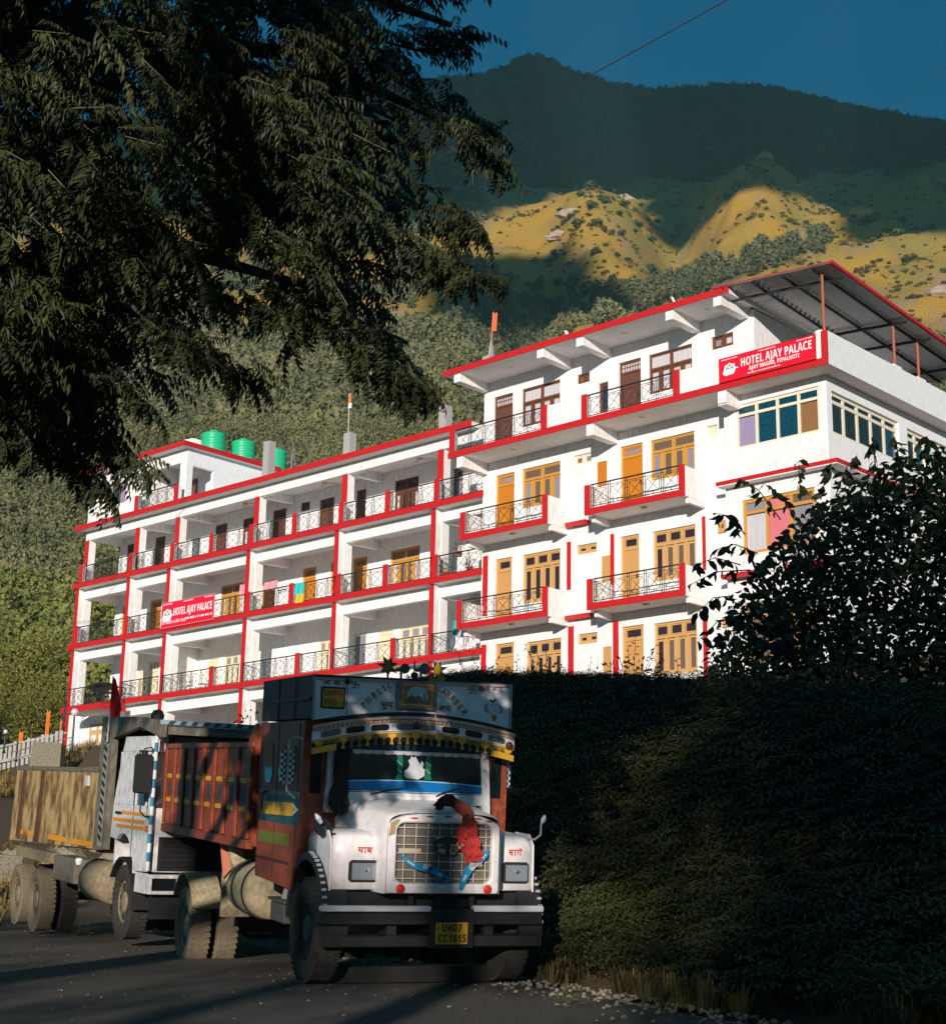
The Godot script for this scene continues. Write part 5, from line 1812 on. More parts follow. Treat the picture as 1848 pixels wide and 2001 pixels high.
	s = tool()
	lathe(s, [Vector2(0.04, 0), Vector2(0.035, 0.03), Vector2(0.001, 0.04)], Transform3D(Basis(Vector3.RIGHT, PI / 2), Vector3(0.02, 1.86, -0.695)), 14)
	lathe(s, [Vector2(0.045, 0), Vector2(0.035, 0.03), Vector2(0.001, 0.04)], Transform3D(Basis(Vector3.RIGHT, PI / 2), Vector3(1.1, 1.70, -0.695)), 14)
	put("marker_lamp", s, plain(lin(0.10, 0.02, 0.012), 0.3), v)
	s = tool()
	arc_plate(s, -1.11, 1.16, func(x: float) -> float: return 1.785 + arch.call(x), func(x: float) -> float: return 1.81 + arch.call(x), -0.78, -0.71)
	put("moulding", s, plain(lin(0.5, 0.34, 0.12), 0.6), v)
	# cut-out fringe of little trees
	var fringe_mats := [gold, plain(lin(0.13, 0.12, 0.02), 0.6), plain(lin(0.22, 0.12, 0.02), 0.6)]
	for i in 25:
		var x := -1.05 + i * 0.0895
		var y: float = 1.785 + arch.call(x)
		var f := tool()
		plate(f, PackedVector2Array([Vector2(x - 0.044, y), Vector2(x - 0.044, y - 0.03), Vector2(x - 0.03, y - 0.05), Vector2(x - 0.018, y - 0.035), Vector2(x - 0.012, y - 0.06), Vector2(x - 0.006, y - 0.075), Vector2(x - 0.022, y - 0.115), Vector2(x + 0.022, y - 0.115), Vector2(x + 0.006, y - 0.075), Vector2(x + 0.012, y - 0.06), Vector2(x + 0.018, y - 0.035), Vector2(x + 0.03, y - 0.05), Vector2(x + 0.044, y - 0.03), Vector2(x + 0.044, y)]), -0.74, -0.72)
		put("fringe", f, fringe_mats[i % 3], v)
	s = tool()
	arc_plate(s, -1.11, 1.16, func(x: float) -> float: return 1.70 + arch.call(x), func(x: float) -> float: return 1.785 + arch.call(x), -0.80, -0.775)
	put("visor_back", s, M.black, v)
	s = tool()
	for q in [[-1.11, -0.86], [0.93, 1.16]]:
		arc_plate(s, q[0], q[1], func(x: float) -> float: return 1.665 + arch.call(x), func(x: float) -> float: return 1.73 + arch.call(x), -0.77, -0.705, 4)
	put("corner_block", s, gold, v)
	# --- ornaments on top: leaf stars, horns, bulb
	for q in [[-0.30, 2.49, 0.115, 0], [0.27, 2.48, 0.11, 1]]:
		s = tool()
		var poly := PackedVector2Array()
		for i in 14:
			var a := TAU * i / 14.0 + 0.3
			var r: float = q[2] * (1.05 if i % 2 == 0 else 0.5) * (1.0 + 0.15 * sin(i * 2.3 + q[3]))
			poly.append(Vector2(q[0] + cos(a) * r, q[1] + sin(a) * r))
		plate(s, poly, -0.80, -0.786)
		box(s, Vector3(q[0] - 0.008, 2.33, -0.80), Vector3(q[0] + 0.012, q[1], -0.79))
		var o := put("leaf_star", s, plain(lin(0.13, 0.065, 0.012) if q[3] == 0 else lin(0.11, 0.02, 0.012), 0.6), t)
		s = tool()
		plate(s, PackedVector2Array([Vector2(q[0] - 0.05, q[1] - 0.045), Vector2(q[0] + 0.01, q[1] - 0.06), Vector2(q[0] + 0.04, q[1]), Vector2(q[0] + 0.0, q[1] + 0.075), Vector2(q[0] - 0.04, q[1] + 0.03)]), -0.786, -0.78)
		put("star_heart", s, plain(lin(0.26, 0.17, 0.01) if q[3] == 0 else lin(0.45, 0.32, 0.01), 0.6), o)
	s = tool()
	plate(s, PackedVector2Array([Vector2(0.15, 2.36), Vector2(0.24, 2.34), Vector2(0.34, 2.35), Vector2(0.36, 2.40), Vector2(0.29, 2.43), Vector2(0.26, 2.38), Vector2(0.2, 2.40)]), -0.79, -0.775)
	put("leaf_star", s, plain(lin(0.24, 0.2, 0.02), 0.6), t)
	for q in [[-0.13, 2.47, 0.055], [0.095, 2.48, 0.062]]:
		s = tool()
		lathe(s, [Vector2(q[2], 0.0), Vector2(q[2] * 0.92, 0.008), Vector2(q[2] * 0.55, -0.03), Vector2(0.02, -0.10), Vector2(0.02, -0.25), Vector2(0.024, -0.25), Vector2(0.028, -0.1), Vector2(q[2] * 0.7, -0.035)], Transform3D(Basis(Vector3.RIGHT, PI / 2), Vector3(q[0], q[1], -0.72)), 18)
		box(s, Vector3(q[0] - 0.01, 2.34, -0.85), Vector3(q[0] + 0.01, q[1], -0.83))
		put("horn", s, plain(lin(0.07, 0.07, 0.075), 0.35, 0.5), t)
	s = tool()
	lathe(s, [Vector2(0.001, 0.045), Vector2(0.035, 0.03), Vector2(0.04, 0.0), Vector2(0.02, -0.04), Vector2(0.001, -0.05)], Transform3D(Basis(), Vector3(-0.01, 2.40, -0.75)), 12)
	box(s, Vector3(-0.016, 2.42, -0.77), Vector3(-0.004, 2.56, -0.755))
	put("top_knob", s, plain(lin(0.05, 0.012, 0.03), 0.5), t)
	# --- wing mirrors with chequered backs
	for q in [[-1.30, 1.21, 1.56, 0.075, -0.98], [1.19, 1.24, 1.58, 0.07, -1.0]]:
		s = tool()
		bevel_box(s, Vector3(q[0] - q[3], q[1], q[4] - 0.03), Vector3(q[0] + q[3], q[2], q[4]), 0.012)
		var mo := put("wing_mirror", s, plain(lin(0.55, 0.62, 0.66), 0.4), t)
		s = tool()
		for i in 5:
			for j in 11:
				if (i + j) % 2 == 0:
					var x0: float = q[0] - q[3] + 2 * q[3] * i / 5.0
					var y0: float = q[1] + (q[2] - q[1]) * j / 11.0
					box(s, Vector3(x0, y0, q[4] - 0.001), Vector3(x0 + 2 * q[3] / 5.0, y0 + (q[2] - q[1]) / 11.0, q[4] + 0.003))
		put("chequers", s, plain(lin(0.02, 0.035, 0.05), 0.5), mo)
		s = tool()
		var sg: float = -1.0 if q[0] < 0 else 1.0
		tube(s, [Vector3(q[0] - sg * 0.18, 1.68, q[4]), Vector3(q[0] - sg * 0.06, 1.71, q[4] + 0.02), Vector3(q[0], 1.66, q[4] + 0.02), Vector3(q[0], 1.3, q[4] + 0.015), Vector3(q[0], 1.14, q[4] + 0.01), Vector3(q[0] - sg * 0.1, 1.06, q[4])], [0.01, 0.01, 0.01, 0.01, 0.01, 0.01], 6)
		put("bracket", s, plain(lin(0.4, 0.45, 0.5), 0.4, 0.4), mo)
	# small round mirrors on the fenders
	s = tool()
	lathe(s, [Vector2(0.1, 0.0), Vector2(0.095, 0.03), Vector2(0.05, 0.055), Vector2(0.001, 0.06)], Transform3D(Basis(Vector3.RIGHT, -2.0) * Basis(Vector3.BACK, 0.3), Vector3(-1.08, 0.80, -0.32)), 16)
	tube(s, [Vector3(-1.08, 0.8, -0.34), Vector3(-1.02, 0.74, -0.3), Vector3(-0.96, 0.72, -0.24), Vector3(-0.93, 0.68, -0.2)], [0.02, 0.018, 0.018, 0.03], 6)
	var fm := put("fender_mirror", s, M.black, t)
	s = tool()
	tube(s, [Vector3(-1.12, 0.84, -0.26), Vector3(-1.16, 0.89, -0.25), Vector3(-1.19, 0.93, -0.25)], [0.02, 0.03, 0.012], 8)
	put("cap", s, plain(lin(0.5, 0.55, 0.62), 0.3), fm)
	s = tool()
	tube(s, [Vector3(1.10, 0.73, -0.2), Vector3(1.2, 0.72, -0.18), Vector3(1.26, 0.77, -0.16), Vector3(1.265, 0.9, -0.16)], [0.012, 0.011, 0.011, 0.011], 6)
	fm = put("fender_mirror", s, plain(lin(0.3, 0.32, 0.36), 0.4), t)
	s = tool()
	tube(s, [Vector3(1.265, 0.89, -0.15), Vector3(1.285, 0.93, -0.15), Vector3(1.30, 0.975, -0.15)], [0.012, 0.03, 0.01], 8)
	put("cap", s, plain(lin(0.5, 0.55, 0.62), 0.3), fm)
	# --- tipper body
	var bo := place(Transform3D(), t, "tipper_body")
	s = tool()
	for x in [-1.15, 1.15]:
		box(s, Vector3(x - 0.02, 0.47, -7.95), Vector3(x + 0.02, 1.62, -2.86))
	box(s, Vector3(-1.13, 0.47, -7.95), Vector3(1.13, 0.53, -2.86))
	box(s, Vector3(-1.13, 0.53, -2.92), Vector3(1.13, 1.78, -2.86))
	box(s, Vector3(-1.13, 0.53, -7.95), Vector3(1.13, 1.62, -7.89))
	plate(s, PackedVector2Array([Vector2(2.86, 1.62), Vector2(3.25, 1.62), Vector2(2.95, 1.86), Vector2(2.86, 1.86)]), -0.022, 0.022, Transform3D(flipx.basis, Vector3(-1.15, 0, 0)))
	put("walls", s, rust, bo)
	s = tool()
	box(s, Vector3(-1.2, 1.60, -7.95), Vector3(-1.13, 1.66, -2.88))
	box(s, Vector3(-1.22, 0.44, -7.95), Vector3(-1.13, 0.54, -2.88))
	put("rail", s, rust, bo)
	s = tool()
	box(s, Vector3(-1.2, 1.62, -7.85), Vector3(-1.1, 1.80, -7.7))
	put("corner_lug", s, dark_rust, bo)
	for i in 9:
		var z := -2.97 - i * 0.605
		s = tool()
		bevel_box(s, Vector3(-1.21, 0.545, z - 0.07), Vector3(-1.171, 1.595, z + 0.07), 0.015)
		put("rib", s, rust, bo)
		if i < 8:
			s = tool()
			for h in [1.21, 0.88]:
				bevel_box(s, Vector3(-1.18, h - 0.03, z - 0.50), Vector3(-1.171, h + 0.03, z - 0.10), 0.004)
			put("yellow_blocks", s, gold, bo)
			s = tool()
			box(s, Vector3(-1.176, 0.95, z - 0.42), Vector3(-1.1705, 1.14, z - 0.2))
			put("dark_patch", s, plain(lin(0.05, 0.05, 0.06), 0.7), bo)
	# tall yellow painted letters near the back
	words(bo, "lettering", "HGB", 0.07, Transform3D(Basis(Vector3.UP, -PI / 2) * Basis(Vector3.BACK, -PI / 2), Vector3(-1.176, 0.70, -7.2)), plain(lin(0.4, 0.2, 0.01), 0.6))
	# --- running gear
	for x in [-1.08, -0.72, 0.72, 1.08]:
		wheel(t, Vector3(x, -0.71, -5.95), 0.52, 0.28, M.dusty_rubber if x < 0 else M.rubber, dust)
	s = tool()
	var rr2 := []
	for i in 9:
		var a := 0.4 + 2.2 * i / 8.0
		rr2.append([Vector3(-1.24, -0.7 + sin(a) * 0.68, -5.95 + cos(a) * 0.68), Vector3(-0.85, -0.7 + sin(a) * 0.68, -5.95 + cos(a) * 0.68), Vector3(-0.85, -0.7 + sin(a) * 0.65, -5.95 + cos(a) * 0.65), Vector3(-1.24, -0.7 + sin(a) * 0.65, -5.95 + cos(a) * 0.65)])
	loft(s, rr2, true, true)
	put("mudguard", s, dust, t)
	s = tool()
	box(s, Vector3(-0.98, -0.5, -4.92), Vector3(-0.2, 0.12, -4.88))
	plate(s, PackedVector2Array([Vector2(-0.98, 0.12), Vector2(-0.2, 0.12), Vector2(-0.2, 0.3), Vector2(-0.55, 0.44), Vector2(-0.98, 0.44)]), -4.91, -4.885)
	put("mud_flap", s, dust, t)
	s = tool()
	plate(s, PackedVector2Array([Vector2(-1.05, 0.46), Vector2(-0.6, 0.44), Vector2(-0.98, -0.02)]), -4.86, -4.83)
	put("gusset", s, plain(lin(0.5, 0.17, 0.1), 0.7), t)
	s = smooth_tool()
	lathe(s, [Vector2(0.001, 0.02), Vector2(0.2, 0.0), Vector2(0.31, -0.06), Vector2(0.33, -0.12), Vector2(0.33, -1.0), Vector2(0.3, -1.06), Vector2(0.001, -1.1)], Transform3D(Basis(Vector3.RIGHT, PI / 2), Vector3(-0.72, -0.08, -3.35)), 28)
	var tk := put("fuel_tank", s, dust, t)
	s = tool()
	for z in [-3.6, -4.1]:
		lathe(s, [Vector2(0.335, 0.0), Vector2(0.345, 0.0), Vector2(0.345, 0.05), Vector2(0.335, 0.05)], Transform3D(Basis(Vector3.RIGHT, PI / 2), Vector3(-0.72, -0.08, z)), 28)
	put("strap", s, M.black, tk)
	s = tool()
	tube(s, [Vector3(-0.95, 0.4, -4.6), Vector3(-0.9, 0.3, -4.5), Vector3(-0.85, 0.15, -4.5), Vector3(-0.78, 0.2, -4.4)], [0.05, 0.12, 0.14, 0.05], 8)
	put("air_cylinder", s, dust, t)
	s = tool()
	bevel_box(s, Vector3(-1.1, -0.28, -2.1), Vector3(-0.75, -0.06, -1.55), 0.02)
	box(s, Vector3(-1.12, -0.06, -2.15), Vector3(-0.72, -0.03, -1.5))
	put("step", s, plain(lin(0.06, 0.06, 0.055), 0.7), t)
	s = tool()
	plate(s, PackedVector2Array([Vector2(1.5, -0.02), Vector2(1.75, -0.02), Vector2(1.5, 0.24)]), -0.02, 0.0, Transform3D(flipx.basis, Vector3(-1.06, 0, 0)))
	put("splash_plate", s, plain(lin(0.3, 0.29, 0.24), 0.7), t)
	# --- things tied to the truck
	truck_cloths(t)

func truck_cloths(t: Node3D) -> void:
	var x := t.transform
	var s := smooth_tool()
	var rr := RandomNumberGenerator.new()
	rr.seed = 12
	# strips of thin cloth, each with its own folds
	var strip := func(q: SurfaceTool, path: Array, w: float, sd: float) -> void:
		var rings := []
		var n := 14
		for i in n:
			var along := float(i) / (n - 1) * (path.size() - 1)
			var k := mini(int(along), path.size() - 2)
			var c: Vector3 = path[k].lerp(path[k + 1], along - k)
			var d: Vector3 = (path[k + 1] - path[k]).normalized()
			var u := d.cross(Vector3(0, 0.25, 1)).normalized()
			var f := d.cross(u)
			var r := []
			for m in 7:
				var across := (m / 6.0 - 0.5) * w * (1.0 + 0.25 * sin(i * 0.9 + sd))
				r.append(c + u * across + f * (0.014 * sin(m * 1.9 + i * 0.7 + sd) + 0.01 * sin(i * 1.7 + sd * 3.0)) + u * 0.012 * sin(i * 1.1 + sd))
			rings.append(r)
		loft(q, rings, false)
	s = smooth_tool()
	for k in 6:
		var o := Vector3(0.014 * (k - 2.5), 0.008 * (k % 3), 0.012 * (k % 2))
		strip.call(s, [Vector3(0.0, 1.03 + 0.012 * k, 0.09), Vector3(0.10, 1.08 + 0.008 * k, 0.03), Vector3(0.21, 1.065, 0.03), Vector3(0.29, 1.0, 0.12), Vector3(0.30, 0.93, 0.165), Vector3(0.32, 0.86, 0.165)].map(func(p: Vector3) -> Vector3: return p + o), 0.075, k * 1.7)
	for k in 5:
		var a := k * 1.26
		strip.call(s, [Vector3(0.27, 0.93, 0.16), Vector3(0.29 + 0.05 * cos(a), 0.92 + 0.04 * sin(a), 0.20), Vector3(0.30 + 0.03 * cos(a + 1.5), 0.90 + 0.03 * sin(a + 1.5), 0.18)], 0.05, a)
	var knot := single("scarf_knot", s, plain(lin(0.13, 0.025, 0.014), 0.85), "dark red brown scarf knotted over the edge of the white bonnet", "scarf")
	knot.transform = x
	s = smooth_tool()
	for k in 6:
		var sx := 0.02 * (k - 2.5)
		var ex := 0.035 * (k - 2.5)
		strip.call(s, [Vector3(0.315 + sx * 0.6, 0.88, 0.165 + 0.006 * k), Vector3(0.30 + sx * 1.6, 0.78, 0.165 + 0.005 * (k % 3)), Vector3(0.325 + sx * 1.8, 0.68, 0.16 + 0.006 * (k % 2)), Vector3(0.37 + ex * 0.8, 0.58, 0.158), Vector3(0.395 + ex * 0.7, 0.49 + 0.012 * (k % 3), 0.155)], 0.062, k * 2.1)
	strip.call(s, [Vector3(0.29, 0.80, 0.18), Vector3(0.235, 0.74, 0.185), Vector3(0.215, 0.67, 0.18)], 0.07, 0.4)
	var tail := single("scarf", s, plain(lin(0.42, 0.03, 0.025), 0.85), "bright red scarf with pale fringe hanging down over the truck grille", "scarf")
	tail.transform = x
	s = tool()
	for i in 18:
		var p := Vector3(0.185 + 0.012 * i, 0.675 + rr.randf_range(-0.02, 0.015), 0.185) if i < 6 else Vector3(0.34 + 0.011 * (i - 6), 0.49, 0.168)
		bar(s, p, p + Vector3(rr.randf_range(-0.012, 0.012), -rr.randf_range(0.025, 0.045), 0.002), 0.003)
	put("fringe", s, plain(lin(0.75, 0.6, 0.58), 0.8), tail)
	# two flat metal ornaments shaped like wings, blue and white chequered
	var wings := [[[[-0.40, 0.56], [-0.33, 0.50], [-0.25, 0.455], [-0.16, 0.435], [-0.08, 0.43], [0.0, 0.385], [0.07, 0.335], [0.14, 0.30]], [0.012, 0.045, 0.062, 0.07, 0.078, 0.075, 0.07, 0.05], "left"],
		[[[0.54, 0.625], [0.52, 0.575], [0.47, 0.525], [0.40, 0.485], [0.345, 0.43], [0.31, 0.37], [0.28, 0.31], [0.255, 0.22]], [0.012, 0.05, 0.065, 0.075, 0.078, 0.075, 0.07, 0.03], "right"]]
	for w in wings:
		var a := tool()
		var b := tool()
		var p: Array = w[0]
		for i in p.size() - 1:
			var d0: Vector2 = (Vector2(p[mini(i + 1, 7)][0], p[mini(i + 1, 7)][1]) - Vector2(p[maxi(i - 1, 0)][0], p[maxi(i - 1, 0)][1])).normalized()
			var d1: Vector2 = (Vector2(p[mini(i + 2, 7)][0], p[mini(i + 2, 7)][1]) - Vector2(p[i][0], p[i][1])).normalized()
			var n0 := Vector2(-d0.y, d0.x) * float(w[1][i])
			var n1 := Vector2(-d1.y, d1.x) * float(w[1][i + 1])
			var c0 := Vector2(p[i][0], p[i][1])
			var c1 := Vector2(p[i + 1][0], p[i + 1][1])
			for k in 3:
				var e0 := -0.5 + k / 3.0
				var e1 := -0.5 + (k + 1) / 3.0
				var white := k == 1 and i % 2 == 1 or k == 2 and i == 3
				plate(b if white else a, PackedVector2Array([c0 + n0 * e0, c1 + n1 * e0, c1 + n1 * e1, c0 + n0 * e1]), 0.13, 0.142 + 0.001 * k)
		var o := single("wing_ornament", a, plain(lin(0.02, 0.26, 0.46), 0.4), "blue and white wing shaped ornament on the %s of the truck grille" % w[2], "ornament")
		o.transform = x
		put("white_squares", b, plain(lin(0.42, 0.55, 0.7), 0.4), o)
		for i in ([4, 6] if w[2] == "left" else [3]):
			var st := tool()
			lathe(st, [Vector2(0.024, 0.0), Vector2(0.02, 0.016), Vector2(0.001, 0.024)], Transform3D(Basis(Vector3.RIGHT, PI / 2), Vector3(p[i][0], p[i][1], 0.143)), 12)
			put("stud", st, plain(lin(0.05, 0.08, 0.09), 0.15, 0.8), o)
	# black hair tassel on the windscreen pillar
	s = tool()
	for i in 900:
		var t0 := rr.randf()
		var y := lerpf(1.62, 1.0, t0)
		var wdt := 0.075 if y > 1.2 else 0.10
		var p := Vector3(-0.755 + rr.randf_range(-wdt, wdt) - (0.02 if y < 1.2 else 0.0), y, -0.85 + rr.randf_range(0, 0.06))
		var q := p + Vector3(rr.randf_range(-0.02, 0.02), -rr.randf_range(0.06, 0.13), rr.randf_range(-0.005, 0.01))
		var n := Vector3(0.006, 0, rr.randf_range(-0.003, 0.003))
		quad(s, p - n, p + n, q + n * 0.4, q - n * 0.4)
	var tas := single("hair_tassel", s, plain(lin(0.004, 0.004, 0.005), 0.7), "long black hair tassel hanging beside the truck windscreen", "tassel")
	tas.transform = x

func make_white_tipper() -> void:
	var white := paint([[0.0, lin(0.30, 0.28, 0.25)], [0.3, lin(0.58, 0.57, 0.57)], [1.0, lin(0.74, 0.75, 0.78)]], 0.02, 50, Vector3(0.7, 0.4, 0.7), 0.4)
	var ochre := paint([[0.0, lin(0.06, 0.028, 0.012)], [0.3, lin(0.20, 0.12, 0.045)], [0.55, lin(0.36, 0.25, 0.09)], [0.8, lin(0.45, 0.33, 0.16)], [1.0, lin(0.45, 0.17, 0.02)]], 0.012, 51, Vector3(0.5, 0.3, 0.5), 0.7)
	var grey := paint([[0.0, lin(0.08, 0.07, 0.05)], [1.0, lin(0.20, 0.18, 0.14)]], 0.02, 52, Vector3(0.9, 0.4, 0.9), 0.7)
	var orange := plain(lin(0.7, 0.27, 0.01), 0.5)
	var glass := plain(lin(0.01, 0.012, 0.014), 0.08)
	var dust := paint([[0.0, lin(0.12, 0.09, 0.05)], [1.0, lin(0.36, 0.29, 0.18)]], 0.02, 53, Vector3(1.5, 1.0, 1.5), 0.9)
	var blue := plain(lin(0.01, 0.16, 0.26), 0.5)
	var t := thing("tipper_truck", "white cabbed tipper truck with rusty ochre body parked behind the painted truck", "truck", Vector3(-4.5049, 2.0321, -23.5734))
	t.basis = Basis(Vector3(0.88361, 0.02086, -0.46776), Vector3(0.02242, 0.99598, 0.08677), Vector3(0.46769, -0.08716, 0.87959)).orthonormalized()
	var flip := Transform3D(Basis(Vector3(0, 0, -1), Vector3.UP, Vector3(1, 0, 0)), Vector3.ZERO)
	# cab sides with wheel arch and window openings built as a rim of pieces
	var s := tool()
	var arch := PackedVector2Array([Vector2(0.0, 0.31), Vector2(0.66, 0.29)])
	for i in 9:
		var a := 0.12 + (PI - 1.1) * i / 8.0
		arch.append(Vector2(1.28 - cos(a) * 0.62, 0.18 + sin(a) * 0.62))
	arch.append_array(PackedVector2Array([Vector2(1.95, 0.72), Vector2(1.9, 1.22), Vector2(0.02, 1.22)]))
	for x in [0.0, 2.32]:
		var fx := Transform3D(flip.basis, Vector3(x, 0, 0))
		plate(s, arch, -0.03, 0.03, fx)
		plate(s, PackedVector2Array([Vector2(0.02, 1.223), Vector2(0.14, 1.223), Vector2(0.2, 2.0), Vector2(0.1, 2.0)]), -0.03, 0.028, fx)
		plate(s, PackedVector2Array([Vector2(0.78, 1.223), Vector2(1.9, 1.223), Vector2(1.6, 2.0), Vector2(0.80, 2.0)]), -0.03, 0.028, fx)
		plate(s, PackedVector2Array([Vector2(0.1, 2.003), Vector2(1.6, 2.003), Vector2(1.5, 2.22), Vector2(0.25, 2.22)]), -0.03, 0.028, fx)
		plate(s, PackedVector2Array([Vector2(0.28, 1.223), Vector2(0.33, 1.223), Vector2(0.35, 2.0), Vector2(0.29, 2.0)]), -0.02, 0.027, fx)
	box(s, Vector3(0.03, 0.31, -0.06), Vector3(2.29, 1.2, 0.0))
	box(s, Vector3(0.03, 0.31, -1.9), Vector3(2.29, 2.0, -1.84))
	box(s, Vector3(0.05, 2.16, -1.5), Vector3(2.27, 2.22, -0.25))
	box(s, Vector3(0.1, 0.3, -1.84), Vector3(2.2, 0.36, -0.06))
	box(s, Vector3(0.03, 1.99, -0.25), Vector3(2.29, 2.16, -0.12))
	var cab := put("cab", s, white, t)
	s = tool()
	plate(s, PackedVector2Array([Vector2(0.14, 1.22), Vector2(0.79, 1.22), Vector2(0.80, 2.0), Vector2(0.2, 2.0)]), -0.004, 0.004, Transform3D(flip.basis, Vector3(0.0, 0, 0)))
	put("side_window", s, glass, cab)
	s = tool()
	hexa(s, [Vector3(0.04, 1.2, 0.0), Vector3(2.28, 1.2, 0.0), Vector3(2.28, 1.2, -0.02), Vector3(0.04, 1.2, -0.02), Vector3(0.04, 2.0, -0.12), Vector3(2.28, 2.0, -0.12), Vector3(2.28, 2.0, -0.14), Vector3(0.04, 2.0, -0.14)])
	put("windscreen", s, glass, cab)
	s = tool()
	for q in [[0.84, 0.80, 1.22, 1.98], [0.33, 0.29, 1.25, 1.95]]:
		box(s, Vector3(-0.038, q[2], -q[0]), Vector3(-0.03, q[3], -q[1]))
	box(s, Vector3(-0.036, 0.35, -0.83), Vector3(-0.03, 1.22, -0.81))
	put("window_rubber", s, M.black, cab)
	for q in [[1.075, 1.125, -1.40, -0.22], [0.965, 1.015, -1.88, -0.24], [0.875, 0.925, -1.66, -0.24]]:
		s = tool()
		box(s, Vector3(-0.037, q[0], q[2]), Vector3(-0.031, q[1], q[3]))
		put("orange_stripe", s, orange, cab)
	s = tool()
	bevel_box(s, Vector3(-0.06, 1.07, -1.7), Vector3(-0.03, 1.11, -1.42), 0.01)
	put("door_handle", s, M.black, cab)
	s = tool()
	bevel_box(s, Vector3(-0.05, 0.86, -0.16), Vector3(-0.03, 0.95, -0.02), 0.01)
	put("indicator", s, plain(lin(0.7, 0.16, 0.005), 0.3), cab)
	s = tool()
	box(s, Vector3(0.12, 0.33, 0.0), Vector3(2.2, 0.80, 0.03))
	for i in 6:
		bevel_box(s, Vector3(0.16, 0.38 + i * 0.07, 0.03), Vector3(2.16, 0.42 + i * 0.07, 0.05), 0.008)
	put("grille", s, M.black, cab)
	s = tool()
	for k in 15:
		if k % 2 == 0:
			var x := Transform3D(Basis(), Vector3(-0.03, 0.33 + k * 0.128, 0.06))
			lathe(s, [Vector2(0.03, 0.0), Vector2(0.03, 0.127)], x, 10)
	lathe(s, [Vector2(0.001, 0.07), Vector2(0.03, 0.05), Vector2(0.03, 0.0)], Transform3D(Basis(), Vector3(-0.03, 2.25, 0.06)), 10)
	var pole := put("striped_pole", s, plain(lin(0.6, 0.65, 0.7), 0.5), cab)
	s = tool()
	for k in 15:
		if k % 2 == 1:
			lathe(s, [Vector2(0.0302, 0.0), Vector2(0.0302, 0.128)], Transform3D(Basis(), Vector3(-0.03, 0.33 + k * 0.128, 0.06)), 10)
	put("blue_bands", s, blue, pole)
	s = tool()
	bevel_box(s, Vector3(-0.33, 1.40, 0.02), Vector3(-0.07, 1.95, 0.12), 0.03)
	tube(s, [Vector3(-0.03, 1.98, 0.02), Vector3(-0.1, 2.05, 0.06), Vector3(-0.2, 2.03, 0.07), Vector3(-0.2, 1.9, 0.07)], [0.012, 0.012, 0.012, 0.012], 6)
	tube(s, [Vector3(-0.2, 1.42, 0.07), Vector3(-0.2, 1.15, 0.06), Vector3(-0.12, 1.08, 0.02), Vector3(-0.03, 1.08, 0.0)], [0.012, 0.012, 0.012, 0.02], 6)
	put("wing_mirror", s, M.black, t)
	s = tool()
	tube(s, [Vector3(0.02, 2.0, -0.05), Vector3(-0.25, 2.0, 0.0), Vector3(-0.26, 1.8, 0.0)], [0.012, 0.012, 0.012], 6)
	put("mirror_arm", s, M.black, t)
	# bumper
	s = tool()
	bevel_box(s, Vector3(0.0, 0.22, -0.1), Vector3(2.32, 0.275, 0.06), 0.012)
	bevel_box(s, Vector3(0.0, 0.0, -0.1), Vector3(2.32, 0.05, 0.06), 0.012)
	for x in [0.0, 0.42, 1.82, 2.27]:
		box(s, Vector3(x, 0.05, -0.09), Vector3(x + 0.05, 0.22, 0.055))
	box(s, Vector3(0.45, 0.05, -0.08), Vector3(1.8, 0.22, 0.03))
	box(s, Vector3(0.0, 0.0, -0.62), Vector3(0.04, 0.28, -0.1))
	var bu := put("bumper", s, white, t)
	for x in [0.05, 1.87]:
		s = tool()
		box(s, Vector3(x, 0.05, -0.08), Vector3(x + 0.37, 0.22, 0.0))
		put("headlamp", s, glass, bu)
	# running gear
	s = tool()
	box(s, Vector3(0.65, -0.25, -8.3), Vector3(0.78, 0.05, -0.1))
	box(s, Vector3(1.52, -0.25, -8.3), Vector3(1.65, 0.05, -0.1))
	box(s, Vector3(0.1, -0.3, -1.25), Vector3(2.2, -0.15, -1.1))
	box(s, Vector3(0.1, -0.55, -6.45), Vector3(2.2, -0.4, -6.3))
	box(s, Vector3(0.1, -0.35, -0.2), Vector3(2.2, -0.02, -0.1))
	put("chassis", s, M.black, t)
	wheel(t, Vector3(0.16, -0.2, -1.28), 0.53, 0.29, M.rubber, dust)
	wheel(t, Vector3(2.16, -0.2, -1.28), 0.53, 0.29, M.rubber, dust)
	for z in [-6.1, -7.5]:
		for x in [0.02, 0.40, 1.9, 2.28]:
			wheel(t, Vector3(x, -0.53, z), 0.52, 0.28, M.dusty_rubber if x < 0.1 else M.rubber, dust)
	s = tool()
	var rr := []
	for i in 11:
		var a := -0.1 + 2.7 * i / 10.0
		rr.append([Vector3(-0.02, -0.2 + sin(a) * 0.66, -1.28 + cos(a) * 0.66), Vector3(0.4, -0.2 + sin(a) * 0.66, -1.28 + cos(a) * 0.66), Vector3(0.4, -0.2 + sin(a) * 0.62, -1.28 + cos(a) * 0.62), Vector3(-0.02, -0.2 + sin(a) * 0.62, -1.28 + cos(a) * 0.62)])
	loft(s, rr, true, true)
	put("mudguard", s, M.black, t)
	s = smooth_tool()
	lathe(s, [Vector2(0.001, 0.0), Vector2(0.3, -0.02), Vector2(0.33, -0.08), Vector2(0.33, -1.1), Vector2(0.001, -1.14)], Transform3D(Basis(Vector3.RIGHT, PI / 2), Vector3(0.3, -0.02, -2.5)), 24)
	put("fuel_tank", s, dust, t)
	s = tool()
	bevel_box(s, Vector3(-0.05, -0.12, -5.2), Vector3(0.3, 0.28, -3.8), 0.02)
	put("tool_box", s, grey, t)
	s = tool()
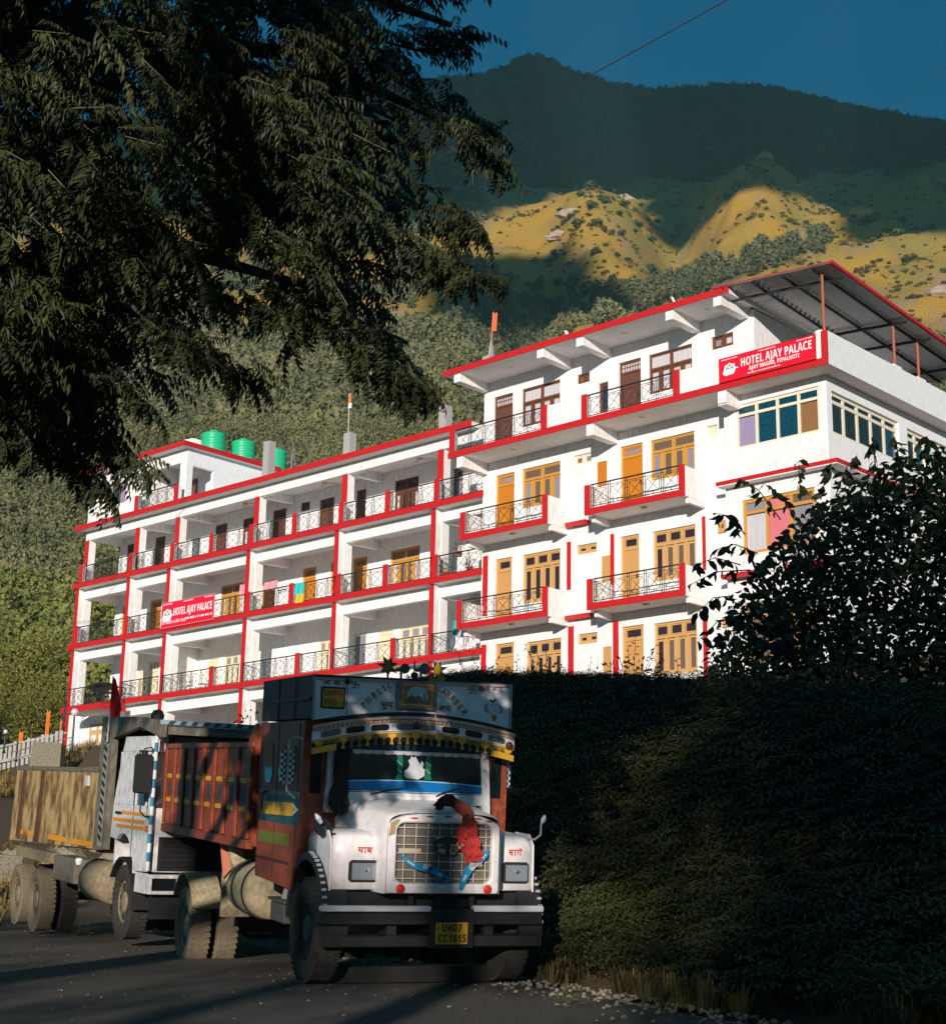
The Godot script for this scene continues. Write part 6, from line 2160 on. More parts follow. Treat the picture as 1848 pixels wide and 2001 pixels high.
	box(s, Vector3(-0.06, 0.12, -8.0), Vector3(0.1, 0.3, -5.4))
	put("side_beam", s, dust, t)
	s = tool()
	lathe(s, [Vector2(0.001, 0.05), Vector2(0.05, 0.04), Vector2(0.06, 0.0), Vector2(0.04, -0.06), Vector2(0.001, -0.07)], Transform3D(Basis(), Vector3(-0.12, 0.28, -3.3)), 10)
	put("side_lamp", s, plain(lin(0.7, 0.7, 0.7), 0.3), t)
	# tipper body
	var b := place(Transform3D(), t, "tipper_body")
	s = tool()
	for x in [-0.05, 2.37]:
		plate(s, PackedVector2Array([Vector2(2.62, 0.50), Vector2(8.55, 0.38), Vector2(8.35, 1.70), Vector2(2.62, 1.76)]), -0.03, 0.03, Transform3D(flip.basis, Vector3(x, 0, 0)))
	box(s, Vector3(-0.02, 0.44, -8.5), Vector3(2.34, 0.5, -2.62))
	box(s, Vector3(-0.02, 0.5, -8.5), Vector3(2.34, 1.68, -8.44))
	put("side_wall", s, ochre, b)
	for z in [-7.75, -6.35]:
		s = tool()
		hexa(s, [Vector3(-0.13, 0.45, z + 0.1), Vector3(-0.08, 0.45, z + 0.1), Vector3(-0.08, 0.45, z - 0.1), Vector3(-0.13, 0.45, z - 0.1), Vector3(-0.11, 1.68, z + 0.22), Vector3(-0.08, 1.68, z + 0.22), Vector3(-0.08, 1.68, z + 0.02), Vector3(-0.11, 1.68, z + 0.02)])
		put("rib", s, paint([[0.0, lin(0.05, 0.02, 0.01)], [1.0, lin(0.13, 0.06, 0.025)]], 0.03, 54, Vector3(1, 0.4, 1), 0.8), b)
	s = tool()
	box(s, Vector3(-0.1, 1.68, -8.35), Vector3(-0.02, 1.75, -2.6))
	put("top_rail", s, grey, b)
	s = tool()
	for q in [[-8.0, -7.5], [-7.1, -6.5], [-5.6, -4.4], [-4.0, -2.75]]:
		box(s, Vector3(-0.086, 0.52 - q[0] * 0.0, q[0]), Vector3(-0.081, 0.60, q[1]))
	put("orange_stripe", s, orange, b)
	s = tool()
	bevel_box(s, Vector3(-0.12, 1.45, -3.35), Vector3(-0.081, 1.62, -3.15), 0.01)
	put("number_tag", s, plain(lin(0.5, 0.5, 0.45), 0.6), b)
	# front end and canopy over the cab
	s = tool()
	for x in [-0.05, 2.37]:
		plate(s, PackedVector2Array([Vector2(2.64, 0.48), Vector2(2.05, 0.52), Vector2(2.0, 2.2), Vector2(0.62, 2.36), Vector2(-0.4, 2.2), Vector2(-0.4, 2.42), Vector2(0.6, 2.5), Vector2(2.64, 2.54)]), -0.05, 0.05, Transform3D(flip.basis, Vector3(x, 0, 0)))
	box(s, Vector3(0.0, 0.5, -2.62), Vector3(2.32, 2.5, -2.56))
	hexa(s, [Vector3(0.0, 2.24, 0.36), Vector3(2.32, 2.24, 0.36), Vector3(2.32, 2.42, -2.56), Vector3(0.0, 2.42, -2.56), Vector3(0.0, 2.36, 0.36), Vector3(2.32, 2.36, 0.36), Vector3(2.32, 2.5, -2.56), Vector3(0.0, 2.5, -2.56)])
	put("canopy", s, grey, b)
	s = tool()
	bevel_box(s, Vector3(-0.1, 2.37, 0.36), Vector3(2.42, 2.44, 0.42), 0.01)
	var lip := put("canopy_lip", s, plain(lin(0.3, 0.36, 0.4), 0.6), b)
	s = tool()
	for i in 14:
		var x := 0.0 + i * 0.17
		plate(s, PackedVector2Array([Vector2(x, 2.378), Vector2(x + 0.08, 2.378), Vector2(x + 0.12, 2.432), Vector2(x + 0.04, 2.432)]), 0.419, 0.424)
	put("hazard_bars", s, plain(lin(0.01, 0.06, 0.09), 0.6), lip)
	s = tool()
	plate(s, PackedVector2Array([Vector2(2.18, 0.56), Vector2(2.4, 0.56), Vector2(2.4, 2.42), Vector2(2.18, 2.25)]), -0.055, -0.0505, Transform3D(flip.basis, Vector3(-0.05, 0, 0)))
	put("hazard_panel", s, plain(lin(0.26, 0.25, 0.22), 0.7), b)
	s = tool()
	for i in 13:
		var y := 0.62 + i * 0.135
		plate(s, PackedVector2Array([Vector2(2.2, y), Vector2(2.38, y + 0.07), Vector2(2.38, y + 0.14), Vector2(2.2, y + 0.07)]), -0.0595, -0.056, Transform3D(flip.basis, Vector3(-0.05, 0, 0)))
	put("hazard_bars", s, M.black, b)
	s = tool()
	lathe(s, [Vector2(0.09, 0.0), Vector2(0.1, 0.06), Vector2(0.07, 0.13), Vector2(0.001, 0.15)], Transform3D(Basis(), Vector3(0.05, 2.46, -0.25)), 12)
	put("beacon", s, M.black, b)
	# red cloth flag on the canopy
	var fl := thing("cloth_flag", "limp red cloth flag on a short pole above the tipper canopy", "flag", Vector3(-5.58, 4.55, -25.2))
	s = tool()
	bar(s, Vector3(0, -0.2, 0), Vector3(0.02, 0.82, 0), 0.012, 6)
	put("pole", s, plain(lin(0.5, 0.45, 0.42), 0.5), fl)
	s = smooth_tool()
	rr = []
	for j in 9:
		var y := 0.8 - j * 0.075
		var r := []
		for k in 8:
			var w := (0.05 + 0.02 * j) if j < 7 else 0.18 - 0.05 * (j - 6)
			r.append(Vector3(0.01 + w * k / 7.0, y - 0.05 * k / 7.0 * (1 if j > 5 else 0.3), 0.03 * sin(k * 1.4 + j * 0.35)))
		rr.append(r)
	loft(s, rr, false)
	put("cloth", s, plain(lin(0.75, 0.012, 0.012), 0.8), fl)

# ---------------------------------------------------------------- things on the hotel
func on_hotel(called: String, label: String, category: String, u: float, h: float, v: float, group := "") -> Node3D:
	var o := thing(called, label, category, hotel_world(u, h, v), group)
	o.basis = Basis(-du, Vector3.UP, -dv)
	return o

func sign_board(o: Node3D, w: float, h: float, second: String, script: bool) -> void:
	var s := tool()
	box(s, Vector3(-w / 2, -h / 2, -0.03), Vector3(w / 2, h / 2, 0.0))
	put("panel", s, M.sign_red, o)
	s = tool()
	for q in [[-w / 2 - 0.03, -h / 2 - 0.03, w / 2 + 0.03, -h / 2], [-w / 2 - 0.03, h / 2, w / 2 + 0.03, h / 2 + 0.03], [-w / 2 - 0.03, -h / 2, -w / 2, h / 2], [w / 2, -h / 2, w / 2 + 0.03, h / 2]]:
		box(s, Vector3(q[0], q[1], -0.035), Vector3(q[2], q[3], 0.006))
	put("frame", s, plain(lin(0.62, 0.25, 0.3), 0.5) if script else M.red, o)
	words(o, "lettering", "HOTEL AJAY PALACE", h * (0.30 if script else 0.36), Transform3D(Basis(), Vector3(w * 0.10, h * (0.07 if script else 0.13), 0.006)), M.sign_white, true, w * 0.76 / (h * (0.30 if script else 0.36) * 13.4))
	if script:
		words(o, "lettering", second, h * 0.13, Transform3D(Basis(), Vector3(-w * 0.27, -h * 0.30, 0.006)), M.sign_white, false, 0.9, "Droid Serif")
	else:
		words(o, "lettering", second, h * 0.17, Transform3D(Basis(), Vector3(w * 0.08, -h * 0.20, 0.006)), M.sign_white, true, w * 0.55 / (h * 0.17 * 16.8))
	# lines of print too small to read
	s = tool()
	var rr := RandomNumberGenerator.new()
	rr.seed = 8
	var rows := [[-w * 0.2, w * 0.14, -h * 0.40, h * 0.05]] if not script else [[-w * 0.04, w * 0.47, -h * 0.27, h * 0.09]]
	rows.append_array([[-w * 0.48, -w * 0.31, h * 0.44, h * 0.04], [-w * 0.08, w * 0.10, h * 0.44, h * 0.04], [w * 0.32, w * 0.48, h * 0.44, h * 0.05]])
	for r in rows:
		var x: float = r[0]
		while x < r[1]:
			var l: float = r[3] * rr.randf_range(0.4, 0.9)
			box(s, Vector3(x, r[2] - r[3] * 0.5, 0.004), Vector3(x + l, r[2] + r[3] * rr.randf_range(0.3, 0.5), 0.008))
			x += l + r[3] * (0.22 if rr.randf() > 0.2 else 0.8)
	put("small_print", s, M.sign_white, o)
	# emblem: pale badge with a sun between two peaks
	var c := Vector2(-w * 0.39, -h * 0.02)
	var k := h * 0.28
	s = tool()
	plate(s, PackedVector2Array([c + Vector2(-1.25, -0.55) * k, c + Vector2(-0.7, -0.95) * k, c + Vector2(0.7, -0.85) * k, c + Vector2(1.05, -0.2) * k, c + Vector2(0.85, 0.75) * k, c + Vector2(0.3, 0.8) * k, c + Vector2(0.0, 1.0) * k, c + Vector2(-0.35, 0.8) * k, c + Vector2(-0.85, 0.7) * k, c + Vector2(-1.0, 0.0) * k]), 0.002, 0.008)
	box(s, Vector3(c.x + 0.9 * k, c.y - 0.1 * k, 0.002), Vector3(c.x + 1.5 * k, c.y + 0.08 * k, 0.0075))
	var e := put("emblem", s, M.sign_white, o)
	s = tool()
	plate(s, PackedVector2Array([c + Vector2(-0.75, 0.0) * k, c + Vector2(0.75, 0.05) * k, c + Vector2(0.45, 0.55) * k, c + Vector2(0.2, 0.2) * k, c + Vector2(0.0, 0.1) * k, c + Vector2(-0.2, 0.25) * k, c + Vector2(-0.45, 0.5) * k]), 0.008, 0.0105)
	put("peaks", s, plain(lin(0.12, 0.4, 0.5), 0.5), e)
	s = tool()
	plate(s, PackedVector2Array([c + Vector2(-0.28, 0.42) * k, c + Vector2(0.28, 0.42) * k, c + Vector2(0.2, 0.66) * k, c + Vector2(0.0, 0.76) * k, c + Vector2(-0.2, 0.66) * k]), 0.008, 0.011)
	put("sun_disc", s, M.orange_cloth, e)

func cloth_sheet(s: SurfaceTool, w: float, h: float, waves: float, deep := 0.04) -> void:
	var rings := []
	for j in 7:
		var r := []
		for k in 12:
			var x := w * k / 11.0
			r.append(Vector3(x, -h * j / 6.0 - 0.04 * sin(PI * k / 11.0) * h, deep * sin(k * waves + j * 0.3) * (0.4 + j * 0.1)))
		rings.append(r)
	loft(s, rings, false)

func make_hotel_things() -> void:
	var o := on_hotel("sign", "red hotel name sign on the parapet at the top right corner of the hotel", "sign", 2.25, 20.08, -0.06)
	sign_board(o, 3.66, 0.80, "AJAY NAGAR, PIPALKOTI", false)
	o = on_hotel("sign", "red hotel name sign hung on the balcony railings of the long left wing", "sign", 34.45, 15.82, 1.36)
	sign_board(o, 3.85, 1.16, "For Comfortable Stay", true)
	# water tanks on the rooftop room
	var tanks := [["green plastic water tank nearest the red roof corner", 37.25, 4.4, 0.62, 1.35, 0], ["green plastic water tank in the middle of the three", 37.2, 6.25, 0.62, 1.35, 0], ["green plastic water tank farthest right of the three, behind a column stub", 37.15, 8.3, 0.62, 1.35, 0],
		["tall white water tank left of the green tanks", 38.6, 4.2, 0.64, 1.15, 1], ["low white water tank at the left end of the row of tanks", 39.9, 4.0, 0.62, 0.95, 1]]
	for q in tanks:
		o = on_hotel("water_tank", q[0], "water tank", q[1], 24.3, q[2], "water tanks on the rooftop room")
		var s := smooth_tool()
		var r: float = q[3]
		var h: float = q[4]
		var prof := [Vector2(0.01, 0.0), Vector2(r, 0.0)]
		for i in 9:
			var y := h * 0.86 * i / 8.0
			prof.append(Vector2(r * (1.0 if i % 2 == 0 else 0.955), y))
			prof.append(Vector2(r * (1.0 if i % 2 == 0 else 0.955), y + h * 0.07))
		prof.append_array([Vector2(r * 0.9, h * 0.98), Vector2(r * 0.45, h * 1.04), Vector2(r * 0.42, h * 1.04)])
		lathe(s, prof, Transform3D(), 24)
		put("drum", s, M.tank_green if q[5] == 0 else M.grime_white, o)
		s = tool()
		lathe(s, [Vector2(r * 0.4, h * 1.03), Vector2(r * 0.42, h * 1.09), Vector2(r * 0.1, h * 1.12), Vector2(0.01, h * 1.12)], Transform3D(), 16)
		put("lid", s, M.tank_green if q[5] == 0 else M.grime_white, o)
	# lattice aerial
	o = on_hotel("aerial", "grey lattice aerial shaped like a V on the flat wing roof", "aerial", 31.2, 21.4, 5.0)
	var s := tool()
	for e in [-1, 1]:
		var a := Vector3(0.15 * e, 0.5, 0)
		var b := Vector3((-0.75 if e < 0 else 0.85), 3.1 if e < 0 else 2.6, 0)
		for k in 2:
			var off := Vector3(0.14, 0.05, 0.0) * (k - 0.5)
			bar(s, a + off, b + off * 0.3, 0.012)
		for k in 9:
			bar(s, a.lerp(b, k / 9.0) + Vector3(0.07, 0.025, 0) * (1 if k % 2 == 0 else -1), a.lerp(b, (k + 1) / 9.0) + Vector3(0.07, 0.025, 0) * (-1 if k % 2 == 0 else 1), 0.008)
	put("arms", s, plain(lin(0.3, 0.34, 0.36), 0.4, 0.5), o)
	s = tool()
	for e in [[-0.25, 0.2], [0.3, 0.2], [0.0, -0.3]]:
		bar(s, Vector3(e[0], 0, e[1]), Vector3(e[0] * 0.3, 1.7, e[1] * 0.3), 0.015)
	for k in 6:
		var y := 0.2 + k * 0.25
		var f := 1.0 - 0.7 * y / 1.7
		bar(s, Vector3(-0.25 * f, y, 0.2 * f), Vector3(0.3 * f, y + 0.2, 0.2 * f), 0.008)
		bar(s, Vector3(0.3 * f, y, 0.2 * f), Vector3(-0.25 * f, y + 0.2, 0.2 * f), 0.008)
	bar(s, Vector3(-0.6, 0, 0.1), Vector3(-0.6, 2.3, 0.1), 0.03)
	put("mast", s, plain(lin(0.36, 0.38, 0.38), 0.5, 0.4), o)
	# prayer flags on poles
	o = on_hotel("prayer_flag", "thin orange flag on a white pedestal at the left end of the tower roof", "flag", 15.5, 22.95, 1.0)
	s = tool()
	hexa(s, [Vector3(-0.3, 0, 0.25), Vector3(0.3, 0, 0.25), Vector3(0.3, 0, -0.25), Vector3(-0.3, 0, -0.25), Vector3(-0.24, 0.65, 0.2), Vector3(0.12, 0.65, 0.2), Vector3(0.12, 0.65, -0.2), Vector3(-0.24, 0.65, -0.2)])
	hexa(s, [Vector3(-0.05, 0.65, 0.1), Vector3(0.1, 0.65, 0.1), Vector3(0.1, 0.65, -0.1), Vector3(-0.05, 0.65, -0.1), Vector3(0.0, 1.3, 0.03), Vector3(0.05, 1.3, 0.03), Vector3(0.05, 1.3, -0.03), Vector3(0.0, 1.3, -0.03)])
	put("pedestal", s, M.concrete, o)
	s = tool()
	bar(s, Vector3(0.0, 0.9, 0), Vector3(0.12, 2.5, 0), 0.03, 6)
	put("pole", s, plain(lin(0.5, 0.2, 0.12), 0.6), o)
	s = tool()
	cloth_sheet(s, 0.22, 0.75, 1.1)
	put("cloth", s, plain(lin(0.7, 0.13, 0.04), 0.8), o).position = Vector3(0.11, 2.45, 0)
	o = on_hotel("prayer_flag", "small orange and white flag on a stick above the wing's middle column stub", "flag", 26.0, 23.0, 3.2)
	s = tool()
	bar(s, Vector3(0, 0, 0), Vector3(-0.05, 2.0, 0), 0.02, 6)
	put("pole", s, plain(lin(0.6, 0.55, 0.4), 0.6), o)
	s = tool()
	cloth_sheet(s, 0.14, 0.5, 1.3)
	put("cloth", s, M.orange_cloth, o).position = Vector3(-0.04, 1.98, 0)
	s = tool()
	cloth_sheet(s, 0.22, 0.22, 1.2)
	put("white_cloth", s, M.sign_white, o).position = Vector3(-0.02, 1.5, 0.03)
	# dish edges seen from below on the tower roof
	for q in [["white flat panel tilted on the tower roof above the second roof beam", 11.3, 0.9, 0.14], ["thin white stick leaning on the tower roof near the tin roof", 6.3, 0.8, 0.07]]:
		o = on_hotel("roof_panel", q[0], "panel", q[1], 22.92, q[2])
		s = tool()
		plate(s, PackedVector2Array([Vector2(0, 0), Vector2(q[3], 0), Vector2(q[3] * 0.6 - 0.3, 0.75), Vector2(-0.36, 0.8)]), -0.02, 0.02)
		put("panel", s, M.grime_white, o)
		s = tool()
		bar(s, Vector3(0.02, 0.0, -0.3), Vector3(-0.1, 0.4, 0), 0.012)
		put("stay", s, M.iron, o)
	# ceiling fans in the top gallery
	for q in [["orange brown ceiling fan in the third top gallery bay from the left", 32.5, 2.85], ["orange brown ceiling fan in the middle top gallery bay of the wing", 27.0, 2.8], ["orange brown ceiling fan in the top gallery bay beside the tower", 21.1, 2.8]]:
		o = on_hotel("ceiling_fan", q[0], "fan", q[1], 20.85, q[2], "ceiling fans in the top gallery")
		s = tool()
		lathe(s, [Vector2(0.01, 0.0), Vector2(0.12, 0.02), Vector2(0.13, 0.1), Vector2(0.03, 0.13), Vector2(0.02, 0.3)], Transform3D(), 14)
		put("motor", s, plain(lin(0.6, 0.36, 0.2), 0.5), o)
		for k in 3:
			s = tool()
			box(s, Vector3(0.1, 0.05, -0.06), Vector3(0.62, 0.062, 0.06), Transform3D(Basis(Vector3.UP, TAU * k / 3.0 + 0.5), Vector3.ZERO))
			put("blade", s, plain(lin(0.62, 0.38, 0.2), 0.5), o)
	# washing on the railings
	for q in [["pink towel hanging behind the wing railing by a column", 31.4, 16.75, 1.9, 0.5, 0.55, "pink"], ["long pale pink cloth draped on a line in the middle gallery", 29.6, 16.6, 1.8, 0.95, 0.4, "pink"], ["white sheet drying beside the pale pink cloth", 28.55, 16.4, 1.75, 0.6, 0.45, "white"], ["turquoise cloth hung over the middle gallery railing", 27.0, 16.14, 1.38, 0.62, 0.5, "teal"], ["yellow cloth hung below the turquoise one on the railing", 26.95, 15.62, 1.40, 0.55, 0.36, "yellow"]]:
		s = tool()
		cloth_sheet(s, q[4], q[5], 1.2, 0.03)
		var mat: Material = {"pink": plain(lin(0.7, 0.3, 0.34), 0.9), "white": plain(lin(0.7, 0.66, 0.72), 0.9), "teal": M.teal, "yellow": plain(lin(0.65, 0.42, 0.03), 0.9)}[q[6]]
		var c := single("hanging_cloth", s, mat, q[0], "cloth", "washing hung out on the wing galleries")
		c.transform = Transform3D(Basis(-du, Vector3.UP, -dv), hotel_world(q[1], q[2], q[3]))
	# plants and furniture in the galleries
	for q in [["potted plant behind the right end railing of the middle gallery", 18.35, 15.28, 1.7, 0.6], ["small potted plant in the corner of the middle gallery", 17.1, 15.28, 1.75, 0.45], ["hanging basket plant under the slab beside the tower", 17.65, 16.0, 1.7, 0.5]]:
		o = on_hotel("potted_plant", q[0], "potted plant", q[1], q[2], q[3])
		s = tool()
		lathe(s, [Vector2(0.01, 0.0), Vector2(0.1, 0.0), Vector2(0.15, 0.22), Vector2(0.13, 0.22), Vector2(0.01, 0.2)], Transform3D(), 12)
		put("pot", s, M.steel_red, o)
		part("leaves", leaf_ball(int(q[1] * 10), 120, float(q[4]), 0.09, Color(0.06, 0.08, 0.02)), M.leaf, o).position = Vector3(0, 0.2 + q[4] * 0.4, 0)
	o = on_hotel("sun_umbrella", "folded turquoise umbrella leaning on the lower gallery railing by the tower", "umbrella", 17.0, 12.15, 1.15)
	s = tool()
	bar(s, Vector3(-0.3, 0.0, 0), Vector3(0.1, 1.0, 0), 0.02, 6)
	put("pole", s, M.grime_white, o)
	s = smooth_tool()
	lathe(s, [Vector2(0.01, 0.5), Vector2(0.12, 0.42), Vector2(0.28, 0.12), Vector2(0.32, 0.0), Vector2(0.2, 0.05), Vector2(0.01, 0.1)], Transform3D(Basis(Vector3.BACK, 0.5), Vector3(0.0, 0.75, 0)), 8)
	put("canopy", s, M.teal, o)
	o = on_hotel("dish", "white satellite dish beside the turquoise umbrella", "satellite dish", 16.6, 12.3, 1.2)
	s = smooth_tool()
	lathe(s, [Vector2(0.01, 0.0), Vector2(0.25, 0.05), Vector2(0.42, 0.16), Vector2(0.43, 0.17), Vector2(0.25, 0.07), Vector2(0.01, 0.02)], Transform3D(Basis(Vector3.RIGHT, 0.9), Vector3(0, 0.45, 0)), 20)
	put("bowl", s, M.grime_white, o)
	s = tool()
	bar(s, Vector3(0, -0.15, 0), Vector3(0, 0.45, -0.02), 0.025, 6)
	put("post", s, M.grime_white, o)
	for q in [["white plastic chair behind the lower gallery railing, nearer the column", 35.5, 12.17, 2.3, "white"], ["second white plastic chair behind the lower gallery railing, nearer the red post", 34.3, 12.17, 2.5, "white"], ["dark garden chair at the left end of the lower gallery", 41.6, 12.17, 1.6, "black"]]:
		o = on_hotel("garden_chair", q[0], "chair", q[1], q[2], q[3])
		var mt: Material = M.grime_white if q[4] == "white" else M.black
		s = tool()
		bevel_box(s, Vector3(-0.24, 0.4, -0.24), Vector3(0.24, 0.44, 0.24), 0.02)
		put("seat", s, mt, o)
		s = tool()
		hexa(s, [Vector3(-0.24, 0.44, -0.2), Vector3(0.24, 0.44, -0.2), Vector3(0.24, 0.44, -0.24), Vector3(-0.24, 0.44, -0.24), Vector3(-0.2, 0.85, -0.28), Vector3(0.2, 0.85, -0.28), Vector3(0.2, 0.85, -0.32), Vector3(-0.2, 0.85, -0.32)])
		put("backrest", s, mt, o)
		for e in [[-1, -1], [1, -1], [-1, 1], [1, 1]]:
			s = tool()
			bar(s, Vector3(0.2 * e[0], 0.4, 0.2 * e[1]), Vector3(0.24 * e[0], 0.0, 0.24 * e[1]), 0.02)
			put("leg", s, mt, o)
	o = on_hotel("parasol_table", "round table under a black parasol on the porch at the wing's left end", "table", 42.3, 12.17, 2.5)
	s = tool()
	lathe(s, [Vector2(0.5, 0.72), Vector2(0.5, 0.75), Vector2(0.01, 0.75)], Transform3D(), 18)
	lathe(s, [Vector2(0.2, 0.0), Vector2(0.03, 0.03), Vector2(0.03, 0.72)], Transform3D(), 10)
	put("table_top", s, M.black, o)
	s = tool()
	lathe(s, [Vector2(0.8, 1.0), Vector2(0.5, 1.15), Vector2(0.02, 1.25), Vector2(0.01, 1.2), Vector2(0.5, 1.1)], Transform3D(Basis(Vector3.BACK, 0.12), Vector3.ZERO), 10)
	put("parasol", s, M.black, o)
	s = tool()
	bar(s, Vector3(0, 0.75, 0), Vector3(-0.1, 1.22, 0), 0.02, 6)
	put("pole", s, M.grime_white, o)

# ---------------------------------------------------------------- trees
func leaflet(s: SurfaceTool, p: Vector3, d: Vector3, n: Vector3, l: float, w: float, c: Color) -> void:
	# a pointed leaf folded along its midrib
	var sd := d.cross(n).normalized() * w * 0.5
	var m := p + d * l * 0.42
	var tip := p + d * l - n * l * 0.12
	s.set_color(c)
	tri(s, p, m + sd + n * w * 0.12, tip)
	s.set_color(c * 0.92)
	tri(s, p, tip, m - sd + n * w * 0.12)

func leaf_ball(sd: int, count: int, size: float, leaf: float, c: Color) -> ArrayMesh:
	var r := RandomNumberGenerator.new()
	r.seed = sd
	var s := tool()
	for i in count:
		var d := Vector3(r.randfn(), r.randfn(), r.randfn()).normalized()
		var p := d * size * 0.5 * pow(r.randf(), 0.45)
		var g := (d + Vector3(r.randfn(), r.randfn() - 0.7, r.randfn()) * 0.7).normalized()
		var n := g.cross(Vector3(r.randfn(), r.randfn(), r.randfn())).normalized()
		var t := r.randf_range(0.6, 1.4)
		leaflet(s, p, g, n, leaf * r.randf_range(0.7, 1.25), leaf * 0.42, Color(c.r * t * r.randf_range(0.9, 1.3), c.g * t, c.b * t))
	return done(s)

func frond_mesh(sd: int) -> ArrayMesh:
	# a drooping spray of compound leaves along +x, its leaflets hanging
	var r := RandomNumberGenerator.new()
	r.seed = sd
	var s := tool()
	s.set_color(Color(0.05, 0.04, 0.02))
	bar(s, Vector3(0, 0, 0), Vector3(0.30, -0.02, 0), 0.004, 3)
	for f in 7:
		var root := Vector3(0.045 * f, -0.002 * f, 0)
		var az := r.randf_range(-1.1, 1.1) + (0.6 if f % 2 == 0 else -0.6)
		var dir := Vector3(cos(az) * 0.9, r.randf_range(-0.5, 0.12), sin(az)).normalized()
		var p := root
		var l := r.randf_range(0.2, 0.33)
		var n := 6
		var tone := r.randf_range(0.65, 1.35)
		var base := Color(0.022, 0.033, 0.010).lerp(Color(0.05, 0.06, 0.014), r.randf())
		for k in n:
			var q := p + dir * l / n
			dir = (dir + Vector3(0, -0.09, 0)).normalized()
			var side := dir.cross(Vector3.UP).normalized()
			for e in [-1.0, 1.0]:
				var g: Vector3 = (dir * 0.55 + side * e * 0.75 + Vector3(0, -0.55 - r.randf() * 0.4, 0)).normalized()
				var up: Vector3 = (Vector3.UP + side * e * 0.4 + Vector3(r.randfn(), r.randfn(), r.randfn()) * 0.25)
				up = (up - g * up.dot(g)).normalized()
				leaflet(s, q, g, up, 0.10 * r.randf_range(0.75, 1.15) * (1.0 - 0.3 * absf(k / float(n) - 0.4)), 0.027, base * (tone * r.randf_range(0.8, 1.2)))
			p = q
		leaflet(s, p, dir, Vector3.UP, 0.07, 0.02, base * tone)
	return done(s)

func in_poly(p: Vector2, poly: PackedVector2Array) -> bool:
	return Geometry2D.is_point_in_polygon(p, poly)

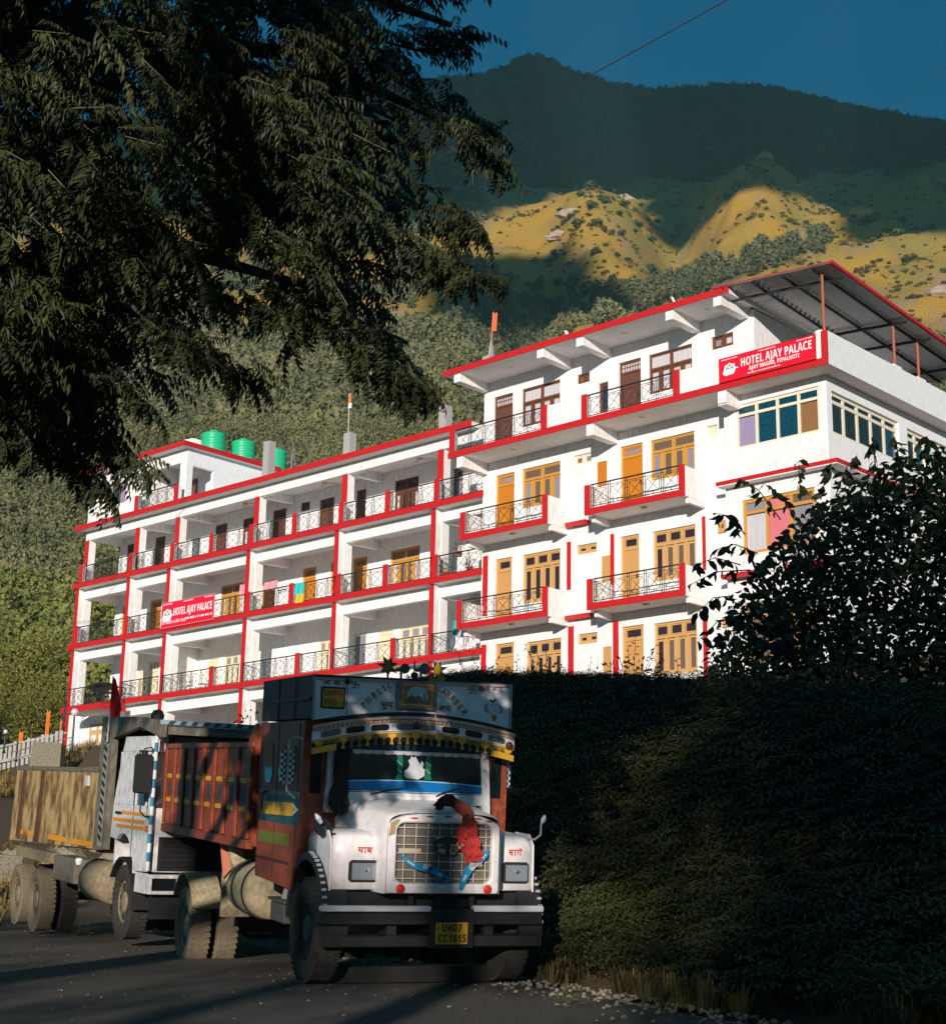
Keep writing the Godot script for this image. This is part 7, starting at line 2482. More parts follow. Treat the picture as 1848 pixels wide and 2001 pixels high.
func make_trees() -> void:
	var r := RandomNumberGenerator.new()
	r.seed = 31
	var kinds := [frond_mesh(1), frond_mesh(2), frond_mesh(3), frond_mesh(4)]
	var tree := thing("overhanging_tree", "dark leafy tree whose drooping branches fill the upper left corner", "tree", Vector3(-6.2, 0.4, -9.2))
	var base := tree.position
	# trunk and limbs
	var s := smooth_tool()
	tube(s, [Vector3(0, -0.8, 0), Vector3(0.05, 1.5, 0.1), Vector3(-0.1, 3.4, 0), Vector3(0.15, 5.2, -0.2), Vector3(0.4, 7.6, -0.2), Vector3(0.3, 10.0, 0.3)], [0.42, 0.34, 0.3, 0.26, 0.18, 0.06], 12)
	put("trunk", s, M.bark, tree)
	var limbs := [[[0.1, 3.9, 0], [1.6, 4.6, -0.1], [3.0, 5.1, -0.2], [4.4, 5.25, -0.3], [5.3, 5.0, -0.3]], [[0.15, 5.0, -0.2], [1.8, 6.0, 0.2], [3.4, 6.6, 0.1], [5.0, 6.55, -0.1], [6.1, 6.1, -0.2]], [[0.0, 3.2, 0], [1.2, 3.9, 0.4], [2.4, 4.3, 0.3], [3.6, 4.5, 0.0]],
		[[0.3, 6.4, -0.2], [1.8, 7.4, -0.5], [3.6, 7.6, -0.4], [5.2, 7.2, -0.3], [6.0, 6.9, -0.3]], [[0.3, 7.2, 0], [1.5, 7.8, 2.4], [2.8, 8.0, 4.4], [4.4, 7.8, 5.6]], [[0.2, 6.0, 0], [0.8, 6.6, 2.6], [1.2, 6.7, 5.0], [1.6, 6.3, 6.4]]]
	for l in limbs:
		s = smooth_tool()
		var pts := []
		var rad := []
		for i in l.size():
			pts.append(Vector3(l[i][0], l[i][1], l[i][2]))
			rad.append(lerpf(0.13, 0.02, float(i) / (l.size() - 1)))
		tube(s, pts, rad, 8)
		put("limb", s, M.bark, tree)
	# drooping branches: x and y in metres where they hang, about nine and a half metres ahead
	var br := [[[-0.90, 7.40], [-0.44, 7.37], [-0.08, 7.41]], [[-1.32, 7.31], [-0.66, 7.07], [-0.26, 6.70], [0.13, 6.51]], [[-1.00, 6.60], [-0.25, 6.26], [0.20, 6.04]], [[-0.83, 6.28], [-0.31, 5.94], [0.09, 5.71]], [[-0.82, 5.97], [-0.27, 5.67], [0.16, 5.43]],
		[[-0.94, 5.79], [-0.42, 5.46], [-0.05, 5.20]], [[-0.99, 5.55], [-0.60, 5.23], [-0.31, 4.97]], [[-0.98, 5.35], [-0.66, 5.06], [-0.37, 4.69]], [[-1.07, 5.32], [-0.59, 4.96], [-0.21, 4.71]], [[-1.24, 5.48], [-1.10, 5.22], [-1.18, 5.02]], [[-1.66, 5.78], [-1.37, 5.55], [-0.98, 5.35]],
		[[-1.97, 5.67], [-1.57, 5.27], [-1.22, 5.05]], [[-2.08, 5.40], [-1.71, 5.01], [-1.25, 4.70]], [[-2.26, 5.33], [-1.93, 5.00], [-1.66, 4.71]], [[-2.86, 4.98], [-2.38, 4.80], [-1.94, 4.53]], [[-2.93, 4.79], [-2.45, 4.54], [-2.00, 4.24]], [[-2.92, 4.62], [-2.59, 4.40], [-2.30, 4.14]], [[-3.03, 4.49], [-2.76, 4.27], [-2.57, 4.10]], [[-1.52, 7.35], [-1.05, 7.10], [-0.78, 6.74]], [[-0.60, 7.33], [-0.34, 7.19], [-0.19, 7.26]]]
	var count := 0
	var xf := [[], [], [], []]
	for b in br:
		var z0 := r.randf_range(-0.7, 0.7)
		var pts := []
		for i in b.size():
			pts.append(Vector3(b[i][0], b[i][1], -9.5 + z0 + r.randf_range(-0.1, 0.1)) - base)
		s = tool()
		var rad := []
		for i in pts.size():
			rad.append(lerpf(0.014, 0.004, float(i) / (pts.size() - 1)))
		tube(s, pts, rad, 5)
		put("twig", s, M.bark, tree)
		var n := 15
		for i in n:
			var t := pow((i + r.randf()) / n, 0.85) * (pts.size() - 1)
			var k := mini(int(t), pts.size() - 2)
			var p: Vector3 = pts[k].lerp(pts[k + 1], t - k)
			var d: Vector3 = (pts[k + 1] - pts[k]).normalized()
			var spread := 0.11 * (1.0 - t / (pts.size() - 1)) + 0.015
			p += Vector3(r.randfn(), r.randfn() * 0.7, r.randfn() * 2.0) * spread
			d = (d + Vector3(r.randfn() * 0.22, r.randfn() * 0.16 - 0.08, r.randfn() * 0.35)).normalized()
			var side := d.cross(Vector3.UP).normalized()
			var bb := Basis(d, side.cross(d).normalized(), side).scaled_local(Vector3.ONE * r.randf_range(0.6, 0.85))
			p += Vector3(0, 0.1, 0) - d * 0.17
			if count < 290:
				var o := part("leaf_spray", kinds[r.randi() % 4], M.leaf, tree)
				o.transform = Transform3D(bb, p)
				count += 1
			else:
				xf[r.randi() % 4].append(Transform3D(bb, p))
	# the dense inner foliage
	var mass := PackedVector2Array([Vector2(-4.6, 8.4), Vector2(-0.88, 8.0), Vector2(-0.85, 7.25), Vector2(-0.72, 6.93), Vector2(-0.50, 6.54), Vector2(-0.45, 6.12), Vector2(-0.50, 5.81), Vector2(-0.70, 5.53), Vector2(-0.9, 5.38), Vector2(-1.04, 5.55), Vector2(-1.16, 5.92), Vector2(-1.39, 6.06), Vector2(-1.56, 5.92), Vector2(-1.72, 5.66), Vector2(-1.83, 5.42), Vector2(-2.0, 5.42), Vector2(-2.25, 5.25), Vector2(-2.56, 5.22), Vector2(-2.80, 4.98), Vector2(-3.2, 4.6), Vector2(-4.6, 4.6)])
	var made := 0
	while made < 1700:
		var p2 := Vector2(r.randf_range(-4.6, -0.4), r.randf_range(4.5, 8.4))
		if not in_poly(p2, mass) or n_fine.get_noise_2d(p2.x * 40.0, p2.y * 40.0 + 9.0) < -0.2:
			continue
		made += 1
		var p := Vector3(p2.x - 0.08, p2.y + 0.17, -9.5 + r.randf_range(-1.5, 1.5)) - base
		var a := r.randf_range(-0.9, 0.5)
		var d := Vector3(cos(a), -0.45 + r.randfn() * 0.3, sin(a)).normalized()
		var side := d.cross(Vector3.UP).normalized()
		xf[r.randi() % 4].append(Transform3D(Basis(d, side.cross(d).normalized(), side).scaled_local(Vector3.ONE * r.randf_range(0.65, 0.95)), p))
	# lower left bunch and the crown above and behind the picture
	for i in 300:
		var p := Vector3(r.randf_range(-3.9, -2.6), 0, -9.5 + r.randf_range(-1.0, 1.0))
		p.y = lerpf(4.76, 5.2, r.randf()) + 0.10 * (-p.x - 2.6)
		if p.x > -2.75:
			p.y = maxf(p.y, 4.85)
		p -= base
		var d := Vector3(0.8, -0.5 + r.randfn() * 0.3, r.randfn() * 0.5).normalized()
		var side := d.cross(Vector3.UP).normalized()
		xf[r.randi() % 4].append(Transform3D(Basis(d, side.cross(d).normalized(), side).scaled_local(Vector3.ONE * r.randf_range(0.75, 1.1)), p))
	for i in 1500:
		var q := Vector3(r.randfn(), r.randfn(), r.randfn()).normalized() * pow(r.randf(), 0.4)
		var p := Vector3(0.2 + q.x * 4.2, 9.4 + q.y * 2.4, 1.0 + q.z * 4.0)
		if p.y + base.y < 8.0 and p.x + base.x > -4.5 and p.z + base.z < -3.0:
			continue
		xf[r.randi() % 4].append(Transform3D(Basis(Vector3.UP, r.randf() * TAU).scaled(Vector3.ONE * r.randf_range(1.2, 2.0)), p))
	# the boughs that reach back over the road and shade the rest
	for i in 2400:
		var p := Vector3(r.randf_range(-5.4, -0.4), r.randf_range(7.0, 9.8), r.randf_range(-6.0, -1.8))
		if p.x > -4.2 and p.y < 7.75:
			continue
		p -= base
		xf[r.randi() % 4].append(Transform3D(Basis(Vector3.UP, r.randf() * TAU).scaled(Vector3.ONE * r.randf_range(0.9, 1.5)), p))
	for k in 4:
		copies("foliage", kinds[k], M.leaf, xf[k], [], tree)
	make_shade_trees()
	make_big_leaf_bush()

func make_shade_trees() -> void:
	# trees on the other side of the road, whose shade lies over the trucks and the bank
	var r := RandomNumberGenerator.new()
	r.seed = 77
	var clumps := [leaf_ball(1, 90, 1.0, 0.16, Color(0.05, 0.07, 0.02)), leaf_ball(2, 90, 1.0, 0.16, Color(0.06, 0.075, 0.02))]
	# x, z, radius, then foliage layers of [lowest, highest, clumps]
	var list := [["broad roadside tree behind the viewpoint, standing farthest left", -15.5, 11.0, 4.4, [[0.5, 10.0, 110]]], ["roadside tree behind the viewpoint, second from the left", -9.6, 13.0, 4.2, [[12.4, 16.0, 300], [0.5, 11.0, 26]]], ["roadside tree behind the viewpoint, in the middle of the row", -4.8, 10.5, 4.3, [[11.2, 15.5, 380], [1.0, 10.4, 14]]],
		["tall roadside tree behind the viewpoint, fourth from the left", 1.3, 12.5, 4.6, [[0.3, 16.0, 780]]], ["tall roadside tree behind the viewpoint, standing farthest right", 6.4, 11.0, 4.4, [[0.3, 16.0, 760]]], ["second row tree behind the viewpoint, on the left", -18.5, 22.0, 5.0, [[0.5, 12.5, 120]]], ["second row tree behind the viewpoint, in the middle", -8.6, 23.5, 5.0, [[14.0, 18.5, 240], [1.0, 12.0, 16]]], ["second row tree behind the viewpoint, on the right", -0.9, 24.0, 5.0, [[1.0, 19.0, 680]]]]
	for q in list:
		var o := thing("roadside_tree", q[0], "tree", Vector3(q[1], 0.2, q[2]), "trees along the far side of the road")
		var top: float = q[4][0][1]
		var s := smooth_tool()
		tube(s, [Vector3(0, -0.5, 0), Vector3(0.1, top * 0.2, 0.05), Vector3(-0.1, top * 0.45, 0.1), Vector3(0.15, top * 0.7, 0), Vector3(0, top * 0.92, 0)], [0.32, 0.26, 0.2, 0.12, 0.03], 9)
		put("trunk", s, M.bark, o)
		for i in 7:
			s = smooth_tool()
			var h := top * (0.2 + 0.09 * i)
			var a := i * 2.4
			var l: float = q[3] * 0.8
			tube(s, [Vector3(0, h, 0), Vector3(cos(a) * l * 0.5, h + 0.5, sin(a) * l * 0.5), Vector3(cos(a) * l, h + 0.7, sin(a) * l)], [0.1, 0.06, 0.02], 6)
			put("limb", s, M.bark, o)
		var xf := [[], []]
		for layer in q[4]:
			var c: float = (layer[0] + layer[1]) / 2.0
			var hh: float = (layer[1] - layer[0]) / 2.0
			for i in int(layer[2]):
				var d := Vector3(r.randfn(), r.randfn(), r.randfn()).normalized() * pow(r.randf(), 0.4)
				var lob := 1.0 + 0.2 * sin(d.x * 5.0 + q[1]) * cos(d.y * 6.0 + q[2])
				var p := Vector3(d.x * q[3] * lob, maxf(c + d.y * hh * lob, 0.4 + r.randf()), d.z * q[3] * lob)
				xf[i % 2].append(Transform3D(Basis.from_euler(Vector3(r.randf() * TAU, r.randf() * TAU, 0)).scaled(Vector3.ONE * r.randf_range(0.8, 1.5)), p))
		for k in 2:
			copies("crown" if k == 0 else "crown_001", clumps[k], M.leaf, xf[k], [], o)

func make_big_leaf_bush() -> void:
	var r := RandomNumberGenerator.new()
	r.seed = 55
	var o := thing("broadleaf_bush", "tall dark broad leaved bush on the bank in front of the hotel's right corner", "bush", Vector3(6.0, 4.9, -25.2))
	var base := o.position
	var poly := PackedVector2Array([Vector2(3.7, 5.4), Vector2(3.95, 6.3), Vector2(4.3, 7.0), Vector2(4.75, 7.6), Vector2(5.15, 8.1), Vector2(5.6, 8.45), Vector2(6.1, 8.7), Vector2(6.55, 8.95), Vector2(7.1, 9.1), Vector2(7.6, 9.3), Vector2(9.4, 9.6), Vector2(9.6, 3.9), Vector2(4.6, 3.9), Vector2(3.6, 4.7)])
	for i in 9:
		var s := smooth_tool()
		var a := i * 0.7
		var tx := lerpf(-1.9, 2.6, i / 8.0)
		tube(s, [Vector3(tx * 0.25, -0.6, 0.1 * sin(a)), Vector3(tx * 0.55, 1.2, 0.3 * sin(a)), Vector3(tx * 0.9, 2.6 + 0.1 * i, 0.5 * cos(a))], [0.06, 0.045, 0.015], 6)
		put("stem", s, M.bark, o)
	var s := tool()
	var n := 0
	while n < 17000:
		var p2 := Vector2(r.randf_range(3.5, 9.6), r.randf_range(3.9, 9.6))
		if not in_poly(p2, poly):
			continue
		# sparse and see-through towards the upper left, dense low down
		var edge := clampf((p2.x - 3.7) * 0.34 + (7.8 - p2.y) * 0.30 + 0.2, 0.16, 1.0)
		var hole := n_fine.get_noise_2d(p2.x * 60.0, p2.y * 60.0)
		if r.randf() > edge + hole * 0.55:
			continue
		n += 1
		var p := Vector3(p2.x, p2.y, -25.5 + r.randf_range(-1.5, 1.5)) - base
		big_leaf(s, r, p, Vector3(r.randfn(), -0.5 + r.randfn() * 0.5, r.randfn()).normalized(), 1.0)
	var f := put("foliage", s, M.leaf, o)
	f.set_meta("kind", "stuff")
	# sprigs that stand out against the white wall, leaf by leaf
	var leaves := []
	for k in 3:
		var st := tool()
		var q := RandomNumberGenerator.new()
		q.seed = k + 3
		big_leaf(st, q, Vector3.ZERO, Vector3(0, -1, 0), 1.15)
		leaves.append(done(st))
	var sprigs := [[4.48, 7.33, 3.47, 7.06], [4.41, 7.91, 3.93, 8.23], [4.99, 8.17, 4.35, 8.83], [5.65, 8.52, 5.83, 9.12], [5.32, 8.51, 5.26, 9.10], [6.57, 9.04, 6.42, 9.47], [6.98, 9.05, 6.92, 9.65], [4.30, 6.59, 3.57, 6.09], [4.32, 7.41, 3.64, 7.48], [5.31, 8.09, 4.76, 8.84], [4.2, 6.9, 3.6, 6.6], [4.6, 7.6, 4.0, 7.75], [5.9, 8.6, 6.2, 9.2], [7.4, 9.1, 7.5, 9.7]]
	for q in sprigs:
		var a := Vector3(q[0], q[1], -25.5) - base
		var b := Vector3(q[2], q[3], -25.5 + r.randf_range(-0.5, 0.5)) - base
		var mid := a.lerp(b, 0.55) + Vector3(0, 0.12, 0)
		var st := tool()
		tube(st, [a, mid, b], [0.012, 0.009, 0.004], 5)
		put("sprig", st, M.bark, o)
		for i in 13:
			var t := 0.15 + 0.85 * i / 12.0
			var p := a.lerp(mid, t / 0.55) if t < 0.55 else mid.lerp(b, (t - 0.55) / 0.45)
			var l := part("leaf", leaves[r.randi() % 3], M.leaf, o)
			l.transform = Transform3D(Basis.from_euler(Vector3(r.randf_range(-0.9, 0.9), r.randf() * TAU, r.randf_range(-1.2, 1.2))), p)

func big_leaf(s: SurfaceTool, r: RandomNumberGenerator, p: Vector3, d: Vector3, size: float) -> void:
	var n := d.cross(Vector3(r.randfn(), r.randfn(), r.randfn())).normalized()
	var sd := d.cross(n).normalized()
	var l := 0.17 * size * r.randf_range(0.7, 1.3)
	var w := l * 0.26
	var t := r.randf_range(0.6, 1.3)
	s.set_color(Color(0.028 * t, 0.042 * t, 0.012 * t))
	var c := p + d * l * 0.5 + n * l * 0.05
	var tip := p + d * l - n * l * 0.14
	tri(s, p, p + d * l * 0.3 + sd * w * 0.85 + n * w * 0.3, c)
	tri(s, p + d * l * 0.3 + sd * w * 0.85 + n * w * 0.3, p + d * l * 0.65 + sd * w * 0.75 + n * w * 0.15, c)
	tri(s, p + d * l * 0.65 + sd * w * 0.75 + n * w * 0.15, tip, c)
	tri(s, p, c, p + d * l * 0.3 - sd * w * 0.85 + n * w * 0.3)
	tri(s, p + d * l * 0.3 - sd * w * 0.85 + n * w * 0.3, c, p + d * l * 0.65 - sd * w * 0.75 + n * w * 0.15)
	tri(s, p + d * l * 0.65 - sd * w * 0.75 + n * w * 0.15, c, tip)

# ---------------------------------------------------------------- the bank
func tuft_mesh(sd: int, blades: int, tall: float, c0: Color, c1: Color) -> ArrayMesh:
	var r := RandomNumberGenerator.new()
	r.seed = sd
	var s := tool()
	for i in blades:
		var a := r.randf() * TAU
		var d := Vector3(cos(a), 0, sin(a))
		var p := d * r.randf() * 0.12
		var h := tall * r.randf_range(0.5, 1.2)
		var lean := r.randf_range(0.2, 0.9) * h
		var m := p + d * lean * 0.35 + Vector3(0, h * 0.7, 0)
		var e := p + d * lean + Vector3(0, h * r.randf_range(0.55, 1.0), 0)
		var w := Vector3(-d.z, 0, d.x) * 0.008
		s.set_color(c0.lerp(c1, r.randf()))
		quad(s, p - w, p + w, m + w * 0.8, m - w * 0.8)
		tri(s, m - w * 0.8, m + w * 0.8, e)
	return done(s)

func weed_mesh(sd: int) -> ArrayMesh:
	# an arching weed stem with feathery leaves
	var r := RandomNumberGenerator.new()
	r.seed = sd
	var s := tool()
	for k in 5:
		var a := r.randf() * TAU
		var d := Vector3(cos(a), 0, sin(a))
		var p := Vector3.ZERO
		var dir := (Vector3.UP * 1.2 + d * r.randf_range(0.3, 0.9)).normalized()
		for i in 9:
			var q := p + dir * 0.075
			dir = (dir + Vector3(0, -0.14, 0) + d * 0.05).normalized()
			var side := dir.cross(Vector3.UP).normalized()
			for e in [-1.0, 1.0]:
				var t := r.randf_range(0.7, 1.3)
				leaflet(s, q, (dir * 0.5 + side * e + Vector3(0, -0.2, 0)).normalized(), Vector3.UP, 0.085 * r.randf_range(0.7, 1.2), 0.022, Color(0.045 * t, 0.056 * t, 0.016 * t))
			p = q
	return done(s)

func make_bank_plants() -> void:
	var r := RandomNumberGenerator.new()
	r.seed = 123
	var tufts := [tuft_mesh(1, 26, 0.30, Color(0.06, 0.065, 0.02), Color(0.12, 0.09, 0.03)), tuft_mesh(2, 26, 0.36, Color(0.05, 0.06, 0.018), Color(0.13, 0.10, 0.03)), weed_mesh(3), weed_mesh(4), weed_mesh(5)]
	var xf := [[], [], [], [], []]
	var cs := [[], [], [], [], []]
	var tries := 0
	while tries < 30000:
		tries += 1
		var along := r.randf_range(-9.0, 18.0)
		var t := r.randf_range(-0.3, 6.2)
		if r.randf() > (0.35 if t < 0.0 else (1.0 if t < 4.2 else 0.5)) * (0.75 if along < 12.0 else 0.5):
			continue
		var x := 1.75 - 0.373 * along + 0.923 * t
		var z := -17.0 - 0.923 * along - 0.373 * t
		if z > -7.5:
			continue
		var p := Vector3(x, ground_y(x, z) - 0.03, z)
		var n := Vector3(ground_y(x - 0.3, z) - ground_y(x + 0.3, z), 0.6, ground_y(x, z - 0.3) - ground_y(x, z + 0.3)).normalized()
		var up := (n * 0.55 + Vector3.UP * 0.6).normalized()
		var sd := up.cross(Vector3(cos(tries * 1.7), 0, sin(tries * 1.7))).normalized()
		var k := r.randi() % 5
		if t > 2.2 and k < 2 and r.randf() < 0.6:
			k = 2 + r.randi() % 3
		if t < 0.3:
			k = r.randi() % 2
			if n_fine.get_noise_2d(x * 9.0, z * 9.0) < 0.02 + 0.3 * t:
				continue
		var sc := r.randf_range(0.7, 1.35)
		if k >= 2:
			sc *= 1.0 - 0.15 * smoothstep(2.5, 4.0, t)
		xf[k].append(Transform3D(Basis(sd, up, sd.cross(up)).scaled_local(Vector3.ONE * sc), p))
		var tone := clampf(1.0 + 1.5 * n_patch.get_noise_2d(x * 22.0, z * 22.0) + r.randf_range(-0.25, 0.25), 0.45, 2.1)
		cs[k].append(Color(tone * 1.05, tone, tone * 0.9))
	for k in 5:
		copies("grass" if k < 2 else "weeds", tufts[k], M.leaf, xf[k], cs[k], self)
	# mixed undergrowth over the whole slope, with a ragged upper edge
	var under := [leaf_ball(41, 260, 1.0, 0.10, Color(0.04, 0.05, 0.014)), leaf_ball(42, 260, 1.0, 0.075, Color(0.06, 0.055, 0.02)), leaf_ball(43, 200, 1.0, 0.13, Color(0.03, 0.042, 0.012))]
	var ux := [[], [], []]
	var uc := [[], [], []]
	for i in 1500:
		var along := r.randf_range(-9.0, 17.0)
		var t := r.randf_range(0.3, 5.4)
		var x := 1.75 - 0.373 * along + 0.923 * t
		var z := -17.0 - 0.923 * along - 0.373 * t
		var n := n_patch.get_noise_2d(x * 26.0, z * 26.0)
		if n < -0.05 and r.randf() < 0.75 or z > -8.0:
			continue
		var sc := r.randf_range(0.25, 0.75) * (1.0 + 0.6 * maxf(n, 0.0))
		if t > 3.0:
			sc *= 0.75
		var k := r.randi() % 3
		ux[k].append(Transform3D(Basis(Vector3.UP, r.randf() * TAU).scaled(Vector3(sc * 1.2, sc * r.randf_range(0.7, 1.15), sc)), Vector3(x, ground_y(x, z) + sc * 0.15, z)))
		var tone := r.randf_range(0.6, 1.5)
		uc[k].append(Color(tone, tone, tone))
	for k in 3:
		copies("undergrowth", under[k], M.leaf, ux[k], uc[k], self)
	# gravel and litter along the edges of the asphalt
	var gs := tool()
	hexa(gs, [Vector3(-0.5, -0.3, 0.4), Vector3(0.4, -0.3, 0.5), Vector3(0.5, -0.3, -0.4), Vector3(-0.4, -0.3, -0.5), Vector3(-0.3, 0.3, 0.25), Vector3(0.25, 0.35, 0.3), Vector3(0.3, 0.25, -0.3), Vector3(-0.25, 0.3, -0.3)])
	var gx := []
	for i in 2600:
		var along := r.randf_range(-9.0, 18.0)
		var t := -0.25 - absf(r.randfn()) * 0.5 if i % 3 > 0 else r.randf_range(-12.5, -0.3)
		var x := 1.75 - 0.373 * along + 0.923 * t
		var z := -17.0 - 0.923 * along - 0.373 * t
		var q := r.randf_range(0.012, 0.05) if i % 3 > 0 else r.randf_range(0.01, 0.025)
		gx.append(Transform3D(Basis.from_euler(Vector3(r.randf(), r.randf() * TAU, r.randf())).scaled(Vector3.ONE * q), Vector3(x, road_y(x, z) + q * 0.2, z)))
	copies("gravel", done(gs), M.stone, gx, [], self)
	# tangled shrubs along the top of the bank, against the white hotel
	var shrub_mesh := [leaf_ball(11, 420, 1.0, 0.085, Color(0.04, 0.05, 0.015)), leaf_ball(12, 420, 1.0, 0.085, Color(0.05, 0.055, 0.015))]
	var spots := [[12.6, 0.75, "dark shrub right behind the truck's painted name board"], [11.4, 0.9, "dark rounded shrub on the bank top just right of the name board"], [10.4, 0.62, "leafy shrub on the bank top below the left tower door"], [9.5, 0.85, "low shrub on the bank top below the left tower window"], [8.6, 0.5, "small shrub on the bank top left of the red strip"], [7.6, 0.6, "small shrub on the bank top below the yellow shutter"],
		[6.5, 0.95, "thin brownish shrub on the bank top in front of the right tower door"], [5.5, 1.05, "brownish shrub on the bank top in front of the wide tower window"], [4.6, 0.8, "dark shrub on the bank top at the foot of the broadleaf bush"], [3.4, 1.1, "dark shrub on the bank top under the middle of the broadleaf bush"], [2.0, 0.8, "dark shrub on the bank top below the hotel's right corner"], [0.7, 1.1, "dark shrub on the bank top at the right picture edge"]]
	var i := 0
	for q in spots:
		i += 1
		var t0 := 3.15 + 0.25 * sin(i * 2.1)
		var px := 1.75 - 0.373 * float(q[0]) + 0.923 * t0
		var z := -17.0 - 0.923 * float(q[0]) - 0.373 * t0
		var o := thing("bank_shrub", q[2], "shrub", Vector3(px, ground_y(px, z), z), "shrubs along the bank top")
		var s := tool()
		for k in 4:
			var a := k * 1.6 + i
			tube(s, [Vector3(0, -0.1, 0), Vector3(cos(a) * 0.15, 0.3, sin(a) * 0.15), Vector3(cos(a) * 0.35, 0.75 * q[1], sin(a) * 0.3)], [0.014, 0.01, 0.004], 5)
		put("stems", s, M.bark, o)
		var c := part("leaves", shrub_mesh[i % 2], M.leaf, o)
		c.transform = Transform3D(Basis(Vector3.UP, i * 1.3).scaled(Vector3(1.25, 0.95, 1.1) * float(q[1])), Vector3(0, 0.38 * q[1], 0))
		# loose twigs reaching out above
		for k in 3:
			var st := tool()
			var a := r.randf() * TAU
			var p := Vector3(cos(a) * 0.2, 0.6 * q[1], sin(a) * 0.2)
			var d := Vector3(cos(a) * 0.5, 1.0, sin(a) * 0.4).normalized()
			st.set_color(Color(0.05, 0.04, 0.02))
			bar(st, p, p + d * 0.55, 0.004, 3)
			for m in 9:
				var t := r.randf_range(0.7, 1.3)
				leaflet(st, p + d * (0.12 + 0.05 * m), Vector3(r.randfn(), r.randfn() * 0.6, r.randfn()).normalized(), Vector3(r.randfn(), 1, r.randfn()).normalized(), 0.08, 0.03, Color(0.05 * t, 0.05 * t, 0.014 * t))
			put("twig", st, M.leaf, o)
	# a leafy spray beside the red cab top
	var o := thing("bank_shrub", "small dark sprig standing against the white wall left of the red cab top", "shrub", Vector3(-3.35, 1.6, -24.9), "shrubs along the bank top")
	var s := tool()
	tube(s, [Vector3(0, 0, 0), Vector3(0.05, 1.6, 0), Vector3(0.0, 3.15, 0)], [0.02, 0.015, 0.006], 5)
	put("stems", s, M.bark, o)
	part("leaves", leaf_ball(15, 60, 0.55, 0.09, Color(0.04, 0.05, 0.015)), M.leaf, o).position = Vector3(0, 3.0, 0)

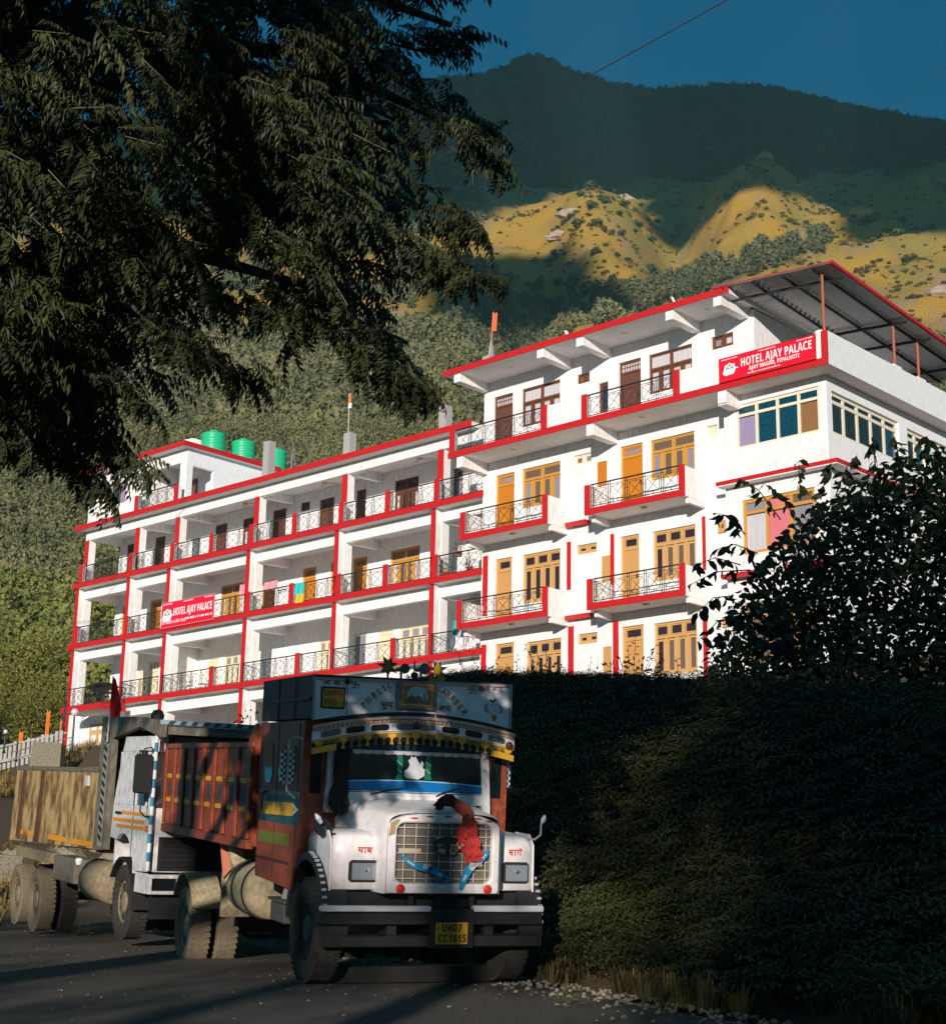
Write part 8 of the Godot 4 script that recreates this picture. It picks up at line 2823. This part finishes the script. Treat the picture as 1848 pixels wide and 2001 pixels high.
# ---------------------------------------------------------------- other surroundings
func make_surroundings() -> void:
	# overhead cables
	var s := tool()
	var pts := []
	var rad := []
	for i in 13:
		var t := i / 12.0
		pts.append(Vector3(-30.0, 15.8, -61.5).lerp(Vector3(34.0, 53.8, -57.5), t) - Vector3(0, 0.7 * sin(PI * t), 0))
		rad.append(0.028)
	tube(s, pts, rad, 5)
	single("overhead_cable", s, M.cable, "black overhead cable slanting across the sky above the peak", "cable")
	s = tool()
	tube(s, [Vector3(10.9, 30.0, -59.8), Vector3(15.58, 33.24, -57.94), Vector3(18.24, 34.93, -57.16), Vector3(24.0, 38.6, -55.5)], [0.006, 0.008, 0.008, 0.008], 5)
	single("overhead_cable", s, M.cable, "faint thin cable near the right edge of the sky", "cable")
	# left of the hotel: low white balustrade, stair rail, pier, lamps and flags
	var o := thing("balustrade", "low weathered white balustrade wall left of the hotel", "wall", Vector3(-20.6, 8.5, -71.5))
	var run := Vector3(3.6, 0.35, 3.4)
	for i in 15:
		s = tool()
		var p := run * (i / 14.0)
		bevel_box(s, p + Vector3(-0.07, -0.3, -0.06), p + Vector3(0.07, 0.78 + 0.05 * sin(i * 2.0), 0.06), 0.02)
		put("baluster", s, M.concrete, o)
	s = tool()
	for e in [[0.05, 0.1], [0.7, 0.06]]:
		bar(s, Vector3(-0.2, e[0], 0), run + Vector3(0.2, e[0], 0), e[1])
	put("rail", s, M.concrete, o)
	o = thing("stair_rail", "dark iron hand rail climbing in front of the white balustrade", "railing", Vector3(-18.3, 8.0, -66.8))
	s = tool()
	for e in [0.35, 0.65]:
		bar(s, Vector3(-0.4, e - 0.1, 0), Vector3(2.1, e + 0.62, -0.2), 0.025)
	put("rail", s, M.iron, o)
	for i in 5:
		s = tool()
		bar(s, Vector3(i * 0.5, -0.4 + i * 0.1, -0.04 * i), Vector3(i * 0.5 - 0.05, 0.62 + i * 0.14, -0.04 * i), 0.022)
		put("post", s, M.iron, o)
	s = tool()
	hexa(s, [Vector3(-17.5, 7.2, -65.2), Vector3(-16.3, 7.2, -65.4), Vector3(-16.3, 7.2, -66.2), Vector3(-17.5, 7.2, -66.0), Vector3(-17.4, 8.85, -65.2), Vector3(-16.3, 8.8, -65.4), Vector3(-16.3, 8.8, -66.2), Vector3(-17.4, 8.85, -66.0)])
	single("concrete_pier", s, M.stone, "stained concrete pier below the left corner of the hotel", "pier")
	for q in [["lamp post with a round white globe at the hotel's left corner", -16.5, -68.0, 1.65], ["low lamp post with a small globe further left of the hotel", -19.6, -69.0, 0.9]]:
		o = thing("lamp_post", q[0], "lamp post", Vector3(q[1], 8.75, q[2]))
		s = tool()
		lathe(s, [Vector2(0.09, 0.0), Vector2(0.05, 0.1), Vector2(0.04, q[3] - 0.15), Vector2(0.07, q[3] - 0.1), Vector2(0.01, q[3] - 0.08)], Transform3D(), 10)
		put("post", s, M.iron, o)
		s = smooth_tool()
		var k := 0.17 if q[3] > 1.0 else 0.1
		lathe(s, [Vector2(0.01, -k), Vector2(k * 0.7, -k * 0.7), Vector2(k, 0.0), Vector2(k * 0.7, k * 0.7), Vector2(0.01, k)], Transform3D(Basis(), Vector3(0, q[3], 0)), 16)
		put("globe", s, plain(lin(0.6, 0.55, 0.68), 0.3), o)
	s = tool()
	tube(s, [Vector3(-18.1, 8.3, -72.2), Vector3(-17.95, 11.3, -72.2)], [0.07, 0.05], 8)
	single("pole", s, plain(lin(0.05, 0.02, 0.03), 0.6), "dark leaning pole beside the hotel's left corner column", "pole")
	for q in [["tall orange flag farthest left on the dry slope", -21.3, 9.0, -77.2, 1.7], ["tallest orange flag on the dry slope left of the hotel", -21.4, 9.7, -82.3, 2.7], ["thin orange flag nearest the hotel's left corner", -20.6, 9.8, -82.0, 2.1]]:
		o = thing("orange_flag", q[0], "flag", Vector3(q[1], q[2], q[3]), "orange flags left of the hotel")
		s = tool()
		bar(s, Vector3(0, -1.0, 0), Vector3(0.04, q[4], 0), 0.02, 6)
		put("pole", s, plain(lin(0.4, 0.2, 0.08), 0.6), o)
		s = tool()
		cloth_sheet(s, 0.16, float(q[4]) * 0.75, 1.1, 0.05)
		put("cloth", s, M.orange_cloth, o).position = Vector3(0.04, q[4] - 0.05, 0)
	# rough stones and dry rubble on the slope behind the tipper
	var r := RandomNumberGenerator.new()
	r.seed = 404
	var stones := [[-11.9, -43.0, 0.8, "square dark stone block standing at the head of the rubble slope"], [-11.0, -45.5, 0.6, "flat grey slab behind the square stone block"], [-9.8, -46.5, 0.55, "low grey slab seen over the tipper body"], [-8.9, -46.0, 0.45, "small slab at the right end of the stone row"], [-11.3, -39.0, 0.5, "pale boulder low on the rubble slope at the left edge"], [-10.5, -36.4, 0.4, "rounded stone on the rubble slope at the left edge"], [-11.8, -37.2, 0.45, "ochre stone beside the rounded stone"], [-10.2, -34.0, 0.3, "small stone near the tipper's rear wheel"], [-11.3, -33.6, 0.35, "small pale stone at the foot of the rubble slope"], [-12.4, -40.6, 0.55, "grey boulder half hidden at the left edge"], [-10.0, -40.8, 0.4, "grey stone above the tipper's tailboard"], [-11.6, -35.4, 0.28, "little stone by the roadside at the left edge"]]
	for q in stones:
		single("stone", boulder(int(q[2] * 1000 - q[0] * 10), q[2], Vector3(q[0], ground_y(q[0], q[1]) + q[2] * 0.25, q[1])), M.stone, q[3], "stone")
	# dry grass on the slopes left of the hotel and by the roadside
	var dry := tuft_mesh(9, 22, 0.4, Color(0.20, 0.14, 0.04), Color(0.34, 0.24, 0.06))
	var xf := []
	for i in 5200:
		var x := r.randf_range(-27.0, -9.0)
		var z := r.randf_range(-95.0, -31.0)
		if bank_t(x, z) > 6.0 or bank_t(x, z) < -13.5 and z > -33.0 or x > -16.0 and z < -47.0:
			continue
		if (Vector3(x, 0, z) - hotel_at).dot(dv) > -0.5 and (Vector3(x, 0, z) - hotel_at).dot(du) < 45.0:
			continue
		xf.append(Transform3D(Basis(Vector3.UP, r.randf() * TAU).scaled(Vector3.ONE * r.randf_range(0.6, 1.5)), Vector3(x, ground_y(x, z) - 0.03, z)))
	copies("dry_grass", dry, M.leaf, xf, [], self)
	var green := leaf_ball(21, 200, 0.9, 0.07, Color(0.09, 0.12, 0.02))
	for q in [["bright green weeds under the tipper between its wheels", -6.6, -28.5, 0.55], ["green weeds at the foot of the bank right of the truck", 1.7, -14.6, 0.4], ["dry weeds on the verge below the bank", 0.9, -14.9, 0.35]]:
		o = thing("roadside_weed", q[0], "weeds", Vector3(q[1], ground_y(q[1], q[2]) + 0.1, q[2]))
		s = tool()
		bar(s, Vector3(0, -0.2, 0), Vector3(0, 0.2, 0), 0.01)
		put("stem", s, M.bark, o)
		part("leaves", green, M.leaf, o).scale = Vector3(1.3, 0.5, 1.0) * float(q[3])
	# near broad trees of the lower wood, left of the hotel
	var crown := leaf_ball(31, 1500, 1.0, 0.075, Color(0.15, 0.165, 0.03))
	for q in [["light green bush tree just left of the hotel's lower corner", -22.6, -86.0, 3.4], ["olive bush tree behind the orange flags", -24.4, -90.0, 4.0], ["bright yellow green bush at the left picture edge", -26.2, -84.0, 3.4], ["round green tree behind the hotel's left end", -24.8, -97.0, 5.0], ["tall green tree at the left picture edge", -28.5, -95.0, 5.2], ["darker green tree between the two tall left trees", -26.8, -101.0, 5.0]]:
		o = thing("hillside_tree", q[0], "tree", Vector3(q[1], hill_y(Vector2(q[1], q[2]).length(), rad_to_deg(atan2(q[1], -q[2]))) - 0.3, q[2]), "near trees left of the hotel")
		s = tool()
		tube(s, [Vector3(0, -0.8, 0), Vector3(0.1, q[3] * 0.6, 0)], [0.16, 0.06], 7)
		put("trunk", s, M.bark, o)
		for k in 5:
			var c := part("crown", crown, M.leaf, o)
			var a: float = k * 1.9 + q[1]
			c.transform = Transform3D(Basis(Vector3.UP, a).scaled(Vector3.ONE * float(q[3]) * (0.62 + 0.08 * (k % 3))), Vector3(cos(a) * q[3] * 0.3, q[3] * (0.32 + 0.11 * k), sin(a) * q[3] * 0.3))
